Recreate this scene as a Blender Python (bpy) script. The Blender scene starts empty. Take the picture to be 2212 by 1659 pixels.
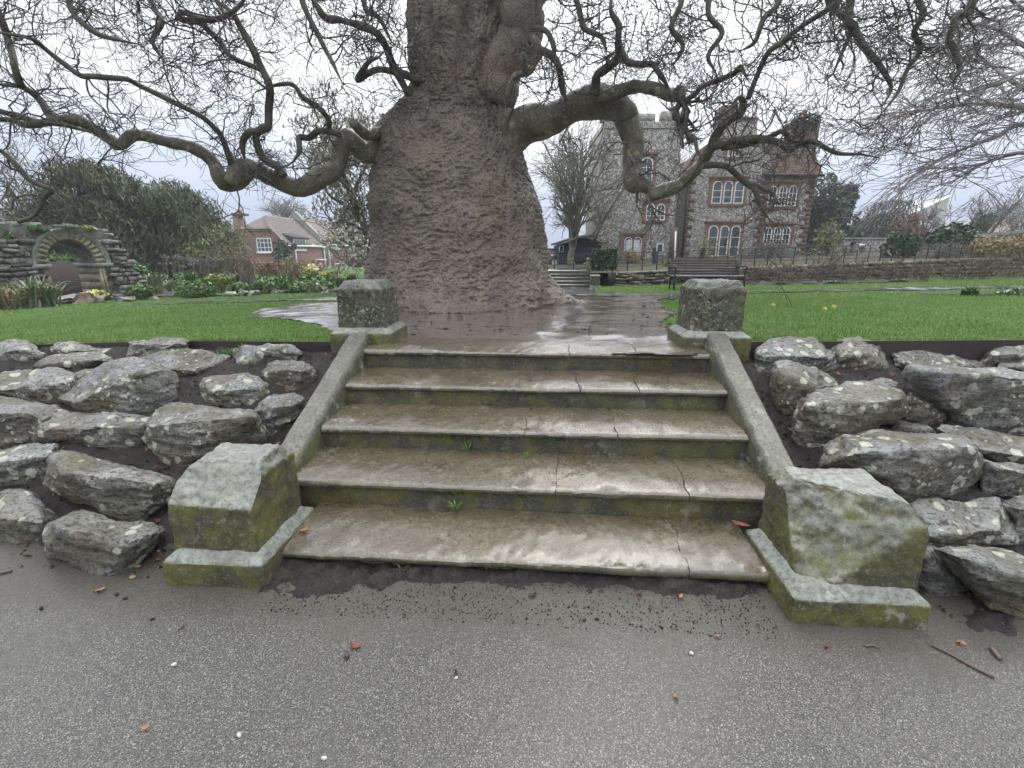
import bpy, bmesh, math, random
import numpy as np
from mathutils import Vector, Matrix
PI = math.pi
scene = bpy.context.scene
col = scene.collection
# ------------------------------------------------------------------ camera, sky, sun, exposure
EYE = 1.539
PITCH = math.radians(15.5)
cam_d = bpy.data.cameras.new('camera')
cam_d.sensor_fit = 'HORIZONTAL'; cam_d.sensor_width = 36.0
cam_d.lens = 36.0 * 1900 / 4032
cam_d.clip_start = 0.05; cam_d.clip_end = 3000
cam = bpy.data.objects.new('camera', cam_d); col.objects.link(cam)
cam.location = (0, 0, EYE); cam.rotation_euler = (PI / 2 - PITCH, 0, 0)
scene.camera = cam

SUN_EL, SUN_AZ = math.radians(48), math.radians(8)      # azimuth measured from +Y towards +X
sun_dir = Vector((math.sin(SUN_AZ) * math.cos(SUN_EL), math.cos(SUN_AZ) * math.cos(SUN_EL), math.sin(SUN_EL)))
world = bpy.data.worlds.new('World'); scene.world = world; world.use_nodes = True
wt = world.node_tree; wt.nodes.clear()
def wn(t, **k):
    n = wt.nodes.new(t)
    for a, b in k.items(): setattr(n, a, b)
    return n
w_out = wn('ShaderNodeOutputWorld'); w_bg = wn('ShaderNodeBackground'); w_bg.inputs['Strength'].default_value = 0.1
w_sky = wn('ShaderNodeTexSky', sky_type='NISHITA'); w_sky.sun_disc = False
w_sky.sun_elevation = SUN_EL; w_sky.sun_rotation = SUN_AZ; w_sky.air_density = 1.0; w_sky.dust_density = 2.0
w_tc = wn('ShaderNodeTexCoord')
w_sep = wn('ShaderNodeSeparateXYZ'); wt.links.new(w_tc.outputs['Generated'], w_sep.inputs[0])
# overcast sheet: the standard overcast luminance (1 + 2 sin h) / 3, cloud texture, a brighter veil round the hidden sun
w_map = wn('ShaderNodeMapping'); w_map.inputs['Scale'].default_value = (1.0, 1.0, 2.6)
wt.links.new(w_tc.outputs['Generated'], w_map.inputs[0])
w_noi = wn('ShaderNodeTexNoise'); w_noi.inputs['Scale'].default_value = 1.7; w_noi.inputs['Detail'].default_value = 5; w_noi.inputs['Roughness'].default_value = .5
wt.links.new(w_map.outputs[0], w_noi.inputs['Vector'])
w_dot = wn('ShaderNodeVectorMath', operation='DOT_PRODUCT'); w_dot.inputs[1].default_value = sun_dir
wt.links.new(w_tc.outputs['Generated'], w_dot.inputs[0])
def wm(op, a, b=None, clamp=False):
    n = wn('ShaderNodeMath', operation=op); n.use_clamp = clamp
    for i, v in enumerate((a, b)):
        if v is None: continue
        if isinstance(v, (int, float)): n.inputs[i].default_value = v
        else: wt.links.new(v, n.inputs[i])
    return n.outputs[0]
w_h = wm('MAXIMUM', w_sep.outputs['Z'], 0.0)
w_lum = wm('ADD', wm('MULTIPLY', w_h, 1.8), 0.35)
w_veil = wm('MULTIPLY', wm('POWER', wm('MAXIMUM', w_dot.outputs['Value'], 0.0), 13.0), 1.5)
w_lum = wm('ADD', w_lum, w_veil)
w_cl = wm('MULTIPLY', wm('SUBTRACT', w_noi.outputs['Fac'], 0.5), 0.75)
w_lum = wm('MULTIPLY', w_lum, wm('ADD', w_cl, 1.0))
w_rmp = wn('ShaderNodeValToRGB'); w_rmp.color_ramp.elements[0].position = 0.45; w_rmp.color_ramp.elements[0].color = (0.63, 0.80, 1.22, 1)
w_rmp.color_ramp.elements[1].position = 0.8; w_rmp.color_ramp.elements[1].color = (0.95, 0.985, 1.03, 1)
wt.links.new(w_lum, w_rmp.inputs[0])
w_ccol = wn('ShaderNodeVectorMath', operation='SCALE'); wt.links.new(w_rmp.outputs[0], w_ccol.inputs[0])
wt.links.new(wm('MULTIPLY', w_lum, 9.4), w_ccol.inputs['Scale'])
w_mix = wn('ShaderNodeMix', data_type='RGBA'); w_mix.inputs['Factor'].default_value = 0.9
wt.links.new(w_sky.outputs[0], w_mix.inputs[6]); wt.links.new(w_ccol.outputs[0], w_mix.inputs[7])
wt.links.new(w_mix.outputs[2], w_bg.inputs['Color']); wt.links.new(w_bg.outputs[0], w_out.inputs[0])

sun_l = bpy.data.lights.new('sun', 'SUN'); sun_l.energy = 1.2; sun_l.angle = math.radians(25); sun_l.color = (1, .97, .93)
sun_o = bpy.data.objects.new('sun', sun_l); col.objects.link(sun_o)
sun_o.rotation_euler = (-sun_dir).to_track_quat('-Z', 'Y').to_euler(); sun_o.location = (0, 0, 40)
vs = scene.view_settings
vs.view_transform = 'Standard'; vs.look = 'None'; vs.gamma = 1; vs.use_curve_mapping = False; vs.exposure = 0.6
scene.render.engine = 'CYCLES'
scene.cycles.max_bounces = 6; scene.cycles.diffuse_bounces = 3; scene.cycles.glossy_bounces = 3; scene.cycles.caustics_reflective = False; scene.cycles.caustics_refractive = False

# ------------------------------------------------------------------ geometry helpers
# photograph pixels are given at 2212 x 1659; F is the focal length in those pixels
F, CX, CY = 1900 * 2212 / 4032, 1106.0, 829.5
cT, sT = math.cos(PITCH), math.sin(PITCH)
def ray(px, py):
    u, v = (px - CX) / F, (CY - py) / F
    return np.array([u, cT + v * sT, -sT + v * cT])
ORI = np.array([0, 0, EYE])
def at(px, py, Y):
    d = ray(px, py); return ORI + d * (Y / d[1])
def sstep(a, b, x):
    t = np.clip((np.asarray(x, float) - a) / (b - a), 0, 1); return t * t * (3 - 2 * t)
def G(x, y):                                            # height of the lawn
    x = np.asarray(x, float); y = np.asarray(y, float)
    z = 0.80 - 0.03 * np.clip(y - 3.5, 0, 14)
    soft = lambda t: 0.5 * (t + np.sqrt(t * t + .35))
    z = z + 0.018 * soft(np.minimum(x, 14)) - 0.044 * soft(np.clip(-x, -30, 16) - 3)
    return z
def gp(px, py, dz=0.0):
    d = ray(px, py); lo, hi = 1.0, 90.0
    for _ in range(60):
        m = .5 * (lo + hi); p = ORI + d * m
        if p[2] > G(p[0], p[1]) + dz: lo = m
        else: hi = m
    p = ORI + d * lo
    return p
# the steps stand a little askew to the view: their own frame
ASK = -0.0678; CLX, CLY = 0.0645 * 1.35, -1.4867 * 1.35
ca, sa = math.cos(ASK), math.sin(ASK)
def l2w(v):
    v = np.asarray(v, float).reshape(-1, 3); dx = v[:, 0] - CLX; dy = v[:, 1] - CLY
    return np.stack([ca * dx - sa * dy, sa * dx + ca * dy, v[:, 2]], 1)
def w2l(v):
    v = np.asarray(v, float).reshape(-1, 3)
    return np.stack([ca * v[:, 0] + sa * v[:, 1] + CLX, -sa * v[:, 0] + ca * v[:, 1] + CLY, v[:, 2]], 1)

def _hash(ix, iy, iz, seed):
    h = (ix.astype(np.int64) * 374761393 + iy.astype(np.int64) * 668265263 + iz.astype(np.int64) * 2147483647 + seed * 974711) & 0xffffffff
    h = ((h ^ (h >> 13)) * 1274126177) & 0xffffffff
    h = ((h ^ (h >> 16)) * 2246822519) & 0xffffffff
    return ((h ^ (h >> 15)) & 0xffffff).astype(np.float64) / 0xffffff * 2 - 1
def vn(p, seed=0):                                      # value noise, -1..1
    p = np.asarray(p, float); i = np.floor(p).astype(np.int64); f = p - i; f = f * f * (3 - 2 * f)
    r = 0
    for a in (0, 1):
        for b in (0, 1):
            for c in (0, 1):
                w = (f[:, 0] if a else 1 - f[:, 0]) * (f[:, 1] if b else 1 - f[:, 1]) * (f[:, 2] if c else 1 - f[:, 2])
                r = r + w * _hash(i[:, 0] + a, i[:, 1] + b, i[:, 2] + c, seed)
    return r
def fbm(p, oct=4, seed=0, gain=.5):
    r, a, p = 0, 1.0, np.asarray(p, float)
    for k in range(oct): r = r + a * vn(p * 2 ** k + 17.3 * k, seed + k); a *= gain
    return r

def root_loc(o):
    while o.parent: o = o.parent
    return np.array(o.location)
def mesh_of(name, V, Fc, mat, smooth=False, angle=None):
    V = np.asarray(V, np.float32).reshape(-1, 3)
    me = bpy.data.meshes.new(name)
    if isinstance(Fc, np.ndarray):
        n, k = Fc.shape
        me.vertices.add(len(V)); me.vertices.foreach_set('co', V.ravel())
        me.loops.add(n * k); me.loops.foreach_set('vertex_index', Fc.astype(np.int32).ravel())
        me.polygons.add(n); me.polygons.foreach_set('loop_start', np.arange(0, n * k, k, dtype=np.int32))
        me.polygons.foreach_set('loop_total', np.full(n, k, np.int32))
        me.update(calc_edges=True); me.validate()
    else:
        me.from_pydata([tuple(map(float, v)) for v in V], [], [tuple(int(i) for i in f) for f in Fc]); me.update()
    if smooth:
        me.polygons.foreach_set('use_smooth', np.ones(len(me.polygons), bool))
        if angle: me.set_sharp_from_angle(angle=math.radians(angle))
    if mat: me.materials.append(mat)
    return me
def tagit(o, label=None, cat=None, group=None, kind=None):
    for k, v in (('label', label), ('category', cat), ('group', group), ('kind', kind)):
        if v: o[k] = v
    return o
def thing(name, label, cat, loc, group=None):
    o = bpy.data.objects.new(name, None); o.empty_display_size = .2; o.location = tuple(float(v) for v in loc); col.objects.link(o)
    return tagit(o, label, cat, group)
def part(name, VF, mat, parent, smooth=False, angle=None, kind=None, label=None):
    V, Fc = VF; V = np.asarray(V, float).reshape(-1, 3) - root_loc(parent)
    o = bpy.data.objects.new(name, mesh_of(name, V, Fc, mat, smooth, angle)); o.parent = parent; col.objects.link(o)
    return tagit(o, label, None, None, kind)
def solo(name, VF, mat, label, cat, smooth=False, angle=None, group=None, kind=None):
    V, Fc = VF; V = np.asarray(V, float).reshape(-1, 3)
    c = np.array([(V[:, 0].min() + V[:, 0].max()) / 2, (V[:, 1].min() + V[:, 1].max()) / 2, V[:, 2].min()])
    o = bpy.data.objects.new(name, mesh_of(name, V - c, Fc, mat, smooth, angle)); o.location = c; col.objects.link(o)
    return tagit(o, label, cat, group, kind)
def struct(name, VF, mat, smooth=False, kind='structure', angle=None):
    o = bpy.data.objects.new(name, mesh_of(name, VF[0], VF[1], mat, smooth, angle)); col.objects.link(o); o['kind'] = kind
    return o
def copy_part(src, parent, loc=None, rot=None, name=None):
    o = src.copy(); o.parent = parent; col.objects.link(o)
    if loc is not None: o.location = loc
    if rot is not None: o.rotation_euler = rot
    return o
def join(lst):
    Vs, Fs, n = [], [], 0
    arr = all(isinstance(f, np.ndarray) for _, f in lst) and len({f.shape[1] for _, f in lst}) == 1
    for V, Fc in lst:
        V = np.asarray(V, float).reshape(-1, 3); Vs.append(V)
        if arr: Fs.append(Fc + n)
        else: Fs += [tuple(int(i) + n for i in f) for f in Fc]
        n += len(V)
    return (np.concatenate(Vs), np.concatenate(Fs) if arr else Fs)
BOXF = np.array([(0, 3, 2, 1), (4, 5, 6, 7), (0, 1, 5, 4), (1, 2, 6, 5), (2, 3, 7, 6), (3, 0, 4, 7)])
def box(x0, x1, y0, y1, z0, z1):
    return (np.array([(x0, y0, z0), (x1, y0, z0), (x1, y1, z0), (x0, y1, z0), (x0, y0, z1), (x1, y0, z1), (x1, y1, z1), (x0, y1, z1)], float), BOXF)
def extr(poly, d):                                      # polygon (list of 3d points) swept along d
    P = np.asarray(poly, float); n = len(P); V = np.concatenate([P, P + np.asarray(d, float)])
    return V, [tuple(range(n - 1, -1, -1)), tuple(range(n, 2 * n))] + [(i, (i + 1) % n, n + (i + 1) % n, n + i) for i in range(n)]
def tube(P, R, k=6, cap=True):
    P = np.asarray(P, float); R = np.asarray(R, float) * np.ones(len(P)); n = len(P)
    T = np.gradient(P, axis=0); T /= np.linalg.norm(T, axis=1)[:, None] + 1e-9
    a = np.cross(T[0], (0.31, .2, .93)); a /= np.linalg.norm(a) + 1e-9
    A = np.empty((n, 3))
    for i in range(n):
        a = a - T[i] * (a @ T[i]); a /= np.linalg.norm(a) + 1e-9; A[i] = a
    B = np.cross(T, A); th = np.arange(k) * 2 * PI / k
    V = (P[:, None] + R[:, None, None] * (np.cos(th)[None, :, None] * A[:, None] + np.sin(th)[None, :, None] * B[:, None])).reshape(-1, 3)
    i, j = np.meshgrid(np.arange(n - 1), np.arange(k), indexing='ij'); j2 = (j + 1) % k
    Fq = np.stack([i * k + j, i * k + j2, (i + 1) * k + j2, (i + 1) * k + j], -1).reshape(-1, 4)
    if cap:
        m = len(V); V = np.concatenate([V, P[:1], P[-1:]]); j = np.arange(k); j2 = (j + 1) % k
        c0 = np.stack([np.full(k, m), j2, j, j], 1); e = (n - 1) * k
        c1 = np.stack([np.full(k, m + 1), e + j, e + j2, e + j2], 1)
        T3 = np.concatenate([Fq[:, [0, 1, 2]], Fq[:, [0, 2, 3]], c0[:, :3], c1[:, :3]])
        return V, T3
    return V, np.concatenate([Fq[:, [0, 1, 2]], Fq[:, [0, 2, 3]]])
def bm_vf(bm):
    bmesh.ops.triangulate(bm, faces=bm.faces[:]); bm.verts.index_update()
    V = np.array([v.co[:] for v in bm.verts]); Fc = np.array([[v.index for v in f.verts] for f in bm.faces]); bm.free()
    return V, Fc
def hull(pts, cuts=()):
    bm = bmesh.new()
    for p in pts: bm.verts.new(tuple(map(float, p)))
    r = bmesh.ops.convex_hull(bm, input=bm.verts[:])
    bmesh.ops.delete(bm, geom=[g for g in set(r['geom_interior'] + r['geom_unused']) if isinstance(g, bmesh.types.BMVert)], context='VERTS')
    for co, no in cuts:
        r = bmesh.ops.bisect_plane(bm, geom=bm.verts[:] + bm.edges[:] + bm.faces[:], plane_co=Vector(tuple(map(float, co))), plane_no=Vector(tuple(map(float, no))), clear_outer=True)
        bmesh.ops.holes_fill(bm, edges=[e for e in bm.edges if e.is_boundary])
    bmesh.ops.recalc_face_normals(bm, faces=bm.faces[:])
    return bm
def refine(bm, L, it=8, maxf=14000):
    bmesh.ops.triangulate(bm, faces=bm.faces[:])
    for _ in range(it):
        ed = [e for e in bm.edges if e.calc_length() > L]
        if not ed or len(bm.faces) > maxf: break
        bmesh.ops.subdivide_edges(bm, edges=ed, cuts=1, use_grid_fill=False)
        bmesh.ops.triangulate(bm, faces=[f for f in bm.faces if len(f.verts) > 3], quad_method='SHORT_EDGE')
    return bm
def vnormals(V, T):
    n = np.cross(V[T[:, 1]] - V[T[:, 0]], V[T[:, 2]] - V[T[:, 0]]); N = np.zeros_like(V)
    for k in range(3): np.add.at(N, T[:, k], n)
    return N / (np.linalg.norm(N, axis=1)[:, None] + 1e-12)
def laplace(V, T, it=1, w=.5):
    e = np.concatenate([T[:, [0, 1]], T[:, [1, 2]], T[:, [2, 0]]]); e = np.concatenate([e, e[:, ::-1]])
    deg = np.bincount(e[:, 0], minlength=len(V))[:, None]
    for _ in range(it):
        S = np.zeros_like(V); np.add.at(S, e[:, 0], V[e[:, 1]]); V = V * (1 - w) + w * S / np.maximum(deg, 1)
    return V
def inpoly(x, y, poly):
    x = np.asarray(x); y = np.asarray(y); r = np.zeros(x.shape, bool); P = np.asarray(poly); j = len(P) - 1
    for i in range(len(P)):
        c = (P[i, 1] > y) != (P[j, 1] > y)
        r ^= c & (x < (P[j, 0] - P[i, 0]) * (y - P[i, 1]) / (P[j, 1] - P[i, 1] + 1e-12) + P[i, 0]); j = i
    return r
def smooth_path(P, n=4):                                # Catmull-Rom
    P = np.asarray(P, float); Q = np.concatenate([2 * P[:1] - P[1:2], P, 2 * P[-1:] - P[-2:-1]]); out = []
    for i in range(1, len(Q) - 2):
        for t in np.arange(n) / n:
            a, b, c, d = Q[i - 1], Q[i], Q[i + 1], Q[i + 2]
            out.append(.5 * (2 * b + (c - a) * t + (2 * a - 5 * b + 4 * c - d) * t * t + (3 * b - a - 3 * c + d) * t ** 3))
    out.append(P[-1]); return np.array(out)
def grid_faces(nx, ny):
    i, j = np.meshgrid(np.arange(nx - 1), np.arange(ny - 1), indexing='ij')
    return np.stack([i * ny + j, (i + 1) * ny + j, (i + 1) * ny + j + 1, i * ny + j + 1], -1).reshape(-1, 4)

# ------------------------------------------------------------------ materials
class NB:
    def __init__(s, name):
        s.m = bpy.data.materials.new(name); s.m.use_nodes = True; s.t = s.m.node_tree; s.b = s.t.nodes['Principled BSDF']
        s.geo = s.t.nodes.new('ShaderNodeNewGeometry'); s.pos = s.geo.outputs['Position']
    def L(s, a, b): s.t.links.new(a, b)
    def put(s, sock, v):
        if isinstance(v, bpy.types.NodeSocket): s.L(v, sock)
        elif isinstance(v, (tuple, list)): sock.default_value = tuple(v) + ((1,) if len(v) == 3 and len(sock.default_value) == 4 else ())
        else: sock.default_value = v
    def scl(s, sc, vec=None):
        n = s.t.nodes.new('ShaderNodeMapping'); n.inputs['Scale'].default_value = sc; s.L(vec or s.pos, n.inputs[0]); return n.outputs[0]
    def noise(s, scale, detail=4, rough=.55, vec=None, dist=0):
        n = s.t.nodes.new('ShaderNodeTexNoise'); n.inputs['Scale'].default_value = scale; n.inputs['Detail'].default_value = detail
        n.inputs['Roughness'].default_value = rough; n.inputs['Distortion'].default_value = dist; s.L(vec or s.pos, n.inputs['Vector']); return n.outputs['Fac']
    def voro(s, scale, feat='F1', vec=None, out='Distance', rnd=1):
        n = s.t.nodes.new('ShaderNodeTexVoronoi'); n.feature = feat; n.inputs['Scale'].default_value = scale; n.inputs['Randomness'].default_value = rnd
        s.L(vec or s.pos, n.inputs['Vector']); return n.outputs[out]
    def ramp(s, f, stops):
        n = s.t.nodes.new('ShaderNodeValToRGB'); cr = n.color_ramp
        while len(cr.elements) < len(stops): cr.elements.new(.5)
        for e, (p, c) in zip(cr.elements, stops):
            e.position = p; e.color = (c, c, c, 1) if isinstance(c, (int, float)) else tuple(c) + (1,)
        s.L(f, n.inputs[0]); return n.outputs[0]
    def mix(s, f, a, b, mode='MIX'):
        n = s.t.nodes.new('ShaderNodeMix'); n.data_type = 'RGBA'; n.blend_type = mode
        s.put(n.inputs[0], f); s.put(n.inputs[6], a); s.put(n.inputs[7], b); return n.outputs[2]
    def math(s, op, a, b=0.0, clamp=False):
        n = s.t.nodes.new('ShaderNodeMath'); n.operation = op; n.use_clamp = clamp; s.put(n.inputs[0], a); s.put(n.inputs[1], b); return n.outputs[0]
    def up(s):                                          # how far a face looks upwards
        n = s.t.nodes.new('ShaderNodeSeparateXYZ'); s.L(s.geo.outputs['Normal'], n.inputs[0]); return n.outputs[2]
    def rnd(s):
        n = s.t.nodes.new('ShaderNodeObjectInfo'); return n.outputs['Random']
    def bump(s, h, st=.5, d=.01, nrm=None):
        n = s.t.nodes.new('ShaderNodeBump'); n.inputs['Strength'].default_value = st; n.inputs['Distance'].default_value = d
        s.L(h, n.inputs['Height'])
        if nrm: s.L(nrm, n.inputs['Normal'])
        return n.outputs[0]
    def done(s, color, rough=.8, nrm=None, spec=.5, metal=0, **kw):
        s.put(s.b.inputs['Base Color'], color); s.put(s.b.inputs['Roughness'], rough); s.put(s.b.inputs['Specular IOR Level'], spec); s.put(s.b.inputs['Metallic'], metal)
        if nrm: s.L(nrm, s.b.inputs['Normal'])
        for k, v in kw.items(): s.put(s.b.inputs[k.replace('_', ' ')], v)
        return s.m
def plain(name, c, rough=.7, spec=.4, var=.25, scale=9, metal=0):
    b = NB(name); n = b.noise(scale, 4)
    c2 = tuple(v * (1 - var) for v in c); c3 = tuple(min(1, v * (1 + var)) for v in c)
    return b.done(b.ramp(n, [(.3, c2), (.7, c3)]), rough, b.bump(b.noise(scale * 6, 3), .15, .004), spec, metal)

def m_asphalt():
    b = NB('wet_asphalt'); cell = b.voro(300, out='Color'); sep = b.t.nodes.new('ShaderNodeSeparateColor'); b.L(cell, sep.inputs[0]); r = sep.outputs[0]
    base = b.ramp(b.noise(1.3, 5), [(.3, (.050, .046, .045)), (.7, (.080, .074, .070))])
    c = b.mix(b.ramp(r, [(0, 0.0), (.5, .15), (.86, .34), (.93, .95)]), base, b.mix(sep.outputs[1], (.25, .23, .19), (.44, .42, .37)))
    c = b.mix(b.ramp(r, [(.0, 1.0), (.12, .6), (.2, 0)]), c, (.03, .03, .03))
    sy = b.t.nodes.new('ShaderNodeSeparateXYZ'); b.L(b.pos, sy.inputs[0])
    bm_ = b.t.nodes.new('ShaderNodeMapRange'); bm_.interpolation_type = 'SMOOTHSTEP'; b.L(b.math('ADD', b.math('ADD', sy.outputs[1], b.math('MULTIPLY', sy.outputs[0], .07)), b.math('MULTIPLY', b.noise(3.5, 5, .65), .5)), bm_.inputs[0]); bm_.inputs[1].default_value = 1.78; bm_.inputs[2].default_value = 2.05
    c = b.mix(b.math('MULTIPLY', bm_.outputs[0], .62), c, b.ramp(b.noise(60, 4, .7), [(.3, (.035, .030, .022)), (.7, (.13, .115, .078))]))
    mossy = b.ramp(b.noise(2.2, 5), [(.52, 0.0), (.7, .45)])
    c = b.mix(mossy, c, (.105, .098, .066))
    d = b.voro(300); h = b.math('ADD', b.ramp(d, [(0, 1.0), (.75, 0.0)]), b.math('MULTIPLY', b.noise(700, 2), .4))
    wet = b.noise(.9, 4)
    return b.done(c, b.ramp(wet, [(.35, .34), (.65, .52)]), b.bump(h, .8, .004), .5, 0, Coat_Weight=.3, Coat_Roughness=.3)
def m_soil():
    b = NB('damp_soil'); n = b.noise(26, 6, .65)
    c = b.ramp(n, [(.25, (.014, .011, .010)), (.55, (.036, .029, .025)), (.8, (.075, .060, .050))])
    c = b.mix(b.ramp(b.voro(90), [(0, .9), (.10, .0)]), c, (.17, .135, .10))
    return b.done(c, .72, b.bump(b.math('ADD', n, b.noise(120, 3)), 1.0, .012), .45)
def m_stepstone(name, top, side, moss=.35, lich=.5, pits=0.0, wet=.34, film=.15):
    b = NB(name); up = b.up(); n = b.noise(5, 6, .65); f = b.noise(46, 5, .65)
    tc = b.ramp(n, [(.25, tuple(v * .62 for v in top)), (.55, top), (.8, tuple(v * 1.3 for v in top))])
    tc = b.mix(b.ramp(f, [(.38, .8), (.52, 0.0)]), tc, tuple(v * .36 for v in top)); tc = b.mix(b.ramp(b.noise(17, 6, .7), [(.56, 0.0), (.7, .7)]), tc, tuple(v * 1.7 for v in top)); tc = b.mix(b.ramp(b.noise(2.6, 5, .6), [(.5, 0.0), (.7, .6)]), tc, tuple(v * .5 for v in top))
    sc = b.ramp(n, [(.25, tuple(v * .5 for v in side)), (.6, side), (.85, tuple(v * 1.5 for v in side))])
    sc = b.mix(b.ramp(f, [(.4, .6), (.55, 0.0)]), sc, tuple(v * .4 for v in side)); sc = b.mix(b.ramp(b.noise(13, 6, .7, b.scl((1, 1, .35))), [(.5, 0.0), (.66, .7)]), sc, tuple(v * .38 for v in side))
    m = b.ramp(b.noise(6.5, 6, .65), [(.46, 0.0), (.62, moss)])
    sc = b.mix(m, sc, (.15, .15, .030))
    c = b.mix(b.ramp(up, [(.35, 0.0), (.8, 1.0)]), sc, tc)
    ln = b.noise(3.1, 3)
    lm = b.math('MULTIPLY', b.ramp(b.noise(9, 6, .72), [(.56, 0.0), (.62, 1.0)]), b.ramp(ln, [(.46, 0.0), (.62, lich)]))
    c = b.mix(lm, c, (.42, .43, .36))
    fine = b.voro(120, out='Color'); sp = b.t.nodes.new('ShaderNodeSeparateColor'); b.L(fine, sp.inputs[0])
    c = b.mix(b.ramp(sp.outputs[0], [(.86, 0.0), (.97, .28)]), c, (.34, .32, .26))
    h = b.math('ADD', b.math('MULTIPLY', f, .7), b.math('MULTIPLY', b.noise(150, 3), .5))
    if pits:
        c = b.mix(b.math('MULTIPLY', b.ramp(b.noise(24, 7, .75), [(.44, .9), (.54, 0.0)]), b.math('SUBTRACT', 1.0, up, True)), c, (.032, .032, .022))
        pv = b.voro(42, vec=None); msk = b.ramp(b.noise(4, 3), [(.42, 0.0), (.55, 1.0)])
        pit = b.math('MULTIPLY', b.ramp(pv, [(.1, 1.0), (.5, 0.0)]), msk)
        c = b.mix(b.math('MULTIPLY', pit, .9), c, (.030, .030, .022)); gv = b.ramp(b.noise(36, 4, .7), [(.56, 0.0), (.64, .8)]); c = b.mix(b.math('MULTIPLY', gv, b.math('MULTIPLY', msk, b.math('SUBTRACT', 1.0, up, True))), c, (.38, .38, .30)); h = b.math('SUBTRACT', h, b.math('MULTIPLY', pit, pits))
    rg = b.ramp(b.math('ADD', b.math('MULTIPLY', up, .35), b.math('MULTIPLY', b.noise(3.3, 4), .9)), [(.45, .75), (.85, wet)])
    return b.done(c, rg, b.bump(h, .7, .006), .5, 0, Coat_Weight=film, Coat_Roughness=.22)
def m_rock():
    b = NB('weathered_rock'); r = b.rnd()
    off = b.t.nodes.new('ShaderNodeVectorMath'); off.operation = 'ADD'; b.L(b.pos, off.inputs[0])
    cmb = b.t.nodes.new('ShaderNodeCombineXYZ'); b.L(b.math('MULTIPLY', r, 37.0), cmb.inputs[0]); b.L(b.math('MULTIPLY', r, 11.0), cmb.inputs[2]); b.L(cmb.outputs[0], off.inputs[1]); v = off.outputs[0]
    lay = b.noise(9, 7, .68, b.scl((.6, .6, 2.6), v), .5); f = b.noise(45, 5, .6, v)
    warm = b.ramp(r, [(0, (.27, .27, .265)), (.5, (.33, .32, .275)), (1, (.35, .315, .24))])
    c = b.mix(b.ramp(lay, [(.36, 0.0), (.62, 1.0)]), (.075, .074, .068), warm)
    c = b.mix(b.ramp(lay, [(.56, 0.0), (.70, .85)]), c, (.56, .555, .53)); c = b.mix(b.ramp(b.up(), [(.30, 0.0), (.85, .5)]), c, (.42, .43, .43))  # upward faces painted paler for the sky's sheen on the tops
    c = b.mix(b.ramp(b.noise(3.2, 5, .6, v), [(.40, 0.0), (.60, .85)]), c, (.15, .122, .070))
    c = b.mix(b.ramp(f, [(.38, .9), (.5, 0.0)]), c, (.030, .030, .027))
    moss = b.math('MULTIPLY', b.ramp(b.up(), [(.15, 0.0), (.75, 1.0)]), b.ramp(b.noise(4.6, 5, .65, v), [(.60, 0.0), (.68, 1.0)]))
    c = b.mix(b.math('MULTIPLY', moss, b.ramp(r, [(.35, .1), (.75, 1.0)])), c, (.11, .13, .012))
    green = b.ramp(b.noise(2.4, 4, .6, v), [(.5, 0.0), (.75, .6)])
    c = b.mix(green, c, (.095, .105, .058))
    wob = b.t.nodes.new('ShaderNodeVectorMath'); wob.operation = 'ADD'; b.L(v, wob.inputs[0])
    wv = b.t.nodes.new('ShaderNodeTexNoise'); wv.inputs['Scale'].default_value = 30; b.L(v, wv.inputs['Vector'])
    ws = b.t.nodes.new('ShaderNodeVectorMath'); ws.operation = 'SCALE'; b.L(wv.outputs['Color'], ws.inputs[0]); ws.inputs['Scale'].default_value = .035; b.L(ws.outputs[0], wob.inputs[1])
    lz = b.voro(9.5, vec=wob.outputs[0])
    lic = b.math('MULTIPLY', b.ramp(lz, [(.26, 1.0), (.31, 0.0)]), b.ramp(b.noise(2.0, 3, .5, v), [(.46, 0.0), (.52, 1.0)]))
    lz2 = b.voro(20, vec=wob.outputs[0])
    lic2 = b.math('MULTIPLY', b.ramp(lz2, [(.2, 1.0), (.27, 0.0)]), b.ramp(b.noise(2.7, 3, .5, v), [(.5, 0.0), (.57, 1.0)]))
    lic = b.math('MAXIMUM', lic, lic2)
    c = b.mix(b.math('MULTIPLY', lic, .92), c, b.ramp(b.noise(40, 3, .6, v), [(.3, (.44, .45, .33)), (.7, (.70, .70, .56))]))
    h = b.math('ADD', b.math('MULTIPLY', lay, 1.3), b.math('ADD', b.math('MULTIPLY', f, .7), b.math('MULTIPLY', b.noise(120, 3, .6, v), .25)))
    return b.done(c, b.ramp(b.noise(6, 4, .6, v), [(.35, .34), (.65, .68)]), b.bump(h, 1.0, .032), .5, 0, Coat_Weight=.35, Coat_Roughness=.3)
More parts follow.
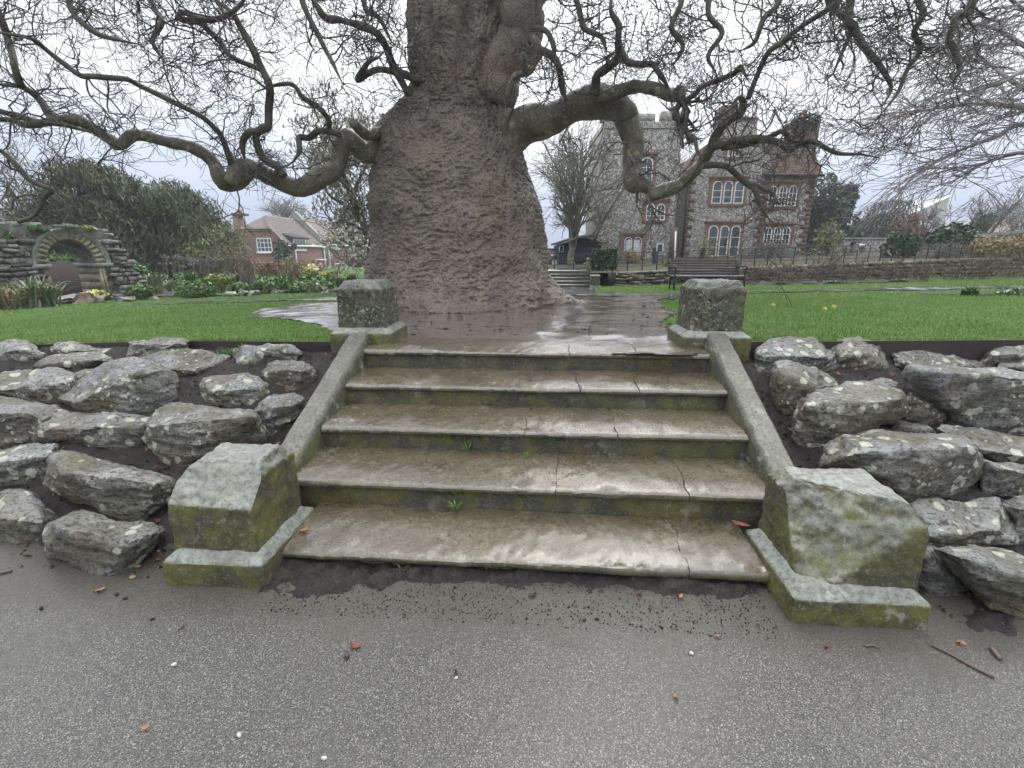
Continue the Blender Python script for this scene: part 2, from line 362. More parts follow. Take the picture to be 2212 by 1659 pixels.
def m_bark():
    b = NB('rugged_bark'); n = b.noise(2.2, 5, .6); f = b.noise(34, 6, .7)
    f2 = b.noise(19, 9, .74); c = b.ramp(n, [(.28, (.24, .205, .175)), (.5, (.34, .285, .24)), (.72, (.43, .355, .28))])
    c = b.mix(b.ramp(f2, [(.34, .75), (.46, 0.0)]), c, (.075, .062, .053)); c = b.mix(b.ramp(f2, [(.55, 0.0), (.72, .85)]), c, (.40, .35, .30)); c = b.mix(b.ramp(f, [(.33, .5), (.46, 0.0)]), c, (.07, .058, .05))  # crevice shade put into the bark colour, following the bump's hollows
    c = b.mix(b.ramp(f, [(.6, 0.0), (.8, .55)]), c, (.33, .28, .23))
    c = b.mix(b.ramp(b.noise(1.1, 4), [(.52, 0.0), (.70, .45)]), c, (.25, .175, .085)); c = b.mix(b.ramp(b.noise(.8, 3, .5, b.scl((1, 1, .5))), [(.5, 0.0), (.7, .5)]), c, (.12, .115, .11))
    h = b.math('ADD', b.math('MULTIPLY', f2, 1.6), b.math('ADD', f, b.math('MULTIPLY', b.voro(40), .6)))
    return b.done(c, .6, b.bump(h, 1.0, .04), .4)
def m_limb():
    b = NB('mottled_limb_bark'); n = b.noise(9, 6, .62)
    c = b.ramp(b.noise(3.4, 5), [(.3, (.085, .075, .055)), (.5, (.15, .135, .10)), (.7, (.20, .185, .135))])
    yel = b.math('MULTIPLY', b.ramp(n, [(.575, 0.0), (.60, 1.0)]), b.ramp(b.noise(1.6, 3), [(.38, .25), (.55, 1.0)]))
    c = b.mix(b.math('MULTIPLY', yel, .75), c, (.38, .35, .21)); c = b.mix(b.ramp(b.noise(5, 5, .6), [(.54, 0.0), (.6, .6)]), c, (.095, .075, .058))
    c = b.mix(b.ramp(b.noise(30, 4), [(.35, .6), (.5, 0.0)]), c, (.06, .055, .04))
    return b.done(c, .55, b.bump(b.math('ADD', n, b.noise(40, 4)), .5, .01), .4)
def m_flint():
    b = NB('knapped_flint'); cell = b.voro(17, out='Color', vec=b.scl((1, 1, 1.25))); sp = b.t.nodes.new('ShaderNodeSeparateColor'); b.L(cell, sp.inputs[0])
    c = b.ramp(sp.outputs[0], [(0, (.08, .08, .08)), (.3, (.20, .19, .18)), (.65, (.33, .31, .285)), (.93, (.58, .56, .53))])
    c = b.mix(b.ramp(b.voro(17, 'DISTANCE_TO_EDGE', vec=b.scl((1, 1, 1.25))), [(.04, 1.0), (.16, 0.0)]), c, (.33, .295, .245))
    c = b.mix(b.ramp(b.noise(.5, 4), [(.5, 0.0), (.7, .35)]), c, (.22, .17, .13))
    return b.done(c, .7, b.bump(b.voro(11, vec=b.scl((1, 1, 1.25))), .6, .03), .4)
def m_flintlump():
    b = NB('flint_nodule'); cell = b.voro(16, out='Color'); sp = b.t.nodes.new('ShaderNodeSeparateColor'); b.L(cell, sp.inputs[0])
    c = b.ramp(sp.outputs[0], [(0, (.09, .09, .09)), (.35, (.22, .21, .195)), (.7, (.36, .345, .315)), (.95, (.66, .64, .60))])
    return b.done(c, .5, None, .5)
def m_brick(name='red_brick', a=(.27, .13, .10), bb=(.20, .095, .075), mort=(.33, .28, .23), yaw=0.0):
    b = NB(name); n = b.t.nodes.new('ShaderNodeTexBrick')
    mp = b.t.nodes.new('ShaderNodeMapping'); mp.inputs['Rotation'].default_value = (PI / 2, 0, 0)
    rt = b.t.nodes.new('ShaderNodeVectorRotate'); rt.rotation_type = 'Z_AXIS'; rt.inputs['Angle'].default_value = -yaw; b.L(b.pos, rt.inputs['Vector'])
    sx = b.t.nodes.new('ShaderNodeSeparateXYZ'); b.L(rt.outputs[0], sx.inputs[0]); cb = b.t.nodes.new('ShaderNodeCombineXYZ')
    b.L(b.math('ADD', sx.outputs[0], sx.outputs[1]), cb.inputs[0]); b.L(sx.outputs[2], cb.inputs[1])
    b.L(cb.outputs[0], n.inputs['Vector']); n.inputs['Scale'].default_value = 1; n.inputs['Brick Width'].default_value = .23; n.inputs['Row Height'].default_value = .076
    n.inputs['Mortar Size'].default_value = .007; n.inputs['Color1'].default_value = a + (1,); n.inputs['Color2'].default_value = bb + (1,); n.inputs['Mortar'].default_value = mort + (1,)
    c = b.mix(b.ramp(b.noise(1.2, 5), [(.4, 0.0), (.75, .5)]), n.outputs['Color'], tuple(v * .5 for v in a))
    return b.done(c, .75, b.bump(n.outputs['Fac'], -.5, .012), .3)
def m_tiles(name, a, bb, moss=.3):
    b = NB(name); n = b.noise(2.4, 5); cell = b.voro(6, out='Color'); sp = b.t.nodes.new('ShaderNodeSeparateColor'); b.L(cell, sp.inputs[0])
    c = b.mix(sp.outputs[0], a, bb); c = b.mix(b.ramp(n, [(.45, 0.0), (.7, moss)]), c, (.15, .15, .08))
    return b.done(c, .7, b.bump(b.noise(30, 3), .4, .01), .35)
def m_grass(name='grass_blade', a=(.115, .215, .045), bb=(.24, .38, .10), c2=(.32, .37, .16)):
    b = NB(name); n = b.noise(1.1, 4); f = b.noise(60, 2)
    c = b.mix(f, a, bb); c = b.mix(b.ramp(n, [(.45, 0.0), (.75, .45)]), c, c2)
    m = b.done(c, .36, None, .5); return m
def m_leaf(name, a, bb, sc=9, rough=.45, tr=.25):
    b = NB(name); n = b.noise(sc, 3); f = b.noise(sc * 7, 2)
    c = b.mix(b.ramp(b.math('ADD', b.math('MULTIPLY', n, .6), b.math('MULTIPLY', f, .4)), [(.35, 0.0), (.65, 1.0)]), a, bb)
    m = b.done(c, rough, None, .4)
    return m
def m_pave(name, base, wetr=(.08, .35), sc=.9, puddle=.5, soft=.07):
    b = NB(name); n = b.noise(sc, 5, .6); f = b.noise(22, 5, .65)
    c = b.ramp(f, [(.3, tuple(v * .6 for v in base)), (.7, tuple(v * 1.3 for v in base))])
    w = b.ramp(n, [(puddle - soft, 0.0), (puddle + soft, 1.0)])
    c = b.mix(w, c, tuple(v * .6 for v in base))
    rg = b.mix(w, (wetr[1],) * 3, (wetr[0],) * 3)
    hh = b.mix(w, b.math('ADD', f, b.math('MULTIPLY', b.noise(5, 4), 1.5)), (.35, .35, .35))
    return b.done(c, rg, b.bump(hh, .22, .012), .5, 0, Coat_Weight=.6, Coat_Roughness=.08)
MT = dict(
    asphalt=m_asphalt(), soil=m_soil(), rock=m_rock(), bark=m_bark(), limb=m_limb(),
    step=m_stepstone('worn_step_stone', (.135, .108, .068), (.105, .10, .07), .45, .3, 0, .18, 1.0),
    riser=m_stepstone('mossy_riser_stone', (.085, .078, .058), (.088, .084, .062), .55, .4),
    rail=m_stepstone('ramp_stone', (.165, .158, .125), (.09, .09, .06), .5, .45),
    pier=m_stepstone('lichen_pier_stone', (.27, .28, .24), (.095, .09, .045), .75, .5),
    pitted=m_stepstone('pitted_pier_stone', (.20, .21, .185), (.125, .125, .082), .3, .8, 2.2),
    twig=plain('twig_bark', (.098, .085, .078), .6, .3, .35, 3), branch=plain('dark_branch_bark', (.088, .082, .060), .6, .3, .45, 5), hazy_twig=plain('grey_violet_twig', (.25, .22, .225), .7, .2, .3, 3), brown_twig=plain('brown_twig', (.15, .115, .095), .7, .3, .3, 3),
    greytwig=plain('grey_green_twig', (.17, .165, .125), .7, .3, .3, 3),
    grass=m_grass(), lawn=plain('lawn_turf', (.05, .098, .018), .9, .1, .35, 6), border=plain('garden_border', (.060, .056, .034), .9, .15, .5, 3), mortar=plain('rusty_joint_mortar', (.13, .095, .055), .8, .2, .4, 30),
    mud=m_pave('wet_mud', (.20, .165, .14), (.07, .20), .6, .5, .25), path=m_pave('wet_path_paving', (.26, .255, .25), (.06, .2), 2.2, .45),
    steel=plain('dark_steel_edging', (.040, .030, .028), .45, .4, .3, 4), iron=plain('black_iron', (.018, .018, .02), .5, .4, .2),
    slat=plain('bench_slat_wood', (.060, .045, .048), .42, .4, .3, 6),
    flint=m_flint(), lump=m_flintlump(), brick=m_brick(yaw=0.0), wbrick=m_brick('warm_brick', (.23, .105, .075), (.17, .075, .055), (.3, .25, .2)),
    dbrick=m_brick('dark_brick', (.145, .085, .065), (.10, .062, .052), (.2, .17, .14)), oldbrick=m_brick('dark_brown_brick', (.075, .05, .04), (.055, .038, .032), (.10, .085, .07)),  # oldbrick: dark brown brick for the wall behind the arch
    rtile=m_tiles('red_roof_tile', (.115, .072, .058), (.17, .105, .08)), gtile=m_tiles('weathered_roof_tile', (.125, .100, .090), (.165, .130, .112), .35),
    white=plain('white_paint', (.80, .80, .79), .5, .4, .04), glass=None, dglass=None, curtain=plain('net_curtain', (.55, .56, .57), .9, .2, .15, 20),
    shed=plain('blue_black_boards', (.035, .045, .065), .6, .3, .25, 5), felt=plain('dark_roof_felt', (.05, .048, .055), .8, .2, .2, 5),
    wallstone=None, ashlar=None, cop=plain('grey_coping', (.26, .26, .24), .7, .3, .3, 5),
    yew=m_leaf('yew_needles', (.035, .058, .028), (.105, .130, .050), 1.2, .6), dyew=m_leaf('clipped_yew', (.014, .033, .022), (.035, .068, .036), 2, .6),
    conifer=m_leaf('conifer_sprays', (.030, .060, .036), (.075, .115, .06), 1.5, .6),
    lime=m_leaf('lime_leaves', (.13, .19, .035), (.26, .31, .075), 5), mid=m_leaf('mid_green_leaves', (.05, .115, .03), (.13, .23, .06), 6),
    dark=m_leaf('dark_glossy_leaves', (.018, .045, .020), (.06, .11, .045), 4, .35), pale=m_leaf('grey_green_leaves', (.13, .17, .10), (.26, .31, .18), 6),
    straw=m_leaf('dry_straw', (.20, .145, .085), (.36, .27, .165), 6, .8), ochre=m_leaf('ochre_twigs', (.22, .17, .085), (.42, .34, .17), 5, .8),
    russet=m_leaf('russet_dead_leaves', (.14, .075, .045), (.27, .155, .095), 6, .8), olive=m_leaf('olive_spring_leaves', (.13, .15, .055), (.26, .27, .10), 3),
    lav=m_leaf('lavender_grey', (.11, .12, .115), (.20, .21, .20), 6, .8), blossom=m_leaf('white_blossom', (.62, .60, .54), (.80, .78, .73), 5, .5),
    bud=m_leaf('pale_bud', (.34, .32, .25), (.52, .50, .42), 5, .6), yellow=m_leaf('yellow_petals', (.50, .50, .12), (.68, .66, .22), 8),
    deadwood=plain('stump_wood', (.22, .165, .12), .8, .2, .4, 14), pink=plain('pink_bloom', (.60, .30, .36), .6, .3, .2),
    zinc=plain('pale_metal_roof', (.40, .41, .42), .5, .4, .08, 2), terracotta=plain('terracotta_pot', (.42, .20, .13), .8, .2, .2),
    orange=plain('orange_leaf', (.33, .16, .075), .6, .3, .3, 30), redleaf=plain('red_brown_leaf', (.20, .055, .035), .55, .3, .3, 30), darkleaf=plain('dark_wet_leaf', (.035, .024, .022), .4, .5, .4, 40),
    clod=plain('dark_soil_clod', (.03, .024, .02), .7, .3, .4, 30), chalk=plain('white_chip', (.55, .54, .48), .6, .3, .2, 30), sage=m_leaf('weed_leaf', (.10, .2, .05), (.2, .33, .1), 20),
)
def m_glass(name, c, r=.06):
    b = NB(name); return b.done(b.ramp(b.noise(.8, 3), [(.3, tuple(v * .6 for v in c)), (.7, c)]), r, b.bump(b.noise(1.5, 2), .05, .02), .8)
MT['glass'] = m_glass('window_glass', (.10, .115, .125)); MT['dglass'] = m_glass('dark_window_glass', (.03, .034, .038))
def m_wallstone(name, a, bb):
    b = NB(name); r = b.rnd(); n = b.noise(5, 6, .65); c = b.mix(r, a, bb)
    c = b.mix(b.ramp(n, [(.38, .8), (.6, 0.0)]), c, tuple(v * .4 for v in a)); c = b.mix(b.ramp(b.noise(14, 4), [(.58, 0.0), (.75, .6)]), c, tuple(min(1, v * 1.9) for v in bb))
    c = b.mix(b.ramp(b.noise(2.2, 4), [(.52, 0.0), (.7, .5)]), c, (.085, .10, .04))
    return b.done(c, .75, b.bump(b.noise(20, 5, .65), .8, .02), .35)
MT['wallstone'] = m_wallstone('walling_stone', (.15, .13, .10), (.25, .22, .17))
MT['ruinstone'] = m_wallstone('ruin_rubble_stone', (.10, .095, .085), (.34, .33, .31))
MT['ashlar'] = m_wallstone('dressed_arch_stone', (.30, .27, .19), (.36, .33, .25))

# ------------------------------------------------------------------ ground, path, lawn, bank
def gridstruct(name, X, Y, Z, mat, smooth=True, keep=None):
    nx, ny = X.shape; V = np.stack([X, Y, Z], -1).reshape(-1, 3); Fq = grid_faces(nx, ny)
    if keep is not None: Fq = Fq[keep.reshape(-1)[Fq].all(1)]
    used = np.unique(Fq); mp = np.full(len(V), -1); mp[used] = np.arange(len(used))
    return struct(name, (V[used], mp[Fq]), mat, smooth)
far = 1500.0
struct('ground', (np.array([(-far, -60, -1.1), (far, -60, -1.1), (far, far, -1.1), (-far, far, -1.1)]), np.array([(0, 1, 2, 3)])), MT['lawn'])
V = l2w(np.array([(-14, -9, 0), (14, -9, 0), (14, .42, 0), (-14, .42, 0)])); struct('asphalt_path', (V, np.array([(0, 1, 2, 3)])), MT['asphalt'])
# lawn sheet (fine near the steps)
LAWN_Y = 1.955                                          # front edge of the lawn in the frame of the steps
xs = np.concatenate([np.linspace(-42, -9, 34), np.linspace(-8.8, 8.8, 177), np.linspace(9, 42, 34)])
ys = np.concatenate([np.linspace(0, 5, 51), np.linspace(5.25, 20, 60), np.linspace(21, 60, 20)])
LX, LY = np.meshgrid(xs, ys, indexing='ij'); base = l2w(np.array([(0, LAWN_Y, 0)]))[0]
WY = LY + (LX * math.tan(ASK)) + (base[1] - base[0] * math.tan(ASK))
def lawn_z(X, Y):
    q = w2l(np.stack([X, Y, X * 0], -1).reshape(-1, 3)); f = (1 - sstep(1.85, 2.7, q[:, 1])) * (1 - sstep(1.5, 2.3, np.abs(q[:, 0])))
    return G(X, Y) + (.012 * vn(np.stack([X * 1.5, Y * 1.5, Y * 0], -1).reshape(-1, 3)) * (1 - f) - .048 * f).reshape(X.shape)
def gvec(pts): return np.array([gp(x, y)[:2] for x, y in pts])
gridstruct('lawn', LX, WY, lawn_z(LX, WY), MT['lawn'])
mud_poly = gvec([(528, 677), (560, 671), (605, 662), (660, 657), (725, 653), (800, 648), (860, 636), (1000, 631), (1150, 630), (1220, 634), (1290, 634), (1400, 643), (1452, 648), (1440, 657), (1452, 668), (1456, 690), (1455, 715)])
fr = l2w(np.array([(1.62, LAWN_Y + .28, 0), (1.78, LAWN_Y + .06, 0), (1.2, 1.72, 0), (-1.2, 1.72, 0), (-1.72, LAWN_Y + .05, 0), (-1.72, LAWN_Y + .3, 0)]))[:, :2]
mud_poly = np.concatenate([mud_poly, fr, gvec([(712, 707), (680, 702), (640, 695), (590, 690), (548, 684)])])
path_polys = [gvec([(240, 658), (330, 654.5), (460, 650.5), (600, 646.5), (725, 643), (860, 640), (900, 646), (725, 649.5), (600, 652.5), (460, 656), (330, 659.5), (250, 661)]),
              gvec([(1150, 627), (1170, 620.5), (1283, 620.5), (1290, 631), (1400, 634.5), (1480, 634.5), (1620, 629.5), (1760, 627), (1900, 624), (2060, 621), (2300, 615), (2300, 620), (2060, 626), (1900, 629), (1760, 632), (1620, 636), (1500, 642), (1455, 650), (1400, 645), (1290, 640), (1180, 640)])]
rng = np.random.default_rng(5)
def in_soft(poly, X, Y, amp, fr, seed):
    S = np.stack([X, Y, X * 0], -1).reshape(-1, 3)
    dx = amp * (vn(S * fr, seed) + .5 * vn(S * fr * 2.7, seed + 1)); dy = amp * (vn(S * fr, seed + 3) + .5 * vn(S * fr * 2.7, seed + 5))
    return inpoly(X.reshape(-1) + dx, Y.reshape(-1) + dy, poly).reshape(X.shape)

def patch(name, poly, step, mat, lift, amp, seed, rough=.0):
    x0, y0 = poly.min(0) - .4; x1, y1 = poly.max(0) + .4
    X, Y = np.meshgrid(np.arange(x0, x1, step), np.arange(y0, y1, step), indexing='ij')
    K = in_soft(poly, X, Y, amp, 1.6, seed); S = np.stack([X, Y, X * 0], -1).reshape(-1, 3)
    Z = lawn_z(X, Y) + lift + (rough * fbm(S * 5, 3, seed)).reshape(X.shape)
    gridstruct(name, X, Y, Z, mat, True, K)
patch('mud_patch', mud_poly, .05, MT['mud'], .012, .16, 3, .008)
for k, pp in enumerate(path_polys): patch('paved_path', pp, .09, MT['path'], .012 + .004 * k, .05, 11 + k, .006)

# soil bank of the rockery
BY0, BY1 = .10, LAWN_Y - .02
def bank_z(x, y):                                       # in the frame of the steps
    t = np.clip((np.asarray(y, float) - BY0) / (BY1 - BY0), 0, 1)
    return -.02 + .735 * t ** .92
for side in (-1, 1):
    X, Y = np.meshgrid(side * np.concatenate([np.linspace(1.5, 5.2, 210), np.linspace(5.25, 9.5, 50)]), np.concatenate([np.linspace(-.35, .1, 22), np.linspace(.12, BY1, 100)]), indexing='ij')
    S = np.stack([X, Y, X * 0], -1).reshape(-1, 3)
    yb = Y + (.10 * vn(S * 1.7, 2)).reshape(X.shape)
    Z = bank_z(X, yb) + (.030 * fbm(S * 6, 5, 9, .65)).reshape(X.shape) + np.where(yb < BY0, (yb - BY0) * .12, 0) + .012
    if side > 0: Z = Z + np.clip((.0 - Y) * 0, 0, 1) + .05 * sstep(.3, -.15, Y) * sstep(1.7, 2.2, X)
    P = l2w(np.stack([X, Y, Z], -1)).reshape(X.shape + (3,))
    gridstruct('soil_bank', P[..., 0], P[..., 1], P[..., 2], MT['soil'], True)
X, Y = np.meshgrid(np.linspace(-1.22, 1.2, 220), np.linspace(-.36, .12, 50), indexing='ij'); S = np.stack([X, Y, X * 0], -1).reshape(-1, 3)
edge = -.10 + .07 * vn(np.stack([X * 2.2, X * 0, X * 0], -1).reshape(-1, 3), 4).reshape(X.shape) - .05 * sstep(-.6, -1.1, X)
Z = -.03 + .052 * sstep(edge - .10, edge + .10, Y) + (.022 * fbm(S * 9, 6, 3, .7)).reshape(X.shape) - .02 * sstep(.2, 1.1, X)
P = l2w(np.stack([X, Y, Z], -1)).reshape(X.shape + (3,)); gridstruct('soil_strip', P[..., 0], P[..., 1], P[..., 2], MT['soil'], True)

# ------------------------------------------------------------------ stone steps
RISE, GO = .169, .42
steps = thing('stone_staircase', 'worn brown stone staircase of five rounded steps with sloping side ramps', 'stairs', l2w(np.array([(0, 0, 0)]))[0])
NOS = .082
joints = {0: [.80], 1: [.18, .90], 2: [-.02, .55], 3: [.33, .75], 4: [.28, .80]}
tilt = {0: -.034, 1: -.016, 2: 0, 3: 0, 4: 0}
def extrude_profile(prof, x0, x1, dx, disp):
    n = max(2, int(round((x1 - x0) / dx)) + 1); xs = np.linspace(x0, x1, n); m = len(prof); pr = np.array(prof)
    V = np.stack([np.repeat(xs, m), np.tile(pr[:, 0], n), np.tile(pr[:, 1], n)], 1)
    V = disp(V); Fq = []
    i, j = np.meshgrid(np.arange(n - 1), np.arange(m), indexing='ij'); j2 = (j + 1) % m
    Fq = np.stack([i * m + j, (i + 1) * m + j, (i + 1) * m + j2, i * m + j2], -1).reshape(-1, 4)
    T = np.concatenate([Fq[:, [0, 1, 2]], Fq[:, [0, 2, 3]]])
    c0 = len(V); V = np.concatenate([V, V[:m].mean(0, keepdims=True), V[-m:].mean(0, keepdims=True)]); j = np.arange(m); j2 = (j + 1) % m; e = (n - 1) * m
    T = np.concatenate([T, np.stack([np.full(m, c0), j, j2], 1), np.stack([np.full(m, c0 + 1), e + j2, e + j], 1)])
    return V, T
for k in range(5):
    y0, zc = GO * k, NOS + RISE * k; hw = 1.352 if k else 1.205; xr = hw if k else 1.165
    prof = [(y0 + GO + .06, zc - .028)]
    prof += [(y0 + .36 - .06 * i, zc - .028) for i in range(6)]
    for a in np.linspace(-90, -270, 11): prof.append((y0 + .03 + .031 * math.cos(math.radians(a)), zc + .031 * math.sin(math.radians(a))))
    prof += [(y0 + .06 + .03 * i, zc + .031 + .0008 * i) for i in range(14)]
    cuts = [-hw] + joints[k] + [xr]
    def disp(V, k=k, y0=y0):
        V = V.copy(); V[:, 2] += tilt[k] * (V[:, 0] + 1.35) / 2.7
        V += .0045 * np.stack([vn(V * 6 + 9 * k, s) for s in (1, 2, 3)], 1) * (1, 1, 1)
        V[:, 2] += .0030 * fbm(V * 28, 3, 7 + k)
        wear = np.exp(-((V[:, 0] - .05) / .75) ** 2) * np.exp(-((V[:, 1] - y0 - .05) / .16) ** 2); V[:, 2] -= .010 * wear * (V[:, 2] > NOS + RISE * k); V[:, 2] -= .020 * np.clip((.17 - (V[:, 1] - y0)) / .17, 0, 1) ** 2 * (V[:, 2] > NOS + RISE * k)
        if k == 1:
            d = np.exp(-((V[:, 0] - .46) / .055) ** 2) * np.exp(-((V[:, 1] - y0) / .05) ** 2); V[:, 2] -= .018 * d; V[:, 1] += .016 * d
        return V
    for a, b in zip(cuts[:-1], cuts[1:]):
        Vp, T = extrude_profile(prof, a + .0025, b - .0025, .022, disp)
        for e_, s_ in ((a, 1), (b, -1)):              # joints run a little askew and ragged
            if e_ in joints[k]: w_ = np.exp(-np.abs(Vp[:, 0] - e_) / .03); Vp[:, 0] += w_ * (.09 * math.sin(7 * k + e_ * 9) * (Vp[:, 1] - y0 - .2) + .014 * fbm(np.stack([Vp[:, 1] * 14, Vp[:, 0] * 0 + k, Vp[:, 0] * 0 + e_ * 3], 1), 3, 5) + s_ * .003 * vn(Vp * 60, 3))
        part('tread_slab', (l2w(Vp), T), MT['step'], steps, True, 40)
    for e_ in joints[k]: part('joint_mortar', (l2w(box(e_ - .06, e_ + .06, y0 + .06, y0 + GO + .03, zc - .02 + tilt[k] * (e_ + 1.35) / 2.7, zc + .012 + tilt[k] * (e_ + 1.35) / 2.7)[0]), BOXF), MT['mortar'], steps)
    if k:
        z0, z1 = zc - RISE - (.06 if k < 3 else .0), zc - .026
        Vp, T = extrude_profile([(y0 + .30, z0), (y0 + .036, z0), (y0 + .034, z0 + .03), (y0 + .034, (z0 + z1) / 2), (y0 + .034, z1 - .02), (y0 + .03, z1), (y0 + .30, z1)], -hw, hw, .03,
                                lambda V, k=k: V + np.stack([V[:, 0] * 0, .010 * fbm(V * np.array([4, 4, 14]), 4, k), V[:, 2] * 0 + tilt[k] * (V[:, 0] + 1.35) / 2.7], 1))
        part('riser', (l2w(Vp), T), MT['riser'], steps, True, 40)
    else:
        part('riser', (l2w(box(-1.19, 1.15, .045, .3, -.05, .035)[0]), BOXF), MT['riser'], steps)
for s, nm in ((-1, 'L'), (1, 'R')):
    sl, z_at = (.41, lambda y: .35 + .41 * (y - .55)) if s < 0 else (.435, lambda y: .338 + .435 * (y - .55))
    ya, yb = .30, 1.862; pts = []
    n = 50; yy = np.linspace(ya, yb, n); sec = []
    for y in yy:
        z = z_at(y); sec.append([(s * 1.352, y, -.06 + max(0, y - .4) * .30), (s * 1.352, y, z - .046), (s * 1.372, y, z - .010), (s * 1.385, y, z), (s * 1.51, y, z - .002), (s * 1.524, y, z - .016), (s * 1.526, y, z - .20), (s * 1.526, y, -.06 + max(0, y - .4) * .25)])
    V = np.array(sec).reshape(-1, 3); m = 8
    V = V + .004 * np.stack([vn(V * 9, q) for q in (1, 2, 3)], 1) + .002 * np.stack([vn(V * 40, q) for q in (4, 5, 6)], 1)
    i, j = np.meshgrid(np.arange(n - 1), np.arange(m), indexing='ij'); j2 = (j + 1) % m
    Fq = np.stack([i * m + j, i * m + j2, (i + 1) * m + j2, (i + 1) * m + j], -1).reshape(-1, 4)
    if s > 0: Fq = Fq[:, ::-1]
    Fl = [tuple(f) for f in Fq] + [tuple(range(m)), tuple(range((n - 1) * m, n * m))]
    part('side_ramp', (l2w(V), Fl), MT['rail'], steps, True, 35)

# ------------------------------------------------------------------ stone piers
def rough_solid(bm, L, amp, fr, seed, worn=1):
    refine(bm, L); V, T = bm_vf(bm)
    if worn: V = laplace(V, T, worn, .35)
    N = vnormals(V, T); V = V + N * (amp * fbm(V * fr, 4, seed, .6))[:, None]
    return V, T
def frustum(x0, x1, y0, y1, z0, z1, ins=0.0):
    return [(x0, y0, z0), (x1, y0, z0), (x1, y1, z0), (x0, y1, z0), (x0 + ins, y0 + ins, z1), (x1 - ins, y0 + ins, z1), (x1 - ins, y1 - ins, z1), (x0 + ins, y1 - ins, z1)]
def pier(label, plinth, body, z0, zp, zc, zt, ch, mat, cuts=(), seed=0, amp=.004):
    x0, x1, y0, y1 = plinth; a0, a1, b0, b1 = body
    t = thing('stone_pier', label, 'stone pier', l2w(np.array([((x0 + x1) / 2, (y0 + y1) / 2, z0)]))[0], 'stone piers at the corners of the steps')
    bm = hull(frustum(x0, x1, y0, y1, z0, zp - .045) + frustum(x0 + .055, x1 - .055, y0 + .055, y1 - .055, zp - .02, zp))
    V, T = rough_solid(bm, .035, .004, 16, seed); part('plinth', (l2w(V), T), MT['pier'], t, True, 38)
    bm = hull(frustum(a0, a1, b0, b1, zp - .01, zt - ch, .006) + frustum(a0 + .05, a1 - .05, b0 + .05, b1 - .05, zt - .02, zt), cuts)
    V, T = rough_solid(bm, .022, amp, 20, seed + 5); part('block', (l2w(V), T), mat, t, True, 34)
    return t
pier('low stone pier with chipped sloping front at the foot of the steps, left side', (-1.700, -1.196, -.160, .379), (-1.662, -1.250, -.104, .335), -.03, .165, 0, .545, .065, MT['pier'],
     [((-1.42, .063, .532), (.06, -.92, 1.0))], 3, .006)
pier('low stone pier with one diagonal broken face at the foot of the steps', (1.160, 1.715, -.215, .33), (1.215, 1.685, -.155, .30), -.03, .160, 0, .515, .06, MT['pier'],
     [((1.27, .12, .505), tuple(np.cross(np.array((1.668, -.13, .47)) - np.array((1.27, .12, .505)), np.array((1.27, -.13, .135)) - np.array((1.27, .12, .505))) * -1))], 8, .006)
pier('square stone pier with dark pitted face at the stair head, beside the trunk', (-1.690, -1.180, 1.844, 2.36), (-1.632, -1.238, 1.902, 2.30), .52, .918, 0, 1.292, .062, MT['pitted'], (), 14, .005)
pier('square stone pier with pale pitted face at the stair head, before the bench', (1.180, 1.712, 1.844, 2.36), (1.238, 1.652, 1.902, 2.30), .55, .918, 0, 1.305, .062, MT['pitted'], (), 19, .006)

# dark steel strip that holds the lawn edge
for s, lab in ((-1, 'dark steel edging strip along the lawn left of the steps'), (1, 'dark steel edging strip along the lawn right of the steps')):
    xs = np.linspace(1.70, 9.5, 40) * s; top = np.array([G(*l2w(np.array([(x, LAWN_Y, 0)]))[0][:2]) for x in xs]) + .008
    V = np.concatenate([np.stack([xs, np.full(40, y), z], 1) for y, z in ((LAWN_Y - .035, top - .30), (LAWN_Y - .035, top), (LAWN_Y - .022, top), (LAWN_Y - .022, top - .30))])
    Fl = []
    for a in range(4):
        b = (a + 1) % 4
        for i in range(39): Fl.append((a * 40 + i, a * 40 + i + 1, b * 40 + i + 1, b * 40 + i))
    e = solo('steel_edging', (l2w(V), Fl), MT['steel'], lab, 'lawn edging', group='steel lawn edging')
    for xb in ((1.86, 4.1) if s > 0 else (1.75, 4.3)):
        c = l2w(np.array([(xb * s, LAWN_Y - .036, 0)]))[0]; zt = float(G(c[0], c[1])) - .03
        P = np.array([(c[0], c[1] - .006, zt), (c[0], c[1] + .004, zt)]); part('bolt', tube(P, [.008, .008], 8), MT['iron'], e)

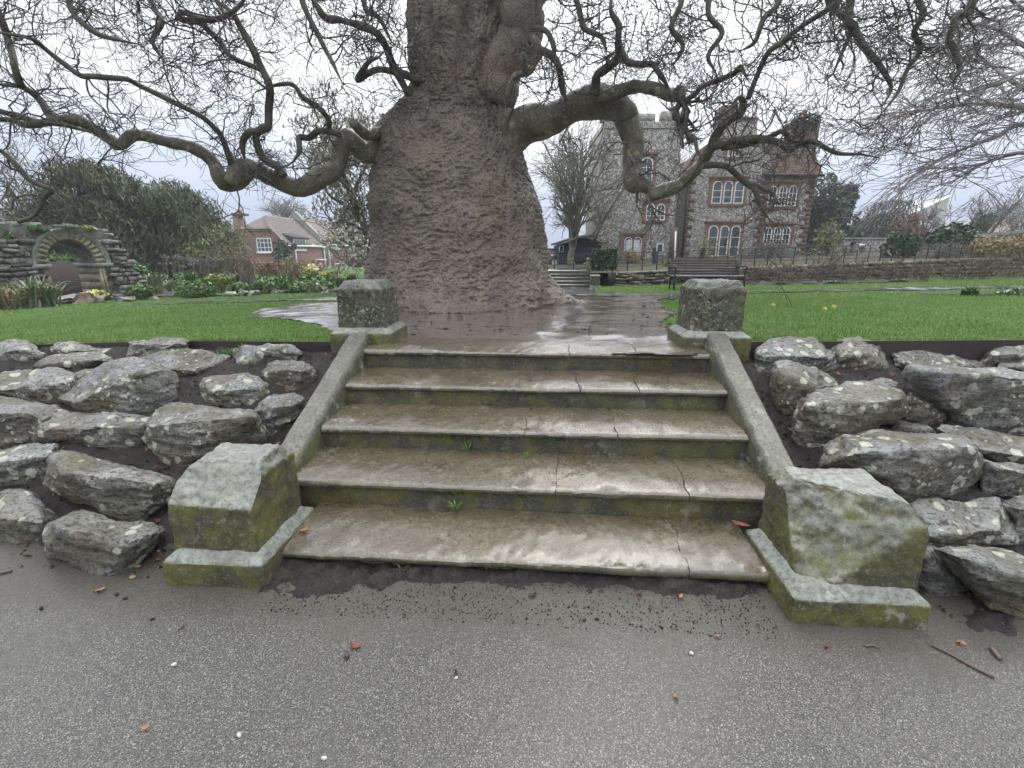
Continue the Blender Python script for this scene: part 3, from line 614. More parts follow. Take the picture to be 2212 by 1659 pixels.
# ------------------------------------------------------------------ rockery stones
def bank_hit(px, py):
    d = ray(px, py); lo, hi = 1.0, 8.0
    def below(m):
        p = ORI + d * m; q = w2l(p)[0]
        if q[1] > BY1: return True
        return q[2] < (bank_z(q[0], q[1]) if q[1] > BY0 else 0)
    for _ in range(50):
        m = (lo + hi) / 2
        if below(m): hi = m
        else: lo = m
    return hi
RN = np.random.default_rng(11)
def rock(label, out, ridge, push=0.0, deep=1.0, seed=0, lay=.5):
    out = np.array(out, float); c = out.mean(0); out = c + (out - c) * 1.07; ymn, ymx = out[:, 1].min(), out[:, 1].max()
    t0 = bank_hit(c[0], min(ymx - (ymx - ymn) * .3, 1330)) - push
    w, h = np.ptp(out[:, 0]) / F * t0, np.ptp(out[:, 1]) / F * t0; dm = deep * math.sqrt(w * h) * .8
    pts = []
    for x, y in out:
        v = (ymx - y) / (ymx - ymn); t = t0 + dm * (-.10 + .42 * v); pts.append(ORI + ray(x, y) * t)
    for x, y in ridge: pts.append(ORI + ray(x, y) * (t0 - dm * .30))
    for x, y in c + (out - c) * .86: pts.append(ORI + ray(x, y) * (t0 + dm * .62))
    bm = hull(pts); refine(bm, max(.02, w / 36), 8, 7000); V, T = bm_vf(bm); V = laplace(V, T, 1, .3)
    N = vnormals(V, T); sd = seed * 13.7; sz = min(1.0, w / .35)
    tl = .35 * math.sin(sd); Vl = np.stack([V[:, 0] * 3, V[:, 1] * 3, (V[:, 2] + tl * V[:, 0]) * 17], 1) + sd
    d = .022 * fbm(V * 4.5 + sd, 2, 1) + .022 * (.45 - np.abs(vn(Vl, 4))) + .012 * (.4 - np.abs(vn(Vl * 2.1 + 3, 5))) + .012 * (.4 - np.abs(vn(V * 13 + sd, 6))) + .006 * fbm(V * 40 + sd, 2, 8)
    V = V + N * (d * sz)[:, None]
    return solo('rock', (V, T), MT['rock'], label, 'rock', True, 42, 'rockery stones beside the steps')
rocks = [
 ('dark rounded rock against the steel edging in the far left corner', [(-25,765),(-5,745),(20,738),(55,735),(70,750),(90,768),(75,790),(20,797),(-20,795)], [(10,760),(60,757)]),
 ('small tan humped rock lying just below the steel edging on the left', [(109,755),(121,745),(154,740),(190,747),(215,755),(195,768),(165,771),(125,766)], [(140,757),(188,758)]),
 ('long low pale-topped rock under the small tan humped one', [(82,792),(97,778),(127,770),(170,768),(206,764),(236,774),(242,783),(212,789),(182,801),(145,807),(115,801),(88,798)], [(105,787),(160,788),(210,778)]),
 ('small flat pale chip of rock between the tan humped rock and the dark upright block', [(207,762),(222,755),(258,756),(266,768),(243,773),(215,771)], [(235,766)]),
 ('dark smooth upright block leaning on the steel edging on the left', [(280,740),(287,737),(350,729),(395,732),(403,738),(403,760),(360,775),(300,785),(281,782)], [(286,744),(345,744),(400,744)]),
 ('flat pale grey slab sloping down from the dark upright block', [(300,783),(330,766),(353,755),(383,755),(414,761),(450,763),(489,772),(471,792),(426,810),(380,816),(335,803)], [(350,797),(420,803)]),
 ('large angular boulder covered in round cream lichen, middle of the left rockery', [(138,861),(224,792),(242,787),(287,784),(342,787),(375,807),(380,828),(369,870),(348,895),(287,901),(221,913),(197,898),(157,876)], [(160,869),(225,860),(264,830),(300,800)], .06),
 ('flat-topped pale slab with a tiny moss tuft at the left edge', [(-20,831),(0,813),(60,800),(121,800),(157,811),(157,843),(145,873),(115,878),(73,870),(-10,865)], [(0,842),(75,847),(90,836),(155,824)], .02),
 ('dark small rock wedged between the mossy-tufted slab and the cream lichen boulder', [(158,807),(182,803),(218,798),(205,825),(175,846),(158,843)], [(165,820)], -.03),
 ('thick brown rock at the left edge below the moss-tufted slab', [(-25,870),(0,868),(45,869),(103,881),(127,889),(110,905),(85,930),(100,955),(45,964),(-20,968)], [(0,893),(60,893),(92,908)], .02),
 ('long rock with a black burnt-looking front under the cream lichen boulder', [(76,922),(85,898),(115,892),(182,895),(218,910),(272,907),(330,901),(318,925),(312,964),(284,976),(212,973),(157,970),(121,961),(85,952)], [(105,930),(200,922),(305,922)], .02),
 ('big flat-topped boulder with a brown front above the left lower pier', [(318,915),(345,890),(375,875),(405,872),(430,882),(462,882),(540,893),(553,907),(565,922),(568,955),(520,972),(465,975),(430,1000),(400,1010),(370,1000),(335,975),(314,945)], [(322,920),(385,932),(440,948),(470,917),(545,899)], .05),
 ('flaky layered yellowish rock above the big flat-topped boulder', [(438,834),(444,819),(474,811),(510,811),(553,817),(571,828),(580,846),(556,870),(547,891),(510,885),(474,881),(447,864)], [(455,845),(530,840)]),
 ('pale flat-topped rock with a notched front, uppermost beside the left ramp', [(503,755),(517,751),(577,746),(632,749),(647,761),(635,780),(601,780),(577,789),(553,804),(517,801),(509,774)], [(520,780),(555,784),(580,764),(577,752)]),
 ('knobbly rock with bright yellow-green moss beside the left ramp', [(571,804),(580,786),(601,781),(650,781),(677,790),(686,813),(668,834),(632,849),(607,843),(586,834)], [(600,803),(655,803)]),
 ('speckled rounded rock right above the left lower pier, against the left ramp', [(547,892),(559,870),(595,855),(632,852),(653,864),(647,895),(620,931),(577,949),(568,931),(556,907)], [(590,882),(630,878)]),
 ('dark wedge rock at the left edge with a few white lichen spots', [(-25,985),(0,975),(60,967),(118,965),(130,985),(105,1035),(60,1042),(-20,1047)], [(0,1000),(50,994),(100,988)], .03),
 ('large bluish-grey rock with scattered white lichen dots left of the lower pier', [(104,1042),(118,987),(139,978),(169,993),(236,1005),(318,1017),(370,1033),(378,1054),(357,1087),(303,1120),(272,1118),(212,1096),(169,1075),(119,1063)], [(135,1020),(205,1050),(300,1050),(340,1045)], .05),
 ('half-buried grey rock at the left edge by the asphalt', [(-25,1085),(18,1068),(54,1072),(91,1108),(121,1120),(112,1151),(85,1181),(54,1184),(-20,1175)], [(10,1122),(90,1130)], .0),
 ('lowest rock of the left rockery, pointed toward the asphalt', [(108,1169),(115,1136),(130,1125),(182,1112),(230,1118),(303,1130),(351,1148),(333,1172),(297,1199),(260,1239),(236,1248),(188,1230),(136,1205),(109,1193)], [(132,1140),(225,1175),(255,1200),(285,1170)], .05),
 ('broad grey slab-topped rock by the upper right pier against the steel edging', [(1633,760),(1646,747),(1659,738),(1711,731),(1752,734),(1773,747),(1794,762),(1804,778),(1801,801),(1763,822),(1669,825),(1646,822)], [(1655,770),(1700,772),(1785,770)]),
 ('grey upright rock with two patches of yellow-green moss on its face', [(1794,760),(1802,747),(1827,739),(1853,738),(1898,745),(1905,765),(1923,804),(1892,806),(1830,804),(1809,799)], [(1815,768),(1890,768),(1905,795)]),
 ('pointed wedge rock with a lichen-speckled left face beside the right ramp', [(1671,858),(1674,804),(1681,787),(1700,783),(1768,796),(1783,814),(1802,832),(1763,843),(1732,866),(1703,910),(1685,895)], [(1683,803),(1733,840),(1765,838)], .03),
 ('large boulder with a flat tilted top and overhanging face, middle of the right rockery', [(1711,926),(1726,882),(1744,858),(1763,843),(1809,835),(1835,827),(1936,845),(1948,858),(1944,895),(1883,931),(1825,938),(1780,975),(1735,958),(1715,945)], [(1740,878),(1790,914),(1830,892),(1942,863)], .07),
 ('low brownish slab half under the steel edging on the right', [(1932,765),(1950,760),(1987,757),(2052,770),(2103,786),(2103,796),(1966,800),(1940,790)], [(1960,785),(2080,793)]),
 ('biggest boulder on the right, smooth yellowish face at the edge of the picture', [(1961,812),(1971,793),(2039,795),(2098,799),(2155,801),(2225,812),(2290,830),(2290,900),(2225,915),(2189,933),(2116,926),(2065,905),(2049,869),(2013,850),(1971,840)], [(1985,803),(2098,806),(2220,822)], .05),
 ('blue-topped rounded rock tucked beside the biggest boulder', [(1948,863),(1974,845),(1997,843),(2044,858),(2062,879),(2062,897),(2028,913),(1997,918),(1956,908),(1943,882)], [(1963,866),(2020,870)], .03),
 ('small creamy yellow stone behind the tilted-top boulder', [(1870,832),(1883,825),(1909,822),(1935,827),(1961,843),(1940,850),(1880,842)], [(1905,835)]),
 ('green-lichened rock against the steel edging at the right edge of the picture', [(2111,788),(2132,762),(2155,744),(2181,740),(2250,742),(2270,790),(2200,800),(2120,798)], [(2145,768),(2220,764)]),
 ('small tan rock on top of the biggest boulder at the right edge', [(2158,798),(2163,787),(2215,778),(2255,786),(2250,806),(2190,806)], [(2195,792)], .05),
 ('long boulder with a mossy top and dark ragged face behind the right lower pier', [(1785,1006),(1796,965),(1829,940),(1879,935),(1976,940),(2041,942),(2078,956),(2114,988),(2114,1025),(2087,1052),(2041,1066),(1981,1094),(1939,1075),(1861,1015)], [(1850,980),(1980,1005),(2045,968),(2095,970)], .08),
 ('sloping flat slab with white lichen under the biggest boulder', [(2031,928),(2041,921),(2133,933),(2225,955),(2285,975),(2280,1010),(2170,1004),(2114,988),(2068,946)], [(2115,970),(2220,988)], .05),
 ('dark hollow-sided rock at the right edge below the sloping slab', [(2114,990),(2160,1002),(2225,1004),(2280,1010),(2280,1070),(2170,1071),(2124,1057)], [(2165,1012),(2230,1020)], .05),
 ('slab with a big white lichen sheet right beside the lower pier', [(1978,1094),(2018,1085),(2064,1082),(2151,1080),(2165,1108),(2193,1172),(2087,1177),(1995,1181)], [(1995,1160),(2060,1150),(2160,1145)], .07),
 ('greenish rock at the foot of the right lower pier', [(1966,1228),(1985,1186),(2018,1184),(2068,1237),(2087,1274),(2050,1297),(2013,1290)], [(1992,1200),(2040,1250)], .03),
 ('large dark rock by the asphalt at the right edge of the picture', [(2028,1190),(2110,1184),(2170,1215),(2255,1232),(2290,1330),(2230,1345),(2147,1311),(2105,1262)], [(2090,1210),(2165,1245),(2240,1262)], .06),
 ('tall dark rock at the right edge beside the white-lichen slab', [(2168,1090),(2207,1078),(2270,1072),(2290,1160),(2235,1178),(2193,1168)], [(2200,1100),(2250,1100)], .03),
 ('grey wedge stone under the tilted-top boulder', [(1937,908),(1953,911),(2008,926),(2028,940),(1961,946),(1915,940)], [(1955,920),(2000,932)], .0),
 ('mossy stone at the right edge above the sloping slab', [(2180,935),(2225,915),(2290,905),(2290,960),(2225,958)], [(2230,930)], .0),
]
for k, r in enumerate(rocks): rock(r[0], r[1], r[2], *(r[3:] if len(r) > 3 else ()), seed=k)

# ------------------------------------------------------------------ the great plane tree
TY = 8.15                                               # distance of the trunk's axis
sil = [(-60, 893, 1120), (0, 891, 1112), (60, 890, 1104), (120, 887, 1098), (185, 884, 1088), (225, 868, 1090), (260, 848, 1098), (300, 832, 1122), (350, 820, 1140), (400, 810, 1155),
       (450, 806, 1166), (500, 803, 1174), (550, 801, 1179), (590, 800, 1186), (612, 798, 1196), (630, 796, 1210), (645, 795, 1222)]
prof = []
for y, xl, xr in sil:
    L, R = at(xl, y, TY), at(xr, y, TY); prof.append((L[2], (L[0] + R[0]) / 2, (R[0] - L[0]) / 2 * .975))
prof.append((9.5, prof[0][1] - .1, prof[0][2] * .82)); prof.sort()
PZ, PC, PR = (np.array(v) for v in zip(*prof))
tree_base = np.array([np.interp(0, PZ, PC), TY, float(G(0, TY))])
tree = thing('plane_tree', 'enormous old plane tree with a hugely swollen rugged trunk and contorted bare limbs', 'tree', tree_base)
nth = 420; zz = np.concatenate([np.arange(-.1, 5.2, .0125), np.linspace(5.25, 9.5, 60)]); nz = len(zz)
# finer towards the side seen
u = np.linspace(0, 1, nth, endpoint=False); th = 2 * PI * u + .55 * np.sin(2 * PI * u + PI / 2 + PI) * 0 - PI / 2
TH, ZZ = np.meshgrid(th, zz, indexing='ij'); rr = np.interp(ZZ, PZ, PR); cc = np.interp(ZZ, PZ, PC)
hz = ZZ - .55
rr = rr + (.10 * np.cos(5 * TH + .6) + .08 * np.cos(8 * TH + 2) + .05 * np.cos(13 * TH)) * np.exp(-np.clip(hz, 0, 9) / .28)
P0 = np.stack([cc + rr * np.cos(TH), TY + rr * np.sin(TH), ZZ], -1).reshape(-1, 3)
q = P0.copy(); lumps = fbm(q * 1.1, 3, 21) * .085 + fbm(q * 2.6, 2, 25) * .045
warp = np.stack([fbm(q * 3, 2, s) for s in (31, 32, 33)], 1) * .07
qq = (q + warp)
upz = sstep(3.0, 4.0, P0[:, 2])
qa = qq * np.stack([np.full(len(q), 10.0), np.full(len(q), 10.0), 13.0 - 8 * upz], 1)
rid = 1 - np.abs(vn(qa, 41)) * 2.2; rid2 = 1 - np.abs(vn(qa * 2.2 + 7, 43)) * 2
fine = 1 - 2 * np.abs(vn(qq * 27, 45)) + .6 * vn(qq * 52, 46)
disp = lumps + .016 * rid + .017 * rid2 + .014 * fine
thv = TH.reshape(-1); ang = lambda a, w: np.exp(-(((thv - a + PI) % (2 * PI) - PI) / w) ** 2)
front = -PI / 2
disp += -.20 * ang(front + .22, .16) * sstep(3.5, 4.4, P0[:, 2]) - .12 * ang(front - .55, .12) * sstep(3.9, 4.6, P0[:, 2])
disp += .10 * ang(front + .75, .3) * np.exp(-((P0[:, 2] - 1.0) / .18) ** 2) + .09 * ang(front + .1, .25) * np.exp(-((P0[:, 2] - .72) / .12) ** 2)
collar = .07 * np.exp(-((P0[:, 2] - np.interp(0, [0], [3.55]) - .12 * np.sin(3 * thv)) / .16) ** 2); disp += collar
nrm = np.stack([np.cos(thv), np.sin(thv), np.full(len(thv), -.1)], 1)
V = P0 + nrm * disp[:, None]
Fq = grid_faces(nth, nz); i0 = (nth - 1) * nz; j = np.arange(nz - 1)
Fq = np.concatenate([Fq, np.stack([i0 + j, j, j + 1, i0 + j + 1], 1)])
part('trunk', (V, Fq), MT['bark'], tree, True)
RT = np.random.default_rng(3)
# shallow roots that break the mud at the foot
for pth, r in (([(1200, 632), (1228, 644), (1250, 652), (1272, 656)], .06), ([(1195, 640), (1215, 652), (1230, 660)], .05), ([(1010, 655), (990, 668), (965, 682), (955, 690)], .055), ([(880, 650), (868, 658), (850, 664)], .06)):
    P = np.array([gp(*p) for p in pth]); P[:, 2] += np.linspace(.04, -.02, len(P)); P = smooth_path(P, 4)
    part('root', tube(P, np.linspace(r, r * .4, len(P)) * (1 + .2 * RT.normal(size=len(P))), 7), MT['bark'], tree, True)

limb_paths = []                                         # (points, radii) in metres, seeds for the twigs
def limb(px, Y0, Y1, rough=.12, mat='limb', k=10, name='limb', seeds=True, taper=True):
    n = len(px); P = []; R = []
    for i, (x, y, r) in enumerate(px):
        Y = Y0 + (Y1 - Y0) * i / max(1, n - 1) + (RT.normal() * rough * .35 if 0 < i else 0); p = at(x, y, Y); P.append(p); R.append(r / F * Y)
    Q = smooth_path(P, 5); Rr = np.interp(np.linspace(0, n - 1, len(Q)), np.arange(n), R)
    Rr = Rr * (1 + .10 * vn(Q * 3.5, 5) + .05 * vn(Q * 9, 6)); 
    if taper: Rr = Rr * np.interp(np.linspace(0, 1, len(Q)), [0, .8, 1], [1, 1, .35])
    if R[0] > .12: Rr = Rr * (1 + .35 * np.exp(-np.arange(len(Q)) / 4))
    Q = Q + .25 * Rr[:, None] * np.stack([vn(Q * 4, s) for s in (1, 2, 3)], 1)
    Vt, T = tube(Q, Rr, k if R[0] > .03 else 6)
    if R[0] > .06: Vt = Vt + .012 * np.stack([fbm(Vt * 9, 3, s) for s in (7, 8, 9)], 1)
    part(name, (Vt, T), MT['branch' if mat == 'limb' and R[0] < .085 else mat], tree, True)
    if seeds: limb_paths.append((Q, Rr))
    return Q
# left side
limb([(850, 292, 26), (832, 296, 22), (815, 320, 20), (795, 330, 19), (772, 308, 18), (752, 298, 19), (737, 322, 18), (725, 360, 18), (700, 383, 18), (640, 404, 17), (590, 385, 16), (545, 364, 17), (520, 382, 19), (495, 395, 18), (478, 384, 16), (460, 350, 13), (425, 325, 12), (370, 309, 11), (295, 291, 11), (258, 312, 11), (235, 300, 10), (190, 270, 10), (155, 258, 10), (117, 257, 9), (85, 217, 8), (45, 187, 7), (0, 182, 6), (-70, 160, 5), (-160, 170, 4)], 7.95, 6.3, .08)
limb([(500, 395, 17), (515, 362, 16), (535, 355, 15), (548, 368, 13)], 6.95, 7.0, .02, seeds=False, name='burr', taper=False)
limb([(117, 258, 8), (60, 270, 6), (25, 260, 5), (-40, 262, 4), (-120, 290, 3)], 6.4, 6.1)
limb([(45, 187, 7), (33, 147, 6), (20, 97, 6), (7, 50, 5), (-10, 0, 4), (-20, -60, 4)], 6.3, 6.3)
limb([(500, 355, 6), (480, 300, 5), (460, 273, 5), (433, 250, 5), (367, 217, 5), (300, 183, 5), (267, 170, 5), (200, 165, 5), (173, 163, 5), (143, 140, 5), (100, 107, 4), (67, 83, 4), (0, 70, 4), (-80, 40, 3)], 6.9, 6.2)
limb([(613, 382, 8), (600, 360, 8), (577, 347, 8), (560, 327, 8), (553, 293, 7), (567, 280, 8), (580, 273, 7), (582, 233, 7), (582, 187, 7), (567, 150, 7), (540, 97, 6), (520, 60, 6), (500, 27, 5), (467, 0, 5), (430, -50, 4)], 7.1, 6.8)
limb([(580, 273, 6), (560, 283, 7), (537, 287, 7), (523, 310, 6), (527, 343, 5)], 7.05, 6.95)
limb([(737, 290, 7), (713, 284, 6), (687, 283, 6), (667, 297, 6), (647, 297, 6), (647, 327, 5), (633, 350, 5)], 7.4, 7.2)
limb([(710, 284, 5), (710, 257, 5), (687, 233, 5), (653, 210, 5), (633, 183, 4), (600, 183, 4), (560, 195, 3)], 7.4, 7.0)
limb([(563, 150, 5), (500, 123, 5), (477, 93, 5), (450, 65, 5), (433, 47, 6), (390, 43, 5), (397, 27, 5), (443, 43, 5), (483, 37, 5), (520, 10, 5), (540, -40, 5)], 6.9, 6.6)
limb([(905, 172, 9), (884, 165, 8), (854, 147, 8), (837, 107, 7), (824, 83, 7), (800, 63, 7), (737, 43, 6), (703, 37, 6), (677, 0, 5), (640, -50, 4)], 7.5, 6.9)
limb([(890, 205, 8), (879, 197, 7), (864, 170, 7), (850, 155, 6), (817, 150, 6), (795, 160, 6), (774, 173, 6), (785, 152, 5), (797, 133, 6), (820, 123, 6)], 7.5, 7.0)
limb([(850, 288, 14), (835, 284, 12), (800, 291, 11), (780, 280, 11), (765, 265, 10)], 7.8, 7.3, .02, seeds=False, name='stub', taper=False)
limb([(40, 480, 4), (75, 465, 4), (95, 430, 5), (110, 410, 5), (85, 400, 4), (60, 385, 5), (30, 350, 5), (0, 325, 5), (-40, 310, 4)], 6.4, 6.2)
limb([(0, 240, 5), (60, 258, 5), (105, 265, 5), (150, 272, 4), (210, 290, 3)], 6.2, 6.5)
# right side
limb([(1070, 285, 44), (1098, 283, 38), (1125, 278, 33), (1164, 265, 33), (1204, 250, 29), (1237, 233, 28), (1277, 225, 31), (1317, 228, 30), (1345, 245, 25), (1358, 266, 23), (1367, 300, 20), (1368, 333, 18), (1364, 367, 17), (1364, 393, 17), (1390, 403, 16), (1406, 413, 15), (1402, 433, 12), (1406, 446, 7)], 8.0, 6.85, .06, k=16)
limb([(1404, 425, 14), (1440, 411, 13), (1474, 397, 12), (1500, 373, 12), (1517, 350, 11), (1534, 327, 11), (1547, 296, 10), (1560, 275, 9), (1580, 258, 8), (1600, 245, 7), (1608, 222, 7), (1597, 210, 6), (1584, 225, 5)], 6.9, 6.4)
limb([(1541, 320, 8), (1570, 310, 7), (1587, 303, 7), (1634, 300, 7), (1681, 307, 6), (1707, 323, 7), (1721, 310, 6), (1757, 307, 5), (1807, 330, 4), (1857, 333, 4), (1895, 340, 3)], 6.5, 6.2)
limb([(1521, 357, 7), (1550, 356, 6), (1574, 363, 6), (1607, 393, 6), (1631, 410, 6), (1641, 443, 5), (1661, 473, 4)], 6.6, 6.3)
limb([(1607, 393, 4), (1630, 400, 4), (1668, 420, 4), (1672, 440, 3), (1650, 470, 3)], 6.5, 6.3)
limb([(1560, 320, 6), (1590, 316, 6), (1640, 306, 6), (1675, 290, 5), (1690, 285, 5), (1705, 300, 5), (1712, 318, 4)], 6.6, 6.4)
limb([(1308, 212, 17), (1327, 203, 13), (1364, 190, 12), (1395, 192, 12), (1420, 197, 12), (1454, 207, 13), (1467, 196, 11), (1470, 215, 9)], 7.25, 6.6, .03, taper=False)
limb([(1464, 210, 5), (1474, 217, 5), (1500, 205, 5), (1517, 187, 5), (1567, 167, 5), (1588, 157, 5), (1601, 143, 4), (1612, 165, 4)], 6.6, 6.3)
limb([(1283, 205, 11), (1287, 185, 9), (1290, 163, 8), (1310, 147, 8), (1337, 120, 8), (1334, 93, 7), (1337, 57, 6), (1320, 20, 5), (1325, -40, 5)], 7.2, 6.8)
limb([(1340, 103, 6), (1354, 133, 6), (1387, 140, 6), (1410, 140, 5), (1430, 167, 5), (1447, 197, 4)], 7.0, 6.7)
limb([(1060, 215, 34), (1085, 150, 36), (1112, 85, 38), (1130, 30, 40), (1142, -40, 40), (1160, -140, 36), (1200, -260, 30), (1300, -420, 22)], 7.9, 7.4, .03, mat='bark', k=16, name='fork', seeds=False, taper=False)
limb([(1108, 40, 14), (1128, 62, 11), (1150, 83, 9), (1164, 110, 8), (1158, 130, 7), (1150, 147, 7), (1137, 157, 7), (1114, 163, 6), (1100, 180, 5), (1092, 205, 4)], 7.75, 7.2)
limb([(1164, 108, 7), (1180, 113, 7), (1194, 122, 7), (1205, 140, 6), (1210, 160, 6), (1217, 197, 6), (1225, 220, 6)], 7.0, 7.1)
limb([(1150, 60, 6), (1180, 67, 5), (1197, 103, 5), (1192, 125, 5)], 7.2, 7.0)
limb([(1137, 157, 6), (1128, 135, 6), (1130, 118, 5), (1146, 140, 4)], 7.0, 6.9)
limb([(1617, 213, 5), (1641, 150, 5), (1661, 110, 5), (1694, 87, 5), (1741, 50, 5), (1800, 10, 5), (1850, -40, 4)], 6.4, 6.2)
limb([(1840, -60, 7), (1837, 0, 7), (1831, 43, 7), (1847, 67, 7), (1874, 110, 6), (1900, 140, 5), (1925, 190, 4), (1905, 230, 4)], 6.4, 6.0)
limb([(1770, -60, 6), (1790, 0, 6), (1814, 30, 5), (1840, 60, 5), (1820, 110, 4), (1800, 160, 4)], 6.5, 6.2)
limb([(2130, -70, 7), (2101, 0, 7), (2091, 27, 7), (2065, 32, 6), (2057, 60, 6), (2048, 90, 6), (2064, 110, 6), (2074, 150, 5), (2060, 175, 5)], 6.2, 5.9)
limb([(1960, -60, 6), (1985, 5, 6), (1994, 30, 5), (1975, 70, 5), (1990, 105, 5), (1960, 150, 4), (1940, 200, 4), (1900, 250, 3)], 6.2, 6.0)
limb([(1230, -50, 6), (1250, 20, 5), (1262, 60, 5), (1300, 80, 5), (1310, 110, 4)], 7.0, 6.8)
limb([(1480, -50, 6), (1470, 10, 5), (1450, 60, 5), (1475, 100, 4), (1455, 140, 4)], 6.9, 6.6)
limb([(1540, -40, 6), (1530, 30, 5), (1560, 70, 5), (1530, 120, 4), (1548, 160, 3)], 6.6, 6.4)
limb([(1690, -50, 6), (1680, 10, 5), (1650, 40, 5), (1630, 90, 4), (1600, 110, 3)], 6.5, 6.3)
limb([(300, -50, 6), (330, 10, 5), (350, 50, 5), (330, 90, 4), (360, 140, 3)], 6.7, 6.4)
limb([(640, -50, 6), (660, 20, 5), (690, 80, 5), (715, 130, 4), (740, 180, 3)], 7.0, 6.8)
limb([(170, -50, 6), (150, 10, 5), (190, 60, 5), (230, 80, 4), (300, 95, 3)], 6.5, 6.2)
limb([(780, -40, 5), (790, 20, 5), (820, 40, 4), (845, 90, 4)], 7.4, 7.2)

def grow(rng, p, d, L, r, lev, out, step=.10, wig=.38, kink=.16, up=.0, nb=(2, 4), ratio=(.4, .75), ang=(.5, 1.2), rmin=.004, flat=1.0):
    n = max(2, int(L / step)); pts = [p]; ds = []; d = d / (np.linalg.norm(d) + 1e-9)
    for i in range(n):
        d = d + wig * rng.normal(size=3) * (1, flat, 1) + (0, 0, up)
        if rng.random() < kink: d = d + 1.0 * rng.normal(size=3) * (1, flat, 1)
        d = d / (np.linalg.norm(d) + 1e-9); p = p + d * step * (.7 + .6 * rng.random()); pts.append(p); ds.append(d)
    R = np.linspace(r, max(rmin, r * .5), len(pts)); out.append((np.array(pts), R))
    if lev > 0:
        for _ in range(rng.integers(nb[0], nb[1] + 1)):
            i = rng.integers(max(1, len(pts) // 5), len(pts)); b = rng.normal(size=3); dd = ds[min(i, len(ds) - 1)]; b -= dd * (b @ dd); b /= np.linalg.norm(b) + 1e-9
            a = rng.uniform(*ang); nd = dd * math.cos(a) + b * math.sin(a)
            grow(rng, pts[i], nd, L * rng.uniform(*ratio), max(rmin, R[i] * .7), lev - 1, out, step, wig, kink, up, nb, ratio, ang, rmin, flat)
def twigs_mesh(out, k=3):
    VV, FF, n = [], [], 0
    for P, R in out:
        if len(P) < 2: continue
        V_, T_ = tube(P, R, k, cap=False); VV.append(V_); FF.append(T_ + n); n += len(V_)
    return np.concatenate(VV), np.concatenate(FF)
out = []; rg = np.random.default_rng(77)
for Q, Rr in limb_paths:
    Ls = np.linalg.norm(np.diff(Q, axis=0), axis=1).sum(); thick = Rr[0] > .055
    for _ in range(3): grow(rg, Q[-1], (Q[-1] - Q[-3]) / np.linalg.norm(Q[-1] - Q[-3]) + .5 * rg.normal(size=3), rg.uniform(.5, 1.1), max(.007, Rr[-1] * .8), 2, out, .085, .30, .26, .0, (3, 5), (.35, .75), (.6, 1.25), .0032)
    for _ in range(int(Ls / (.20 if not thick else .30))):
        i = rg.integers(1, len(Q))
        if Rr[i] > .15: continue
        t = Q[min(i + 1, len(Q) - 1)] - Q[i - 1]; t /= np.linalg.norm(t) + 1e-9; b = rg.normal(size=3) + (0, 0, .35 if not thick else .75); b -= t * (b @ t); b /= np.linalg.norm(b) + 1e-9
        d = b * .9 + t * .5
        grow(rg, Q[i], d, rg.uniform(.45, 1.2), min(.012, max(.0055, Rr[i] * .4)), 2, out, .085, .30, .26, .01, (3, 5), (.35, .75), (.6, 1.25), .0032)
part('twigs', twigs_mesh(out), MT['twig'], tree, True, kind='stuff')
# long pendulous shoots of the outer crown, rooted on limbs above the picture
out = []
for _ in range(128):
    side = rg.random() < .42
    x = rg.uniform(-120, 820) if side else rg.uniform(1180, 2130); y = rg.uniform(-260, 40); Y = rg.uniform(5.6, 8.2) if x < 1900 else rg.uniform(5.4, 7)
    p = at(x, y, Y)
    grow(rg, p, np.array([rg.normal() * .7, rg.normal() * .4, -.6]), rg.uniform(.8, 1.9 if x > 1180 else 1.4), .0105, 3, out, .09, .28, .26, -.02, (2, 4), (.4, .75), (.6, 1.2), .0032)
for _ in range(46):                                     # thicker scaffold above the picture that carries them
    x = rg.uniform(-150, 2300); p = at(x, rg.uniform(-330, -60), rg.uniform(6, 8.5)); 
    a = np.array([PC[-1], TY, rg.uniform(5.6, 8.5)]); Q = smooth_path([a, a * .6 + p * .4 + rg.normal(size=3) * .3 + (0, 0, .5), a * .25 + p * .75 + rg.normal(size=3) * .3 + (0, 0, .3), p], 6)
    out.append((Q, np.linspace(.09, .02, len(Q))))
part('outer_shoots', twigs_mesh(out, 3), MT['twig'], tree, True, kind='stuff')
se = [P[-1] for P, R in out if len(P) < 12]; se = [se[i] for i in rg.choice(len(se), 260, replace=False)]
O6 = np.array([(1, 0, 0), (0, 1, 0), (-1, 0, 0), (0, -1, 0), (0, 0, 1), (0, 0, -1)], float); T6 = np.array([(0, 1, 4), (1, 2, 4), (2, 3, 4), (3, 0, 4), (1, 0, 5), (2, 1, 5), (3, 2, 5), (0, 3, 5)])
part('seed_balls', join([(c + (0, 0, -.03) + O6 * .016, T6) for c in se]), MT['twig'], tree, True, kind='stuff')
# young shoots on the trunk
out = []
for x, y in ((905, 190), (930, 215), (960, 200), (985, 225), (1010, 205), (1040, 215), (1065, 235), (1000, 190), (950, 235), (1080, 260), (1050, 190), (920, 235)):
    z = at(x, y, TY)[2]; X_ = at(x, y, TY - 1.0)[0]; r_ = np.interp(z, PZ, PR); c_ = np.interp(z, PZ, PC); yy = TY - math.sqrt(max(.02, r_ ** 2 - (X_ - c_) ** 2))
    grow(rg, np.array([X_, yy, z]), np.array([rg.normal() * .8, -.7, .35]), rg.uniform(.4, .8), .007, 2, out, .08, .3, .2, 0, (2, 3), (.4, .7), (.5, 1.1), .003)
part('shoots', twigs_mesh(out), MT['brown_twig'], tree, True, kind='stuff')

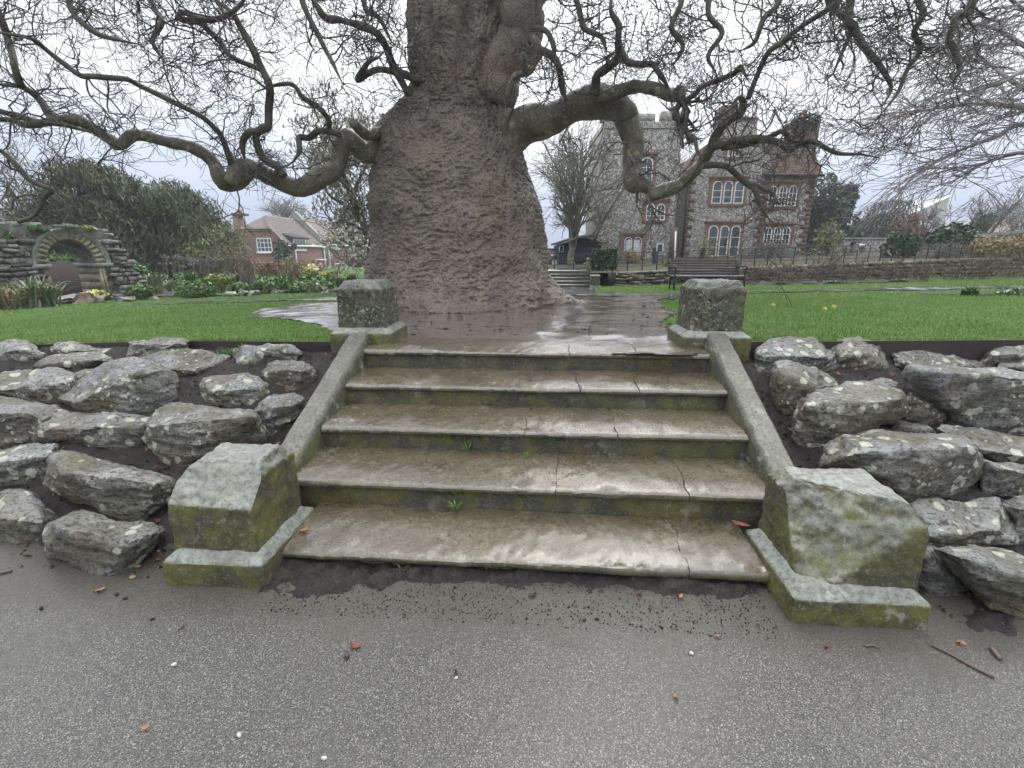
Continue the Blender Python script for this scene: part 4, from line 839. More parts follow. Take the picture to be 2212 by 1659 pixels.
# ------------------------------------------------------------------ terrace, retaining wall, far buildings
class Plane:                                            # upright plane through p0 along r (r points right, n towards the viewer)
    def __init__(s, p0, r):
        s.p0 = np.array(p0, float); r = np.array([r[0], r[1], 0.0]); s.r = r / np.linalg.norm(r); s.n = np.array([s.r[1], -s.r[0], 0.0])
    def sz(s, px, py, off=0):
        d = ray(px, py); t = ((s.p0 + s.n * off - ORI) @ s.n) / (d @ s.n); p = ORI + d * t; return float((p - s.p0) @ s.r), float(p[2])
    def pt(s, u, z, off=0): return np.array([*(s.p0 + s.r * u + s.n * off)[:2], z])
    def box(s, u0, u1, z0, z1, n0, n1):
        V = np.array([s.pt(u, z, n) for z in (z0, z1) for u, n in ((u0, n1), (u1, n1), (u1, n0), (u0, n0))]); return V, BOXF
    def rect(s, x0, y0, x1, y1, n0, n1):                # pixel rectangle
        u0, z1 = s.sz(x0, y0); u1, z0 = s.sz(x1, y1); return s.box(min(u0, u1), max(u0, u1), z0, z1, n0, n1)
    def poly(s, sz, n0, n1):
        return extr([s.pt(u, z, n1) for u, z in sz], s.n * (n0 - n1))
W0, W1 = gp(1322, 618), gp(2330, 596); WALL = Plane(W0, (W1 - W0)[:2]); WLEN = np.linalg.norm((W1 - W0)[:2])
wt_z = lambda u: .935 + .027 * (WALL.pt(u, 0)[0] - W0[0])
tp = []
for x, y in ((.4, W0[1] + .35), (W0[0] + .2, W0[1] + .35), (W1[0] + 12, W1[1] + .3 + (W1 - W0)[1] / (W1 - W0)[0] * 12), (60, 90), (-3, 90), (-1.5, 30)):
    tp.append((x, y, .90 + .027 * (x - W0[0]) + .004 * (y - 16)))
struct('terrace', (np.array(tp), [tuple(range(len(tp)))]), MT['border'])
rgw = np.random.default_rng(8)
def stone_mesh(k, mat, rnd=.12, nsub=.3):
    r = np.random.default_rng(k); pts = np.array([(x, y, z) for x in (-.5, .5) for y in (-.5, .5) for z in (-.5, .5)], float)
    ex = np.concatenate([pts * (1, .86, .84), pts * (.84, 1, .84) , pts * (.86, .86, 1)]) + r.normal(size=(24, 3)) * .045
    V, T = bm_vf(hull(ex)); return mesh_of('stone', V, T, mat, False)
SM = [stone_mesh(k, MT['wallstone']) for k in range(8)]
def place_stone(me, parent, c, su, sn, sz, r, rng):
    o = bpy.data.objects.new('stone', me); o.parent = parent; col.objects.link(o); o.location = tuple(np.asarray(c) - root_loc(parent))
    o.scale = (su, sn, sz); o.rotation_euler = (rng.normal() * .04, rng.normal() * .06, math.atan2(r[1], r[0])); return o
wall = thing('retaining_wall', 'low dry stone retaining wall behind the bench and the rose bed', 'stone wall', WALL.pt(WLEN / 2, float(G(*WALL.pt(WLEN / 2, 0)[:2]))))
seg = [(WALL.pt(u, float(G(*WALL.pt(u, 0)[:2])) - .1, -.06), u) for u in np.linspace(0, WLEN, 12)]
core = []
for (a, ua), (b, ub) in zip(seg[:-1], seg[1:]):
    core.append((np.array([a, b, b - WALL.n * .3, a - WALL.n * .3, (a[0], a[1], wt_z(ua) - .03), (b[0], b[1], wt_z(ub) - .03), (*(b - WALL.n * .3)[:2], wt_z(ub) - .03), (*(a - WALL.n * .3)[:2], wt_z(ua) - .03)]), BOXF))
part('core', join(core), MT['soil'], wall)
ncount = 0; u = .0
rows = 5
for rw in range(rows):
    u = rgw.uniform(0, .2)
    while u < WLEN:
        w = rgw.uniform(.16, .5); g0 = float(G(*WALL.pt(u, 0)[:2])) - .02; H = wt_z(u) - g0; h = H / rows
        if rgw.random() < .13 and rw < rows - 1: h2 = h * 1.9
        else: h2 = h
        place_stone(SM[rgw.integers(8)], wall, WALL.pt(u + w / 2, g0 + h * (rw + .5) + (h2 - h) / 2, rgw.uniform(-.05, .05)), w * .96, .26, h2 * rgw.uniform(.78, 1.02), WALL.r, rgw); ncount += 1
        u += w

# iron estate fence on the wall
def fence(label, us, zf, plane, off, h=.56):
    f = thing('iron_fence', label, 'fence', plane.pt(us[0], zf(us[0]), off), 'black iron fences'); post = None
    V, T = box(-.014, .014, -.008, .008, -.05, h)
    for u in us:
        p = plane.pt(u, zf(u), off)
        if post is None:
            post = bpy.data.objects.new('post', mesh_of('post', V, T, MT['iron'])); post.parent = f; col.objects.link(post); o = post
        else: o = copy_part(post, f)
        o.location = tuple(p - root_loc(f)); o.rotation_euler = (0, 0, math.atan2(plane.r[1], plane.r[0]) + rgw.normal() * .05)
    for fr_ in (.97, .62, .28):
        part('rail', tube([plane.pt(u, zf(u) + h * fr_ + (.006 * rgw.normal()), off + .012) for u in us], .0095, 6), MT['iron'], f)
fence('black iron rail fence along the top of the stone wall behind the bench', list(np.arange(.05, WLEN, .47)), lambda u: wt_z(u) - .02, WALL, -.16)
FPL = Plane(at(1150, 577, 17.4), (1, 0)); u1 = FPL.sz(1281, 577)[0]
fence('black iron rail fence at the head of the far steps, in front of the shed', list(np.linspace(-.6, u1, 5)), lambda u: 1.54 - 37 / F * 17.4 + .02, FPL, 0, .40)

# far flight of steps
b0 = gp(1232, 621.5); FS = Plane(b0, (1, 0)); ua, ub = FS.sz(1130, 621)[0], FS.sz(1279, 621)[0]
fs = thing('garden_steps', 'distant flight of five dark steps with wet edges coloured as lit, beside the ivy pillar', 'stairs', b0)
ztop = 1.54 - 37 / F * 17 ; rise = (ztop - b0[2]) / 5
for k in range(5):
    part('step', FS.box(ua, ub, b0[2] - .2, b0[2] + rise * (k + 1) - .022, -3, -.30 * k), MT['riser'], fs)
    part('tread_edge', FS.box(ua - .01, ub + .01, b0[2] + rise * (k + 1) - .021, b0[2] + rise * (k + 1), -3 if k == 4 else -.30 * k - .34, -.30 * k + .025), MT['path'], fs)  # white-lit look of the treads put into a paler paving colour
PD = Plane(gp(1286, 621), (1, 0))
pd = thing('garden_pedestal', 'small square stone pedestal with a scrolled ramp at the foot of the far steps', 'pedestal', gp(1286, 621))
z = lambda y: PD.sz(1286, y)[1]
V, T = rough_solid(hull(PD.rect(1275, 617, 1298, 622, -.30, .03)[0]), .06, .004, 12, 1); part('plinth', (V, T), MT['cop'], pd)
V, T = rough_solid(hull(PD.rect(1277.5, 597.5, 1296, 617, -.27, 0)[0]), .06, .006, 12, 2); part('block', (V, T), MT['pitted'], pd)
V, T = rough_solid(hull(PD.rect(1276, 594.5, 1297.5, 597.5, -.29, .02)[0]), .06, .004, 12, 3); part('cap', (V, T), MT['cop'], pd)
cur = [PD.sz(x, y) for x, y in ((1283, 594), (1277, 594), (1276, 580), (1278, 568), (1277, 561), (1280, 557), (1283, 561), (1284, 575))]
part('scroll', PD.poly(cur, -.9, -.62), MT['pitted'], pd)

# ---------------------------------------------------------------- foliage helpers
def leaves(C, R, n, size, asp=.4, up=0.0, seed=0, shell=.5, clump=0, thr=-.2, lump=.0, flat=.0):
    r = np.random.default_rng(seed); C = np.atleast_2d(np.array(C, float)); R = np.atleast_2d(np.array(R, float)); w = np.prod(R, 1) ** .66; k = r.choice(len(C), n, p=w / w.sum())
    d = r.normal(size=(n, 3)); d /= np.linalg.norm(d, axis=1)[:, None]; q = shell + (1 - shell) * r.random(n) ** .6
    if lump: q = q * (1 + lump * vn(d * 3.1 + k[:, None] * 7.7, seed) + .6 * lump * vn(d * 8 + k[:, None] * 3.3, seed + 1))
    p = C[k] + d * R[k] * q[:, None]
    if clump:
        keep = vn(p * clump, seed + 2) + .5 * vn(p * clump * 2.3, seed + 3) > thr; p, d = p[keep], d[keep]; n = len(p)
    nn = d * .7 + r.normal(size=(n, 3)) * .6; nn /= np.linalg.norm(nn, axis=1)[:, None] + 1e-9
    a = r.normal(size=(n, 3)) * (1 - abs(up)) + d * .35 + np.array([0, 0, 1.0]) * up * 1.6; a -= nn * (a * nn).sum(1)[:, None]; a /= np.linalg.norm(a, axis=1)[:, None] + 1e-9
    b = np.cross(nn, a); s = size * (.6 + .8 * r.random(n))[:, None]
    V = np.stack([p - a * s * .5, p + b * s * asp * .5 + nn * s * .06, p + a * s * .5, p - b * s * asp * .5 + nn * s * .06], 1).reshape(-1, 3)
    return V, np.arange(4 * n).reshape(-1, 4)
def pxball(x0, x1, y0, y1, Y, depth=None):
    c = at((x0 + x1) / 2, (y0 + y1) / 2, Y); rx = (x1 - x0) / 2 / F * Y; rz = (y1 - y0) / 2 / F * Y; return c, np.array([rx, depth or max(rx * .8, .1), rz])
def bush(name, label, cat, balls, Y, n, size, mat, group=None, asp=.4, up=0.0, seed=0, shell=.45, clump=0, thr=-.2, lump=.22, depth=None, stems=4, smat='brown_twig', trunk=None):
    bl = [pxball(*b, Y, depth) for b in balls]; C = [b[0] for b in bl]; R = [b[1] for b in bl]
    zmin = min(c[2] - r[2] for c, r in zip(C, R)); base = np.array([C[0][0], C[0][1], zmin if trunk is None else trunk])
    t = thing(name, label, cat, base, group)
    part('crown' if trunk is not None else 'foliage', leaves(C, R, n, size, asp, up, seed, shell, clump, thr, lump), MT[mat], t, False, kind='stuff')
    r = np.random.default_rng(seed + 50); st = []
    if trunk is not None:
        top = C[0] + (0, 0, R[0][2] * .3); rr_ = max(.08, R[0][0] * .07)
        part('trunk', tube(smooth_path([base, base * .5 + top * .5 + r.normal(size=3) * .1, top], 4), np.linspace(rr_, rr_ * .4, 9), 8), MT['twig'], t, True)
    for c, q in zip(C, R):
        for _ in range(stems): st.append((np.array([base if trunk is not None else c * (1, 1, 0) + (r.normal() * q[0] * .2, r.normal() * q[1] * .2, zmin), c + r.normal(size=3) * q * .15, c + r.normal(size=3) * q * .55]), np.linspace(.012 + .004 * q[0], .004, 3)))
    if st: part('stems', twigs_mesh(st), MT[smat], t, True, kind='stuff')
    return t
def bare(name, label, cat, bx, by, topy, Y, spread, mat, seed, n0=7, lev=3, r0=.12, wig=.12, kink=.04, group=None, lean=0, trunk_f=.2, base=None, step=.22, upb=.03, nb=(3, 5)):
    r = np.random.default_rng(seed); b = at(bx, by, Y) if base is None else base; h = at(bx, topy, Y)[2] - b[2]; t = thing(name, label, cat, b, group)
    tt = b + np.array([lean * h * .3, 0, h * trunk_f]); Q = smooth_path([b, b * .5 + tt * .5 + r.normal(size=3) * .04 * h * .3, tt], 4); part('trunk', tube(Q, np.linspace(r0, r0 * .7, len(Q)), 9), MT[mat], t, True)
    out = []
    for k in range(n0):
        a = 2 * PI * k / n0 + r.normal() * .3; e = r.uniform(.25, 1.0) * spread; d = np.array([math.cos(a) * e, math.sin(a) * e, 1.0]); grow(r, tt + r.normal(size=3) * r0 * .3, d, h * (1 - trunk_f) * r.uniform(.6, .95), r0 * .45, lev, out, step, wig, kink, upb, nb, (.3, .6), (.3, .75), max(.005, Y * .00035))
    part('crown', twigs_mesh(out), MT[mat], t, True, kind='stuff')
    return t

# ---------------------------------------------------------------- window builder on a Plane
def arch_pts(u0, u1, z0, z1, n=8, pointed=False):
    r = (u1 - u0) / 2; c = (u0 + u1) / 2; zs = z1 - r; return [(u0, z0), (u1, z0)] + [(c + r * math.cos(a), zs + r * math.sin(a)) for a in np.linspace(0, PI, n)]
def ring(pl, o, i, n0, n1):                             # flat ring between two outlines with the same count
    m = len(o); V = [pl.pt(u, z, n) for n in (n0, n1) for lst in (o, i) for u, z in lst]; Fc = []
    for k in range(m):
        j = (k + 1) % m; Fc += [(2 * m + k, 2 * m + j, 3 * m + j, 3 * m + k), (k, m + k, m + j, j), (k, j, 2 * m + j, 2 * m + k), (m + k, 3 * m + k, 3 * m + j, m + j)]
    return np.array(V), np.array(Fc)
def light(pl, parent, u0, u1, z0, z1, arched, cols, rows, fw, glass, off, curtain=False):
    mk = arch_pts if arched else (lambda a, b, c, d: [(a, c), (b, c), (b, d), (a, d)])
    o = mk(u0, u1, z0, z1); i = mk(u0 + fw, u1 - fw, z0 + fw, z1 - fw)
    pcs = [ring(pl, o, i, off - .02, off + .045)]
    zt = z1 - ((u1 - u0) / 2 if arched else 0)
    for k in range(1, cols):
        uu = u0 + (u1 - u0) * k / cols; pcs.append(pl.box(uu - fw * .28, uu + fw * .28, z0 + fw, z1 - fw * 1.0 - (0 if cols % 2 == 0 or not arched else (u1 - u0) * .05), off - .005, off + .025))
    for k in range(1, rows):
        zz_ = z0 + (zt - z0 if arched else z1 - z0) * k / (rows if not arched else rows - .3); pcs.append(pl.box(u0 + fw, u1 - fw, zz_ - fw * .28, zz_ + fw * .28, off - .006, off + .024))
    V, Fc = join([(a, [tuple(f) for f in b]) for a, b in pcs]); f = part('frame', (V, Fc), MT['white'], parent)
    part('pane', pl.poly(i, off - .03, off + .002), MT[glass], parent)
def stone_window(pl, parent, rect, n, cols=2, rows=3, arched=True, glass='glass', surround='wbrick', sw=.16, hood=True, off=.0, fw=.045):
    u0, z1 = pl.sz(rect[0], rect[1]); u1, z0 = pl.sz(rect[2], rect[3])
    w = part('window', join([(a, [tuple(f) for f in b]) for a, b in [pl.box(u0 - sw, u0 - .005, z0 - .06, z1 + .02, off - .1, off + .07), pl.box(u1 + .005, u1 + sw, z0 - .06, z1 + .02, off - .1, off + .07), pl.box(u0 - sw, u1 + sw, z1 + .021, z1 + .14, off - .1, off + .075), pl.box(u0 - .05, u1 + .05, z0 - .15, z0 - .062, off - .1, off + .09)] +
             ([pl.box(u0 - sw - .06, u1 + sw + .06, z1 + .141, z1 + .22, off - .1, off + .15)] if hood else []) + [pl.box(u0 + (u1 - u0) * k / n - .045, u0 + (u1 - u0) * k / n + .045, z0 - .061, z1 + .02, off - .1, off + .05) for k in range(1, n)]]), MT[surround], parent)
    for k in range(n):
        a = u0 + (u1 - u0) * k / n + (.05 if k else .01); b = u0 + (u1 - u0) * (k + 1) / n - (.05 if k < n - 1 else .01)
        light(pl, w, a, b, z0, z1, arched, cols, rows, fw, glass, off + .025)
    return w

# ---------------------------------------------------------------- flint house with tower
HY = 28.0; HP = Plane(at(1600, 560, HY), (1, 0)); TP = Plane(at(1390, 560, 26.6), (1, 0))
house = thing('flint_house', 'old flint house with battlemented tower, red tiled roof and white arched windows', 'house', at(1560, 562, HY))
h = HP.sz; t_ = TP.sz
zb = .6
uR = h(1763, 378)[0]
main = [(h(1478, 500)[0], zb), (uR, zb), (uR, h(1763, 378)[1]), (h(1666, 378)[0], h(1666, 378)[1]), h(1664, 340), h(1640, 302), h(1565, 302), h(1530, 316), h(1503, 336), (h(1478, 500)[0], h(1478, 372)[1])]
part('wall', HP.poly(main, -6.5, 0), MT['flint'], house)
uT0, uT1 = t_(1299, 400)[0], t_(1472, 300)[0]
part('tower', TP.box(uT0, uT1, zb, t_(1400, 262)[1], -5.0, 0), MT['flint'], house)
for a, b, y in ((1299, 1335, 246), (1350, 1372, 246), (1379, 1416, 245), (1430, 1472, 240)):
    part('merlon', TP.box(t_(a, y)[0], t_(b, y)[0], t_(1400, 262)[1] + .002, t_(a, y)[1], -.45, .002), MT['flint'], house)
for k in range(4):
    part('merlon', TP.box(uT1 - .45, uT1 - .001, t_(1400, 262)[1] + .002, t_(1400, 243)[1], -1.6 - 1.15 * k, -.95 - 1.15 * k), MT['flint'], house)
part('string_course', TP.box(uT0 - .04, uT1 + .04, t_(1400, 278)[1], t_(1400, 275)[1], -5.02, .06), MT['cop'], house)
def flints(pl, sz, excl, n, seed):
    r = np.random.default_rng(seed); P = np.array(sz); a, b = P.min(0), P.max(0); q = a + (b - a) * r.random((n * 2, 2)); k = inpoly(q[:, 0], q[:, 1], P)
    for e in excl: k &= ~((q[:, 0] > e[0]) & (q[:, 0] < e[2]) & (q[:, 1] > e[1]) & (q[:, 1] < e[3]))
    q = q[k][:n]; m = len(q); O = np.array([(1, 0, 0), (0, 0, .8), (-1, 0, 0), (0, 0, -.8), (0, 1, 0)], float)
    s = r.uniform(.028, .060, m); V = O[None] * s[:, None, None] * np.stack([r.uniform(.8, 1.4, m), r.uniform(.35, .7, m), r.uniform(.7, 1.1, m)], 1)[:, None, :]
    ang_ = r.normal(size=m) * .5; c, s2 = np.cos(ang_)[:, None], np.sin(ang_)[:, None]
    U = V[..., 0] * c - V[..., 2] * s2; Z = V[..., 0] * s2 + V[..., 2] * c
    W = pl.p0 + pl.r * (U + q[:, :1])[..., None] + pl.n * V[..., 1][..., None]; W[..., 2] = Z + q[:, 1:2]
    T = np.array([(0, 1, 4), (1, 2, 4), (2, 3, 4), (3, 0, 4)])[:, ::-1]
    return W.reshape(-1, 3), (T[None] + 5 * np.arange(m)[:, None, None]).reshape(-1, 3)
wins = [(HP, (1540, 391, 1603, 440), 3, 1, 3, 'glass'), (HP, (1661, 401, 1717, 446), 3, 2, 4, 'dglass'), (HP, (1531, 487, 1593, 554), 3, 1, 3, 'glass'), (HP, (1651, 490, 1703, 528), 3, 2, 3, 'dglass'), (HP, (1573, 309, 1596, 339), 2, 1, 2, 'glass')]
twins = [(TP, (1396, 440, 1435, 476), 2, 2, 3, 'glass'), (TP, (1384, 340, 1408, 395), 1, 2, 4, 'glass')]
ex = [];  ext = []
for w in wins: u0, z1 = h(w[1][0], w[1][1]); u1, z0 = h(w[1][2], w[1][3]); ex.append((u0 - .2, z0 - .2, u1 + .2, z1 + .25))
for w in twins + [(0, (1345, 508, 1385, 548))]: u0, z1 = t_(w[1][0], w[1][1]); u1, z0 = t_(w[1][2], w[1][3]); ext.append((u0 - .2, z0 - .2, u1 + .2, z1 + .25))
part('flints', join([flints(HP, main, ex, 9500, 1), flints(TP, [(uT0, zb), (uT1, zb), (uT1, t_(1400, 262)[1]), (uT0, t_(1400, 262)[1])], ext, 8500, 2)]), MT['lump'], house, kind='stuff')
for w in wins + twins: stone_window(w[0], house, w[1], w[2], w[3], w[4], True, w[5])
dw = stone_window(TP, house, (1349, 512, 1384, 550), 2, 1, 2, True, 'dglass', fw=.03)
for a, b in ((1352, 1364), (1370, 1381)): u0, z1 = t_(a, 517); u1, z0 = t_(b, 550); part('curtain', TP.poly(arch_pts(u0, u1, z0, z1), .0, .045), MT['curtain'], dw)
stone_window(TP, house, (1418, 526, 1432, 545), 1, 1, 1, False, 'dglass', 'cop', .05, False)
# brick dressings: quoins laid in courses, joined
def quoin(pl, u, side, z0, z1, off, seed, wd=(.24, .46)):
    out = []; r = np.random.default_rng(seed); z = z0; k = 0
    while z < z1:
        w = wd[k % 2]; hh = .225; out.append(pl.box(min(u, u + side * w), max(u, u + side * w), z + .006, min(z + hh, z1), -.1, off + r.uniform(0, .02))); z += hh + .004; k += 1
    return join(out)
part('quoins', join([quoin(HP, uR + .01, -1, zb, h(1763, 380)[1], .03, 3), quoin(HP, h(1655, 450)[0], -1, zb, h(1655, 380)[1], .03, 4, (.3, .5)), quoin(HP, h(1480, 450)[0], 1, zb, h(1480, 376)[1], .03, 5)]), MT['dbrick'], house, kind='stuff')
# roofs
def tiled(parent, A, B, C, D, rows, per, mat, name='roof', seed=0, th=.05):
    A, B, C, D = (np.array(v, float) for v in (A, B, C, D)); n = np.cross(B - A, D - A); n /= np.linalg.norm(n); n = n if n[2] > 0 else -n
    V, Fc = extr([A, B, C, D], -n * .12); ro = part(name, (V, Fc), MT[mat], parent); r = np.random.default_rng(seed); out = []
    for i in range(rows):
        a0, b0 = A + (D - A) * i / rows, B + (C - B) * i / rows; a1, b1 = A + (D - A) * (i + 1.25) / rows, B + (C - B) * (i + 1.25) / rows
        for k in range(per):
            f0, f1 = (k + .02 + .5 * (i % 2)) / (per + .5), (k + .98 + .5 * (i % 2)) / (per + .5); l = n * (th * r.uniform(.6, 1.2))
            p = [a0 + (b0 - a0) * f0, a0 + (b0 - a0) * f1, a1 + (b1 - a1) * f1, a1 + (b1 - a1) * f0]
            out.append((np.array([p[0] + l, p[1] + l * r.uniform(.8, 1.1), p[2] + n * .008, p[3] + n * .008, p[0] + n * .001, p[1] + n * .001]), np.array([(0, 1, 2, 3), (4, 5, 1, 0)])))
    part('tiles', join(out), MT[mat], ro, kind='stuff'); return ro
e0, e1 = HP.pt(*h(1645, 379), .3), HP.pt(*h(1771, 379), .3)
rz = HP.sz(1720, 309, -3.2)[1]
r0_, r1_ = HP.pt(HP.sz(1640, 309, -3.2)[0], rz, -3.2), HP.pt(HP.sz(1750, 309, -3.2)[0], rz, -3.2)
tiled(house, e0, e1, r1_, r0_, 22, 26, 'rtile', seed=1)
tiled(house, HP.pt(h(1771, 379)[0], h(1771, 379)[1], -6.8), HP.pt(h(1645, 379)[0], h(1645, 379)[1], -6.8), r0_, r1_, 6, 10, 'rtile', 'back_roof', 2)
part('gable_end', (lambda u, z: extr([HP.pt(u, z, -.2), HP.pt(u, z, -6.4), HP.pt(u, rz - .12, -3.2)], HP.r * -.3))(uR - .02, h(1763, 380)[1]), MT['dbrick'], house)
part('gutter', tube([HP.pt(*h(1648, 380), .36), HP.pt(*h(1770, 380), .36)], .06, 8), MT['iron'], house)
# valley roof between tower and main gable
tiled(house, HP.pt(*h(1446, 396), .0), HP.pt(*h(1486, 372), .0), HP.pt(*h(1500, 330), -2.5), HP.pt(*h(1470, 338), -2.5), 8, 6, 'rtile', 'small_roof', 3)
tiled(house, HP.pt(*h(1478, 374), -3.4), HP.pt(*h(1664, 374), -3.4), HP.pt(HP.sz(1640, 303, -4)[0], h(1640, 303)[1], -6), HP.pt(HP.sz(1510, 303, -4)[0], h(1640, 303)[1], -6), 6, 8, 'rtile', 'rear_roof', 5)
for a, b in (((1478, 372), (1503, 336)), ((1503, 336), (1530, 316)), ((1530, 316), (1565, 302)), ((1640, 302), (1664, 340))): part('gable_coping', HP.poly([h(*a), h(*b), (h(*b)[0], h(*b)[1] + .14), (h(*a)[0], h(*a)[1] + .14)], -.5, .06), MT['dbrick'], house)
cs = part('chimney', HP.rect(1576, 250, 1640, 330, -2.2, -.6), MT['flint'], house); part('stack', HP.rect(1578, 216, 1607, 251, -2.0, -.9), MT['dbrick'], cs); part('cap', HP.rect(1573, 247, 1644, 252, -2.3, -.5), MT['dbrick'], cs)
CP = Plane(at(1738, 300, HY + 2.4), (1, 0))
c2 = part('chimney', CP.rect(1716, 270, 1760, 345, -1.0, 0), MT['dbrick'], house); part('cap', CP.rect(1712, 262, 1764, 270, -1.1, .1), MT['dbrick'], c2); part('band', CP.rect(1714, 322, 1762, 327, -1.06, .06), MT['cop'], c2)
part('pot', tube([CP.pt(*CP.sz(1745, 263), -.4), CP.pt(*CP.sz(1745, 237), -.4)], [.16, .13], 10), MT['terracotta'], c2)
c_, R_ = pxball(1712, 1766, 250, 282, HY + 2.0, .7); part('ivy', leaves([c_], [R_], 700, .16, .7, 0, 5, .7), MT['dark'], c2, kind='stuff')
part('drainpipe', tube([HP.pt(*h(1487, 385), .1), HP.pt(h(1487, 400)[0], zb, .1)], .055, 8), MT['iron'], house)
part('door_recess', TP.rect(1449, 492, 1459, 560, -.05, .05), MT['dbrick'], house)
part('white_pipe', tube([TP.pt(*t_(1458, 500), .12), TP.pt(t_(1457, 556)[0], zb, .12)], .045, 8), MT['white'], house)
part('alarm_box', HP.rect(1618, 432, 1624, 440, 0, .1), MT['cop'], house)

# ---------------------------------------------------------------- black shed with notices
SP = Plane(at(1250, 577, 23), (1, 0)); s_ = SP.sz
shed = thing('garden_shed', 'dark blue-black boarded shed with a shallow gabled roof', 'shed', at(1252, 577, 23))
a0, a1 = s_(1207, 577)[0], s_(1297, 577)[0]; zs0 = s_(1250, 577)[1] - .2; ze = s_(1250, 530)[1]; zap = s_(1247, 518)[1]; ua_ = s_(1247, 518)[0]
part('body', SP.poly([(a0, zs0), (a1, zs0), (a1, ze), (ua_, zap), (a0, ze)], -3, 0), MT['shed'], shed)
nb_ = 16
for k in range(nb_):
    zz0 = zs0 + (zap - zs0) * k / nb_; zz1 = zs0 + (zap - zs0) * (k + .93) / nb_; f = max(0, (zz1 - ze) / (zap - ze)); part('board', SP.box(a0 + (ua_ - a0) * f + .005, a1 + (ua_ - a1) * f - .005, zz0, zz1, .001, .025 + .006 * (k % 2)), MT['shed'], shed)
for a, b in (((1202, 529), (1247, 514)), ((1247, 514), (1301, 527))):
    A, B = s_(*a), s_(*b); V = extr([SP.pt(A[0], A[1], .35), SP.pt(B[0], B[1], .35), SP.pt(B[0], B[1] + .09, .35), SP.pt(A[0], A[1] + .09, .35)], SP.n * -3.6); part('roof', V, MT['felt'], shed)
ws_ = part('window', SP.rect(1208, 531, 1217, 544, -.05, .05), MT['white'], shed); part('pane', SP.rect(1209.3, 532.5, 1215.8, 542.5, .03, .062), MT['dglass'], ws_)
dr = part('door', SP.rect(1243, 537, 1286, 577, .0, .06), MT['shed'], shed); part('crossbar', SP.rect(1243, 540, 1286, 542.5, .06, .08), MT['iron'], dr); part('hatch', SP.rect(1263, 551, 1279, 568, .061, .075), MT['iron'], dr)
GW = Plane(at(1190, 577, 24), (1, 0))
solo('flint_garden_wall', join([GW.rect(1140, 539, 1206, 585, -.4, 0), GW.rect(1138, 536.5, 1207, 539, -.45, .05)]), MT['flint'], 'dark flint garden wall left of the shed, behind the trunk', 'garden wall')
sg = thing('open_sign', 'small blue and white OPEN board on the ground left of the shed', 'sign', at(1198, 572, 21.5)); SG = Plane(at(1198, 572, 21.5), (1, 0))
part('board', SG.rect(1193.5, 562, 1203, 573, -.03, 0), MT['white'], sg); part('panel', SG.rect(1194.2, 562.6, 1202.4, 567, .001, .006), plain('sign_blue', (.10, .16, .45), .5), sg)
cu = bpy.data.curves.new('lettering', 'FONT'); cu.body = 'OPEN'; cu.size = .085; cu.extrude = .003; cu.align_x = 'CENTER'; tx = bpy.data.objects.new('lettering_src', cu)
me = bpy.data.meshes.new_from_object(tx); me.materials.append(MT['white']); bpy.data.objects.remove(tx); o = bpy.data.objects.new('lettering', me); o.parent = sg; col.objects.link(o)
o.location = tuple(SG.pt(SG.sz(1198.3, 566.2)[0], SG.sz(1198.3, 566.2)[1], .010) - root_loc(sg)); o.rotation_euler = (PI / 2, 0, 0)
solo('white_notice', GW.rect(1191, 549, 1197, 555, 0, .02), MT['white'], 'small square white notice on the flint garden wall left of the shed', 'notice')

# ---------------------------------------------------------------- brick houses on the left, seen along their side
LY0 = 45.0; GPn = Plane(at(560, 600, LY0), (1, 0)); X0 = at(621, 560, LY0)[0]
SPn = Plane((X0, LY0, 0), (-.0001, 1)); SPn.r = np.array([0, 1.0, 0]); SPn.n = np.array([1.0, 0, 0])
bh = thing('brick_house', 'red brick house with a tall chimney and half-hipped tiled roof, beyond the flower bed', 'house', at(570, 600, LY0))
g = GPn.sz; zE = SPn.sz(699, 531)[1]; gb = -1.2; Ymid = SPn.sz(699, 540)[0]; Yend = Ymid + 21
gz = [(g(500, 600)[0], gb), (g(621, 600)[0], gb), (g(621, 600)[0], zE), g(586, 496), g(519, 496), (g(500, 600)[0], g(500, 512)[1])]
part('gable_wall', GPn.poly(gz, -.3, 0), MT['brick'], bh)
part('side_wall', SPn.box(.31, Ymid - .002, gb, zE, -.3, -.001), MT['brick'], bh)
rx = at(570, 465, 47)[0]; rzz = at(570, 465, 47)[2]; Hr, Hl = GPn.pt(*g(588, 494), .25), GPn.pt(*g(517, 494), .25)
R0 = np.array([rx, 47.3, rzz]); R1 = np.array([rx, LY0 + Ymid, rzz]); E0 = np.array([X0 + .25, LY0 - .25, zE - .05]); E1 = np.array([X0 + .25, LY0 + Ymid, zE - .05])
def slab(pts, th=.15):
    pts = np.array(pts); n = np.cross(pts[1] - pts[0], pts[2] - pts[0]); n /= np.linalg.norm(n); n = n if n[2] > 0 else -n; return extr(pts, -n * th)
part('roof', slab([E0, E1, R1, R0, Hr]), MT['gtile'], bh); part('hip', slab([Hl, Hr, R0]), MT['gtile'], bh)
part('far_roof', slab([(2 * rx - X0, LY0 - .2, zE), Hl, R0, R1, (2 * rx - X0, LY0 + Ymid, zE)]), MT['gtile'], bh)
crs = []
